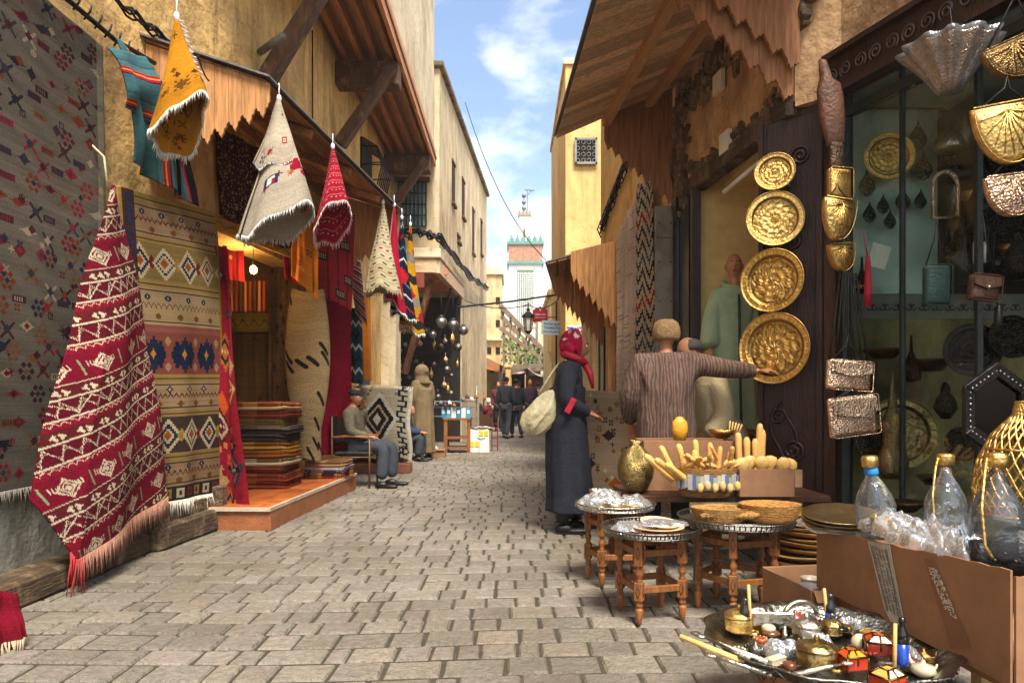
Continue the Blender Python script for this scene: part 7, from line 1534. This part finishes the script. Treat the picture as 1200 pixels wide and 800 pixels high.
# his chair
ch = thing('armchair', (cx, cy, 0), 'metal framed chair with wooden arm rests under the seated man', 'chair'); 
MB().box((cx+.02, cy, .42), (.48, .46, .05)).build('seat', leather, ch, bevel=.015); MB().box((cx-.24, cy, .72), (.035, .44, .34), rot=Matrix.Rotation(-.12, 3, 'Y')).build('backrest', leather, ch, bevel=.012)
cm = M('brown_metal_frame', '6a4a34', .45, .3)
for dx, dy in ((.22, -.24), (.22, .24), (-.24, -.24), (-.24, .24)): m = MB(); m.tube([(cx+dx, cy+dy, 0), (cx+dx, cy+dy, .62 if dx > 0 else .88)], .013, 8); m.build('leg', cm, ch)
for dy in (-.24, .24): m = MB(); m.tube([(cx-.24, cy+dy, .62), (cx, cy+dy, .64), (cx+.24, cy+dy, .62)], [.018, .02, .016], 8); m.build('armrest', wood_o, ch); m = MB(); m.tube([(cx-.24, cy+dy, .38), (cx+.22, cy+dy, .38)], .01, 6); m.build('side_rail', cm, ch)

# --- figures further away
def standing(x, y, h, yaw, lab, outfit, hood=False, arms=(0, 0), stride=.1, hair='1c1512', robe=None, trousers='2b2a30', top='4a4a4c', hat=None, group=None, cat='person'):
    X0, Y0_, YW, x, y, yaw = x, y, yaw, 0, 0, PI/2; s = h/1.7; t = thing('person', (0, 0, 0), lab, cat, group); c, sn = math.cos(yaw), math.sin(yaw)
    def q(a, b, z): return V3((x+(a*c-b*sn)*s, y+(a*sn+b*c)*s, z*s))     # a forward, b left
    J = dict(pel=q(0, 0, .92), wai=q(0, 0, 1.07), che=q(.01, 0, 1.3), nek=q(.02, 0, 1.46), hed=q(.04, 0, 1.58), shL=q(0, .18, 1.38), elL=q(-.02+arms[0], .22, 1.12), wrL=q(.08+arms[0], .2, .9), shR=q(0, -.18, 1.38), elR=q(-.02+arms[1], -.22, 1.12), wrR=q(.08+arms[1], -.2, .9),
             hiL=q(0, .09, .88), knL=q(stride, .09, .48), anL=q(stride*.9, .09, .08), hiR=q(0, -.09, .88), knR=q(-stride*.3, -.09, .48), anR=q(-stride*1.6, -.09, .09))
    f = V3((c, sn, 0)); T, R = body(t, J, f, vox=.012)
    def g(name, G, E_, mat, ex=None): return garment(t, name, J, list(G), E_, G, mat, ex, vox=.015)
    G = dict(pel=.16, wai=.14, che=.15, nek=.075, shL=.085, elL=.07, wrL=.055, shR=.085, elR=.07, wrR=.055)
    if robe:
        def ex(m): loft(m, [(*q(0, 0, 1.3)[:2], 1.3*s, .15*s, .2*s, yaw), (*q(0, 0, 1)[:2], 1.0*s, .17*s, .2*s, yaw), (*q(0, 0, .6)[:2], .6*s, .2*s, .23*s, yaw), (*q(0, 0, .12)[:2], .12*s, .22*s, .25*s, yaw)], fold=.07, nf=6)
        g('robe', G, E, M('robe_'+robe, robe, .92, var=.3, scale=9, bump=.5), ex)
        if hood: m = MB(); cc = J['hed']+V3((0, 0, .02))-f*.02; m.ball(cc, .14*s, 16, sc=(1, 1, 1.15)); m.ball(cc-f*.07+V3((0, 0, .03)), .09*s, 12); loft(m, [(cc.x, cc.y, cc.z-.05, .12, .12, 0), (cc.x-f.x*.02, cc.y-f.y*.02, cc.z-.2, .15, .15, 0), (cc.x, cc.y, cc.z-.27, .12, .15, yaw)], 20, 0); remesh(m, 'hood', M('robe_'+robe), t, .015)
    else:
        g('jacket', G, E, M('jacket_'+top, top, .9, var=.25, bump=.4)); G2 = dict(pel=.13, hiL=.105, knL=.08, anL=.065, hiR=.105, knR=.08, anR=.065); g('trousers', G2, E2, M('trousers_'+trousers, trousers, .9))
    m = MB(); shoe(m, J['anL']-f*.06-V3((0, 0, .08*s)), f); shoe(m, J['anR']-f*.06-V3((0, 0, .085*s)), f); m.build('shoes', leather, t)
    if not hood: m = MB(); m.lathe([(.085, -.03), (.088, .02), (.07, .07), (.001, .09)], J['hed']+V3((0, 0, .04))-f*.015, 20); m.build('hat' if hat else 'hair', M('hat_'+(hat or hair), hat or hair, .85, bump=.4), t)
    t.location = (X0, Y0_, 0); t.rotation_euler.z = YW-PI/2
    return t
standing(-1.62, 12.35, 1.66, 2.4, 'figure in long brown robe with hood up before the lamp shop', None, hood=True, robe='6e5c3e', stride=.04)
# crouched person beside him
kx, ky = -1.86, 12.0; pk = thing('person', (kx, ky, 0), 'person in dark clothes with blue sleeve sitting low beside the hooded figure', 'person')
J = dict(pel=V3((kx-.1, ky, .32)), wai=V3((kx-.08, ky, .45)), che=V3((kx-.02, ky, .62)), nek=V3((kx+.03, ky, .76)), hed=V3((kx+.06, ky, .86)), shL=V3((kx-.02, ky+.17, .7)), elL=V3((kx+.1, ky+.2, .52)), wrL=V3((kx+.26, ky+.1, .5)), shR=V3((kx-.02, ky-.17, .7)), elR=V3((kx+.1, ky-.2, .52)), wrR=V3((kx+.27, ky-.1, .5)),
         hiL=V3((kx-.06, ky+.1, .3)), knL=V3((kx+.28, ky+.12, .44)), anL=V3((kx+.26, ky+.1, .08)), hiR=V3((kx-.06, ky-.1, .3)), knR=V3((kx+.27, ky-.12, .44)), anR=V3((kx+.22, ky-.12, .08)))
T, R = body(pk, J, (1, -.4, -.3), vox=.011)
G = dict(pel=.15, wai=.14, che=.15, nek=.07, shL=.082, elL=.07, wrL=.05, shR=.082, elR=.07, wrR=.05); garment(pk, 'pullover', J, list(G), E, G, M('blue_pullover', '27324e', .9), vox=.014)
garment(pk, 'trousers', J, list(G2), E2, G2, M('slate_trousers'), vox=.014); m = MB(); shoe(m, (kx+.2, ky+.1, 0), (1, 0, 0)); shoe(m, (kx+.17, ky-.12, 0), (1, -.2, 0)); m.build('sandals', leather, pk)
m = MB().box((kx-.12, ky, .11), (.3, .34, .22)); tag(m.build('low_stool', wood_d, bevel=.01, loc=(kx-.12, ky, 0)), 'low dark stool under the sitting person beside the hooded figure', 'stool')
m = MB(); m.lathe([(.085, -.03), (.088, .02), (.07, .07), (.001, .09)], J['hed']+V3((-.01, 0, .04)), 20); m.build('hair', M('dark_hair'), pk)
far = [(-.17, 18.5, 1.66, 1.3, 'dark jacketed walker left of centre far down the street', dict(top='2c2c34', trousers='3a3c42')), (.12, 18.8, 1.6, PI/2+.3, 'walker in black coat right beside the dark jacketed one far down the street', dict(top='1f1e24', trousers='2a2a30')),
       (.55, 21, 1.65, -PI/2, 'walker in plum jacket approaching behind the two far walkers', dict(top='3a2c38', trousers='33353a')), (-.45, 22.5, 1.6, -PI/2, 'small distant figure in maroon near the orange awnings', dict(top='5a2430', trousers='2c2c2c')),
       (.9, 24, 1.6, PI/2, 'distant figure in pale robe before the stalls at the street end', dict(robe='b0a48c')), (.25, 26, 1.65, PI/2, 'distant figure in grey at the middle of the street end', dict(top='5c5c60', trousers='2c2c34')), (-.2, 28, 1.65, -PI/2, 'farthest figure in dark blue under the pergola', dict(top='26304a', trousers='22242a'))]
for x, y, h, yw, lab, kw in far: standing(x, y, h, yw, lab, None, stride=.14, **kw)

# mannequin
mqx, mqy = 1.99, 6.12; mq = thing('mannequin', (mqx, mqy, .7), 'bald mannequin in a pale green hooded gown in the display window', 'mannequin')
J = dict(pel=V3((mqx, mqy, 1.55)), wai=V3((mqx, mqy, 1.7)), che=V3((mqx, mqy, 1.93)), nek=V3((mqx, mqy, 2.1)), hed=V3((mqx, mqy, 2.27)), shL=V3((mqx+.16, mqy, 2.03)), elL=V3((mqx+.21, mqy, 1.75)), wrL=V3((mqx+.22, mqy-.05, 1.55)), shR=V3((mqx-.16, mqy, 2.03)), elR=V3((mqx-.21, mqy, 1.75)), wrR=V3((mqx-.23, mqy-.05, 1.55)),
         hiL=V3((mqx+.08, mqy, 1.5)), knL=V3((mqx+.08, mqy, 1.1)), anL=V3((mqx+.08, mqy, .78)), hiR=V3((mqx-.08, mqy, 1.5)), knR=V3((mqx-.08, mqy, 1.1)), anR=V3((mqx-.08, mqy, .78)))
sk = skin; skin = M('mannequin_skin', 'c08a62', .35, var=.05, bump=0); T, R = body(mq, J, (-.25, -1, 0)); skin = sk; eyes(T, mq, R)
G = dict(pel=.14, wai=.13, che=.135, nek=.07, shL=.085, elL=.09, wrL=.10, shR=.085, elR=.09, wrR=.10)
def ex(m): loft(m, [(mqx, mqy, 2.0, .17, .11, 0), (mqx, mqy, 1.7, .17, .12, 0), (mqx, mqy, 1.3, .2, .14, 0), (mqx, mqy, .84, .235, .17, 0)], fold=.08, nf=7)
gr = M('sage_gown', 'a9c09c', .8, var=.14, bump=.3, bscale=20); garment(mq, 'gown', J, list(G), E, G, gr, ex, vox=.01)
m = MB(); m.tube([(mqx, mqy-.135, 2.02), (mqx, mqy-.15, 1.7), (mqx, mqy-.165, 1.3), (mqx, mqy-.2, .86)], .012, 8); m.build('front_braid', M('dark_green_braid', '2f4a3c', .8), mq)
m = MB(); m.tube([(mqx+.09*math.cos(a), mqy+.03+.08*math.sin(a), 2.13+.04*math.sin(a)) for a in np.linspace(-.3*PI-.9, 1.3*PI+.9, 18)], .026, 8); m.build('hood_collar', gr, mq)
m = MB().box((mqx, mqy, .73), (.45, .35, .07)); m.build('stand_base', wood_d, mq)
# second gown hanging beside it
a = canvas(30, 60, '6f9a84'); rug('green_gown', 'second darker green gown hanging behind the mannequin near the trays', 'gown', a, quad((2.25, 6.3, 2.15), (2.5, 6.3, 2.15), (2.2, 6.3, .95), (2.55, 6.3, .95), amp=.03, nf=3), mat=cloth)

# ================================================================== right wall textiles, shutter
r = np.random.RandomState(3)
a = canvas(90, 150, 'e0cbb8'); a *= (1+.12*(r.rand(150, 90, 1)-.5)); 
for k in range(60): y = r.randint(0, 150); x = r.randint(0, 80); a[y:y+1, x:x+10] = L('b08a70')
def rp_(Y, z, o_=.06): return (rx(Y)-o_, Y, z)
rug('pink_white_blanket', 'pale pinkish cream blanket hanging high on the right wall', 'blanket', a, quad(rp_(8.85, 3.2), rp_(7.75, 3.6), rp_(8.8, 1.1), rp_(7.7, 1.1), amp=.035, nf=3, out=(-1, 0, 0)), mat=shag)
a = canvas(60, 180, 'c8b89a')
for y in range(-10, 180, 12):
    for x in range(0, 60):
        t = (x % 20); yy = y+(t if t < 10 else 20-t)//3*3; a[max(yy, 0):max(yy+5, 0), x] = L(['1d2438', '1d2438', 'a01c30', 'c8a040', '1d2438', '2f5a6a'][(y//12) % 6 if y > 110 or (y//12) % 3 == 2 else 0])
rug('zigzag_wool_blanket', 'cream blanket with dark stepped zigzags beside the grey shutter on the right wall', 'blanket', a, quad(rp_(7.9, 3.55, .1), rp_(7.35, 3.55, .1), rp_(7.95, 1.2, .1), rp_(7.3, 1.2, .1), amp=.02, nf=1.5, out=(-1, 0, 0)))
shu = thing('grey_shutter', (1.6, 7.05, 0), 'weathered grey shutter leaf studded with rivets beside the display window', 'shutter')
m = MB(); m.box2((1.47, 7.0, .4), (1.67, 7.04, 3.08)); m.build('leaf', M('grey_shutter_paint', '8a857a', .6, var=.25, scale=5, dirt='5c554a', dscale=2.5), shu, bevel=.004)
m = MB()
for z in (1.3, 1.7, 2.1, 2.5, 2.9):
    for x in (1.51, 1.63): m.ball((x, 6.995, z), .009, 6)
m.build('rivet', iron, shu); m = MB()
for z in (1.0, 1.9, 2.75): m.box2((1.475, 6.985, z), (1.665, 6.998, z+.05))
m.build('cross_rail', M('grey_shutter_paint'), shu)
W, H = 90, 110; a = canvas(W, H, 'b59a78'); a = motifs(a, 70, ['7a3a2c', '2c2a34', '8a5a30', '5a2430', 'd8c8a8', 'a8481c'], (1, 1), 17); dia(a, 62, 40, 8, 5, '4a2c2c'); dia(a, 70, 84, 9, 6, 'b05a1c'); dia(a, 40, 66, 7, 5, '33303a')
rug('cream_motif_rug', 'cream rug with small coloured motifs hanging low behind the woman', 'rug', a, quad((.42, 6.32, 1.2), (1.1, 6.32, 1.16), (.42, 6.3, .06), (1.1, 6.3, .06), amp=.02, nf=2))
rk = thing('rug_rack', (.76, 6.38, 0), 'wooden rack behind the low cream motif rug', 'rack')
for x in (.44, 1.08): MB().box2((x-.02, 6.36, 0), (x+.02, 6.4, 1.16)).build('leg', wood_d, rk)
MB().box2((.42, 6.36, 1.12), (1.1, 6.4, 1.15)).build('bar', wood_d, rk)

# ================================================================== middle distance left: pots, tables, stalls
def pot(px, py, Y, s, lab):
    c = at(px, py, Y); t = thing('hanging_pot', c, lab, 'pot', 'metal pots hanging from the eave of the lamp shop'); m = MB(); m.ball(c, s, 16, sc=(1, 1, .95)); m.lathe([(s*.4, s*.85), (s*.35, s*1.0), (s*.5, s*1.15), (s*.45, s*1.15)], c, 16); m.build('bowl', M('grey_tin', '85807a', .35, .9, var=.3, bump=.2), t)
    m = MB().tube([c+V3((0, 0, s)), c+V3((0, 0, s+.45))], .005, 5); m.build('cord', iron, t)
pot(517, 378, 13.9, .125, 'grey metal pot under the eave, leftmost of the front row'); pot(531, 381, 14.2, .12, 'grey metal pot under the eave, middle of the front row'); pot(543, 387, 14.8, .11, 'grey metal pot under the eave, rightmost of the front row'); pot(507, 392, 14.4, .08, 'small brownish pot hanging lower behind the front row of pots')
r = np.random.RandomState(21)
RW = ['top', 'second', 'third', 'fourth', 'fifth', 'lowest']; CW = ['far left', 'left', 'centre left', 'centre right', 'right', 'far right']
for i in range(36):
    ri, ci_ = i//6, i % 6; px, py = 464+13.5*ci_+r.uniform(-6.5, 6.5), 392+15*ri+r.uniform(-8, 8); Y = 15.2+r.rand()*1.4; c = at(px, py, Y); m = MB(); k = i % 4; s = .045+.05*r.rand()
    if k == 0: m.lathe([(.001, -s), (s*.8, -s*.5), (s, 0), (s*.6, s*.7), (.01, s*1.2), (.01, s*2.5)], c, 14)
    elif k == 1: m.lathe([(.02, -s*1.6), (s*.7, -s*.6), (s*.5, .5*s), (.01, s), (.008, s*2)], c, 6, smooth=False)
    elif k == 2: m.ball(c, s, 12); m.tube([c, c+V3((0, 0, s*2.5))], .006, 5)
    else: m.lathe([(s, 0), (s*1.1, .02), (.01, .03)], c, 20, R=face_rot((0, -1, 0)))
    tag(m.build('hanging_lamp', [copper, brass, pewter, pewter][k], loc=c), '%s in the lamp shop, %s, %s' % (['onion shaped copper lamp', 'faceted brass lantern', 'dull grey globe', 'dark round dish'][k], RW[ri]+' row', CW[ci_]), 'lamp', 'wares hanging in the dark lamp shop')
m = MB()
tbl = thing('wooden_display_table', (-.98, 13.8, 0), 'open reddish wooden table frame with shelves outside the lamp shop', 'table'); x0_, x1_ = -1.33, -.87
for x in (x0_, x1_):
    for y in (13.7, 14.1): MB().box2((x-.035, y-.03, 0), (x+.035, y+.03, .66)).build('leg', wood_o, tbl)
MB().box2((x0_-.05, 13.65, .66), (x1_+.05, 14.15, .7)).build('tabletop', wood_o, tbl)
for z in (.08, .28): MB().box2((x0_, 13.68, z), (x1_, 14.1, z+.04)).build('shelf', wood_o, tbl)
cs_ = ['2f7fa0', '3a93b4', 'e0e0dc', '2f7fa0', 'd8d8d0', '3a93b4']
for i in range(6):
    x = -1.38+.1*i; m = MB().box((x, 13.85, .80+0*(i % 2)), (.09, .12, .2), col=L(cs_[i])); m.box((x, 13.787, .82), (.05, .004, .07), col=(.85, .85, .85)); tag(m.build('goods_box', plain, loc=(x, 13.85, .7)), '%s packet standing on the display table, %s' % ('blue' if cs_[i][0] in '23' else 'white', ['leftmost', 'second from left', 'third from left', 'fourth from left', 'fifth from left', 'rightmost'][i]), 'packet', 'packets on the display table')
for i in range(10):
    x = -1.55+.09*i; z = .92+.05*(i % 2)+(.12 if i > 5 else 0); c = V3((x, 13.9, z)); m = MB(); shoe(m, c, (.2, -1, 0), .2, .04, .05); tag(m.build('slipper', M(['navy_shoe', 'grey_shoe', 'maroon_shoe', 'white_shoe', 'tan_shoe'][i % 5], ['26355a', '6a6864', '5a2430', 'd0cfc8', '8a5a34'][i % 5], .6), loc=c), '%s shoe displayed above the packets, %s from the left' % (['navy', 'grey', 'maroon', 'white', 'tan'][i % 5], ['first', 'second', 'third', 'fourth', 'fifth', 'sixth', 'seventh', 'eighth', 'ninth', 'tenth'][i]), 'shoe', 'shoes on the stall outside the lamp shop')
m = MB()
for z in (.74, .92, 1.04): m.box2((-1.6, 13.82, z-.02), (-.7, 14.0, z))
for x in (-1.6, -.72): m.tube([(x, 13.9, 0), (x, 13.9, 1.35)], .012, 6)
tag(m.build('shoe_rack', M('steel_rack', '9a9a98', .4, .6), loc=(-1.1, 13.9, 0)), 'thin metal rack holding the shoes and packets outside the lamp shop', 'rack')
cart = thing('printed_carton', (-.68, 13.9, 0), 'white carton with yellow squares standing on the street by the display table', 'carton'); MB().box2((-.86, 13.75, 0), (-.46, 14.1, .48)).build('shell', M('white_card', 'd6d2c8', .7, var=.08), cart, bevel=.005)
m = MB(); 
for x, z in ((-.84, .12), (-.66, .34), (-.56, .34), (-.74, .12)): m.box2((x, 13.742, z), (x+.08, 13.748, z+.1), col=L('d8c018'))
m.tube([(-.7, 13.744, .3), (-.62, 13.744, .27), (-.54, 13.744, .3)], .005, 4, col=(.1, .1, .1)); m.box2((-.665, 13.743, .02), (-.655, 13.748, .46), col=(.3, .3, .3)); m.build('print', plain, cart)
m = MB()
for i in range(7): m.box((-.84+.06*i, 13.9, .5+.012*(i % 2)), (.1, .34, .012), rz=.1*(i-3), col=L(['b0a898', '8a8478', 'd0c8b8'][i % 3]))
tag(m.build('paper_heap', plain, loc=(-.66, 13.9, .5)), 'heap of grey papers on top of the white carton', 'papers')
ld = thing('red_rack', (-.4, 14.2, 0), 'narrow dark red ladder-like rack right of the white carton', 'rack')
for x in (-.42, -.3): MB().box2((x-.012, 14.2, 0), (x+.012, 14.23, .62)).build('upright', M('dark_red_paint', '6a1c20', .5), ld)
for z in (.1, .25, .4, .55): MB().box2((-.41, 14.205, z), (-.31, 14.225, z+.02)).build('rung', M('dark_red_paint'), ld)
cbox((-1.42, 12.75, 0), (.36, .3, .17), 'brown cardboard box on the street behind the hooded figure', flaps=.04); crumple('cloth_heap', V3((-1.5, 12.75, .12)), (.12, .1, .1), 'pale cloth heap lying in the brown street box', mat=M('pale_heap', 'b8aa94', .9), cat='cloth', seed=50)
# far stalls
for i, (x, y, z, w_, c_, lab) in enumerate(((-.98, 23.6, 2.35, .9, 'b0744a', 'orange stall awning nearest on the far left side'), (-.75, 26, 2.3, .8, 'd88a4a', 'pale orange stall awning behind the nearest one on the far left side'), (-.6, 29, 2.4, .9, 'd8c8a8', 'cream stall awning at the far left end of the street'))):
    t = thing('stall_awning', (x, y, z), lab, 'awning'); m = MB(); m.prism([(x-.6, y, z+.45), (x+w_*.6, y+.2, z-.1), (x+w_*.75, y+2.2, z-.1), (x-.6, y+2.2, z+.45)], (0, 0, .03), col=L(c_)); m.prism([(x-.5, y-.02, z+.42), (x+w_*.6, y+.18, z-.1), (x+w_*.6, y+.18, z-.28), (x-.5, y-.02, z-.05)], (0, .02, 0), col=L(c_)*.9); m.build('cover', plain, t)
    m = MB().tube([(x+w_*.6, y+.2, 0), (x+w_*.6, y+.2, z-.1)], .025, 6); m.build('pole', iron, t)
m = MB(); m.box2((-3, 23.2, 0), (-1.2, 30, 4.2)); t = tag(m.build('low_stall_building', wall_b, loc=(-2, 26, 0)), 'low plastered stall row behind the orange awnings', 'building')
for i, (px, py, Y, s, c_, w_) in enumerate(((562, 462, 22, .3, 'c8702c', 'orange'), (568, 480, 22, .35, '6a2430', 'maroon'), (572, 470, 24, .3, 'd0c8b8', 'white'), (560, 476, 21, .3, '33302e', 'black'), (578, 482, 26, .3, '8a3a4a', 'rose'), (558, 495, 21, .3, '4a4a58', 'slate'), (570, 494, 23, .35, '7a6a5a', 'brown'))):
    c = at(px, py, Y); t = thing('goods_bundle', c, w_+' bundle of goods piled before the far left stalls', 'goods', 'bundles before the far left stalls'); m = MB(); m.ball(c, s*.5, 12, sc=(1, 1, .8), col=L(c_)); m.ball(c+V3((s*.3, 0, -s*.4)), s*.4, 10, col=L(c_)*.8); m.build('bundle', cloth, t); m = MB().box2((c.x-s*.5, c.y-s*.4, 0), (c.x+s*.5, c.y+s*.4, c.z-s*.45)); m.build('crate', wood_d, t)
for i, (x0_, x1_, y, z, lab) in enumerate(((-.3, .75, 30, 2.55, 'white sagging sunshade across the far end of the street, left one'), (.55, 1.7, 27, 2.3, 'grey sagging sunshade across the far end of the street, right one'))):
    a = canvas(30, 20, ['d8d0c0', 'a09c94'][i]); Pq = lambda U, V, x0_=x0_, x1_=x1_, y=y, z=z: (x0_+(x1_-x0_)*U, y+2*V, z-.25*np.sin(PI*U)+.15*V-.25*U)
    rug('sunshade', lab, 'sunshade', a, Pq, mat=cloth)
m = MB().box2((.7, 28, 0), (2.6, 32, 2.0)); tag(m.build('shop_kiosk', M('dark_kiosk', '5c4a3a', .9, var=.3), loc=(1.5, 28, 0)), 'dark low kiosk under the grey sunshade at the far right end', 'kiosk')
m = MB().box2((-.24, 25.0, 0), (-.05, 25.2, 2.3)); m.box2((-.3, 24.95, 2.2), (.02, 25.25, 2.3)); tag(m.build('stone_pillar', wall_y, bevel=.01, loc=(-.15, 25, 0)), 'ochre pillar standing in the far street under the pergola', 'pillar')

# ================================================================== signs, lantern, cables
def sign(px, py, Y, w_, h, colb, lab, lines, colt, outline=None, tilt=0, name='shop_sign'):
    c = at(px, py, Y); t = thing(name, c, lab, 'sign'); R = Matrix.Rotation(tilt, 3, 'Y'); m = MB(); o2 = outline or [(-w_/2, -h/2), (w_/2, -h/2), (w_/2, h/2), (-w_/2, h/2)]
    m.prism([c+R @ V3((x, 0, z)) for x, z in o2], (0, .02, 0), col=L(colb)); m.build('board', plain, t); m = MB()
    for s, sz, z in lines: textmb(m, s, sz, c+R @ V3((0, -.005, z)), R=R @ Matrix.Rotation(PI/2, 3, 'X'), col=L(colt))
    m.build('lettering', plain, t); return t
w_, h = .31, .32
t = sign(633, 368, 14.2, w_, h, 'b81224', 'red sign with a pointed arched top and white lettering hanging over the street', [('TERRASSE', .052, -.01), ('RESTAURANT', .036, -.075)], 'f0f0f0', [(-w_/2, -h/2), (w_/2, -h/2), (w_/2, h*.25), (w_*.3, h*.38), (w_*.12, h*.42), (0, h*.55), (-w_*.12, h*.42), (-w_*.3, h*.38), (-w_/2, h*.25)])
m = MB(); c = at(633, 363, 14.19); m.ball(c, .022, 8, sc=(1, .2, 1.2)); m.build('emblem', paper, t)
sign(648, 384, 14.0, .47, .29, 'c4dbe4', 'pale blue sign with three lines of blue lettering under the red sign', [('Panier Jamel', .075, .08), ('Terrasse Place', .062, 0), ('Cour Nourriture', .056, -.08)], '0f5aa0', tilt=.04)
t = sign(680, 386, 12.38, .43, .15, 'd8dcdc', 'long white sign with blue corner and dark numbers right of the pale blue sign', [('2000', .055, .03), ('18', .055, -.035)], '222222', tilt=-.02)
m = MB(); c = at(668, 384, 12.36); m.box(c, (.12, .006, .03), col=L('1c4fb0')); m.build('blue_stripe', plain, t)
pp = thing('sign_post', (.93, 14.3, 0), 'thin dark post and bracket arms carrying the hanging signs', 'post'); m = MB(); m.tube([(.93, 14.3, 0), (.93, 14.3, 3.1)], .02, 8); m.build('pole', iron, pp); m = MB(); m.tube([(.93, 14.25, 2.78), (.45, 14.22, 2.78)], .01, 6); m.tube([(.93, 14.25, 2.66), (.6, 14.05, 2.66)], .01, 6); m.build('bracket', iron, pp)
c = at(619, 378, 14.0); ln = thing('street_lantern', c, 'glass street lantern with dark metal roof hanging from a cable left of the red sign', 'lantern')
m = MB(); m.lathe([(.11, .1), (.13, .11), (.12, .16), (.06, .2), (.03, .24), (.04, .27), (.01, .3), (.008, .42)], c, 6, smooth=False); m.lathe([(.07, -.17), (.06, -.2), (.02, -.23)], c, 6, smooth=False)
for k in range(6): a_ = 2*PI*k/6; m.tube([c+V3((.105*math.cos(a_), .105*math.sin(a_), .11)), c+V3((.07*math.cos(a_), .07*math.sin(a_), -.18))], .008, 5)
m.build('frame', iron, ln); m = MB(); m.lathe([(.095, .1), (.062, -.17)], c, 6, smooth=False); m.build('panes', M('milky_glass', 'd0c4b4', .3), ln)
def cable(name, pts, r_, lab, sag=0, cat='cable', n=24, mat=iron):
    pts = [V3(p) for p in pts]; m = MB(); out = []
    for i in range(len(pts)-1):
        for k in range(n):
            t = k/n; p = pts[i].lerp(pts[i+1], t); out.append(p-V3((0, 0, sag*4*t*(1-t))))
    out.append(pts[-1]); m.tube(out, r_, 6); return tag(m.build(name, mat, loc=pts[0]), lab, cat)
cable('overhead_cable', [at(535, 360, 13.9), at(600, 353, 13.9), at(668, 343, 13.9)], .02, 'thick dark cable stretched level across the street carrying the lantern')
cable('overhead_cable', [at(545, 352, 16), at(620, 357, 14), at(655, 350, 12.5)], .01, 'thin sagging cable just below the thick level cable', sag=.12)
cable('overhead_cable', [at(545, 120, 17), at(640, 305, 13)], .009, 'thin wire falling from the beige house roof toward the right canopy', sag=.5)
cable('wall_wires', [at(232, 65, 4.9), at(245, 95, 5.0)], .006, 'short thin wire looping over the near canopy edge', sag=.03)
# wall cable bundles
def bundle(name, P_, n_, spread, lab, r_=.012, seed=0):
    r = np.random.RandomState(seed); m = MB(); P_ = [V3(p) for p in P_]
    for k in range(n_):
        o_ = V3((r.rand()-.3, r.rand()-.5, r.rand()-.5))*spread; pts = []
        for i in range(len(P_)-1):
            for q in range(8): t = q/8; pts.append(P_[i].lerp(P_[i+1], t)+o_+V3((0, 0, 1))*spread*.5*math.sin(q*1.9+k*2+i))
        pts.append(P_[-1]+o_); m.tube(pts, r_, 5)
    return tag(m.build(name, iron, loc=P_[0]), lab, 'cables')
bundle('cable_bundle', [(-2.4, 13.5, 4.3), (-1.9, 13.5, 4.4), (-1.45, 13.5, 4.25), (-1.1, 17.5, 4.2), (-.8, 22, 4.6)], 7, .1, 'thick bundle of dark cables along the ledge of the beige house', .022)
bundle('cable_bundle', [(rx(9.7)-.05, 9.7, 3.5), (rx(8.6)-.05, 8.6, 4.0), (rx(7.9)-.05, 7.9, 4.25)], 6, .1, 'dark looped cables climbing the ochre wall on the right', .012, 2)
m = MB()
for k in range(14): t = k/13; p = V3((rx(9.7), 9.7, 3.5)).lerp(V3((rx(7.9), 7.9, 4.25)), t); m.tube([p+V3((-.05, 0, -.12)), p+V3((-.1, .0, 0)), p+V3((-.05, 0, .12))], .01, 5)
tag(m.build('cable_clips', iron, loc=(1.4, 8.8, 3.9)), 'row of curved clips holding the looped cables on the right wall', 'clips')
bundle('cable_bundle', [(-2.76, 3.3, 4.45), (-2.76, 4.3, 3.95), (-2.74, 4.75, 3.85), (-2.66, 5.3, 3.86), (-2.56, 6.4, 3.95)], 5, .05, 'black cables tangled along the left wall above the iron rail', .009, 5)
for q, (a_, b_) in enumerate((((-2.47, 7.6, 6.5), (-2.45, 7.6, 4.0)),)): m = MB().tube([(-2.44, 8.35, 5.6), (-2.44, 8.35, 3.9)], .01, 6); tag(m.build('wall_wire', iron, loc=(-2.44, 8.35, 5)), 'thin vertical wire running down the yellow wall behind the beam', 'wire')
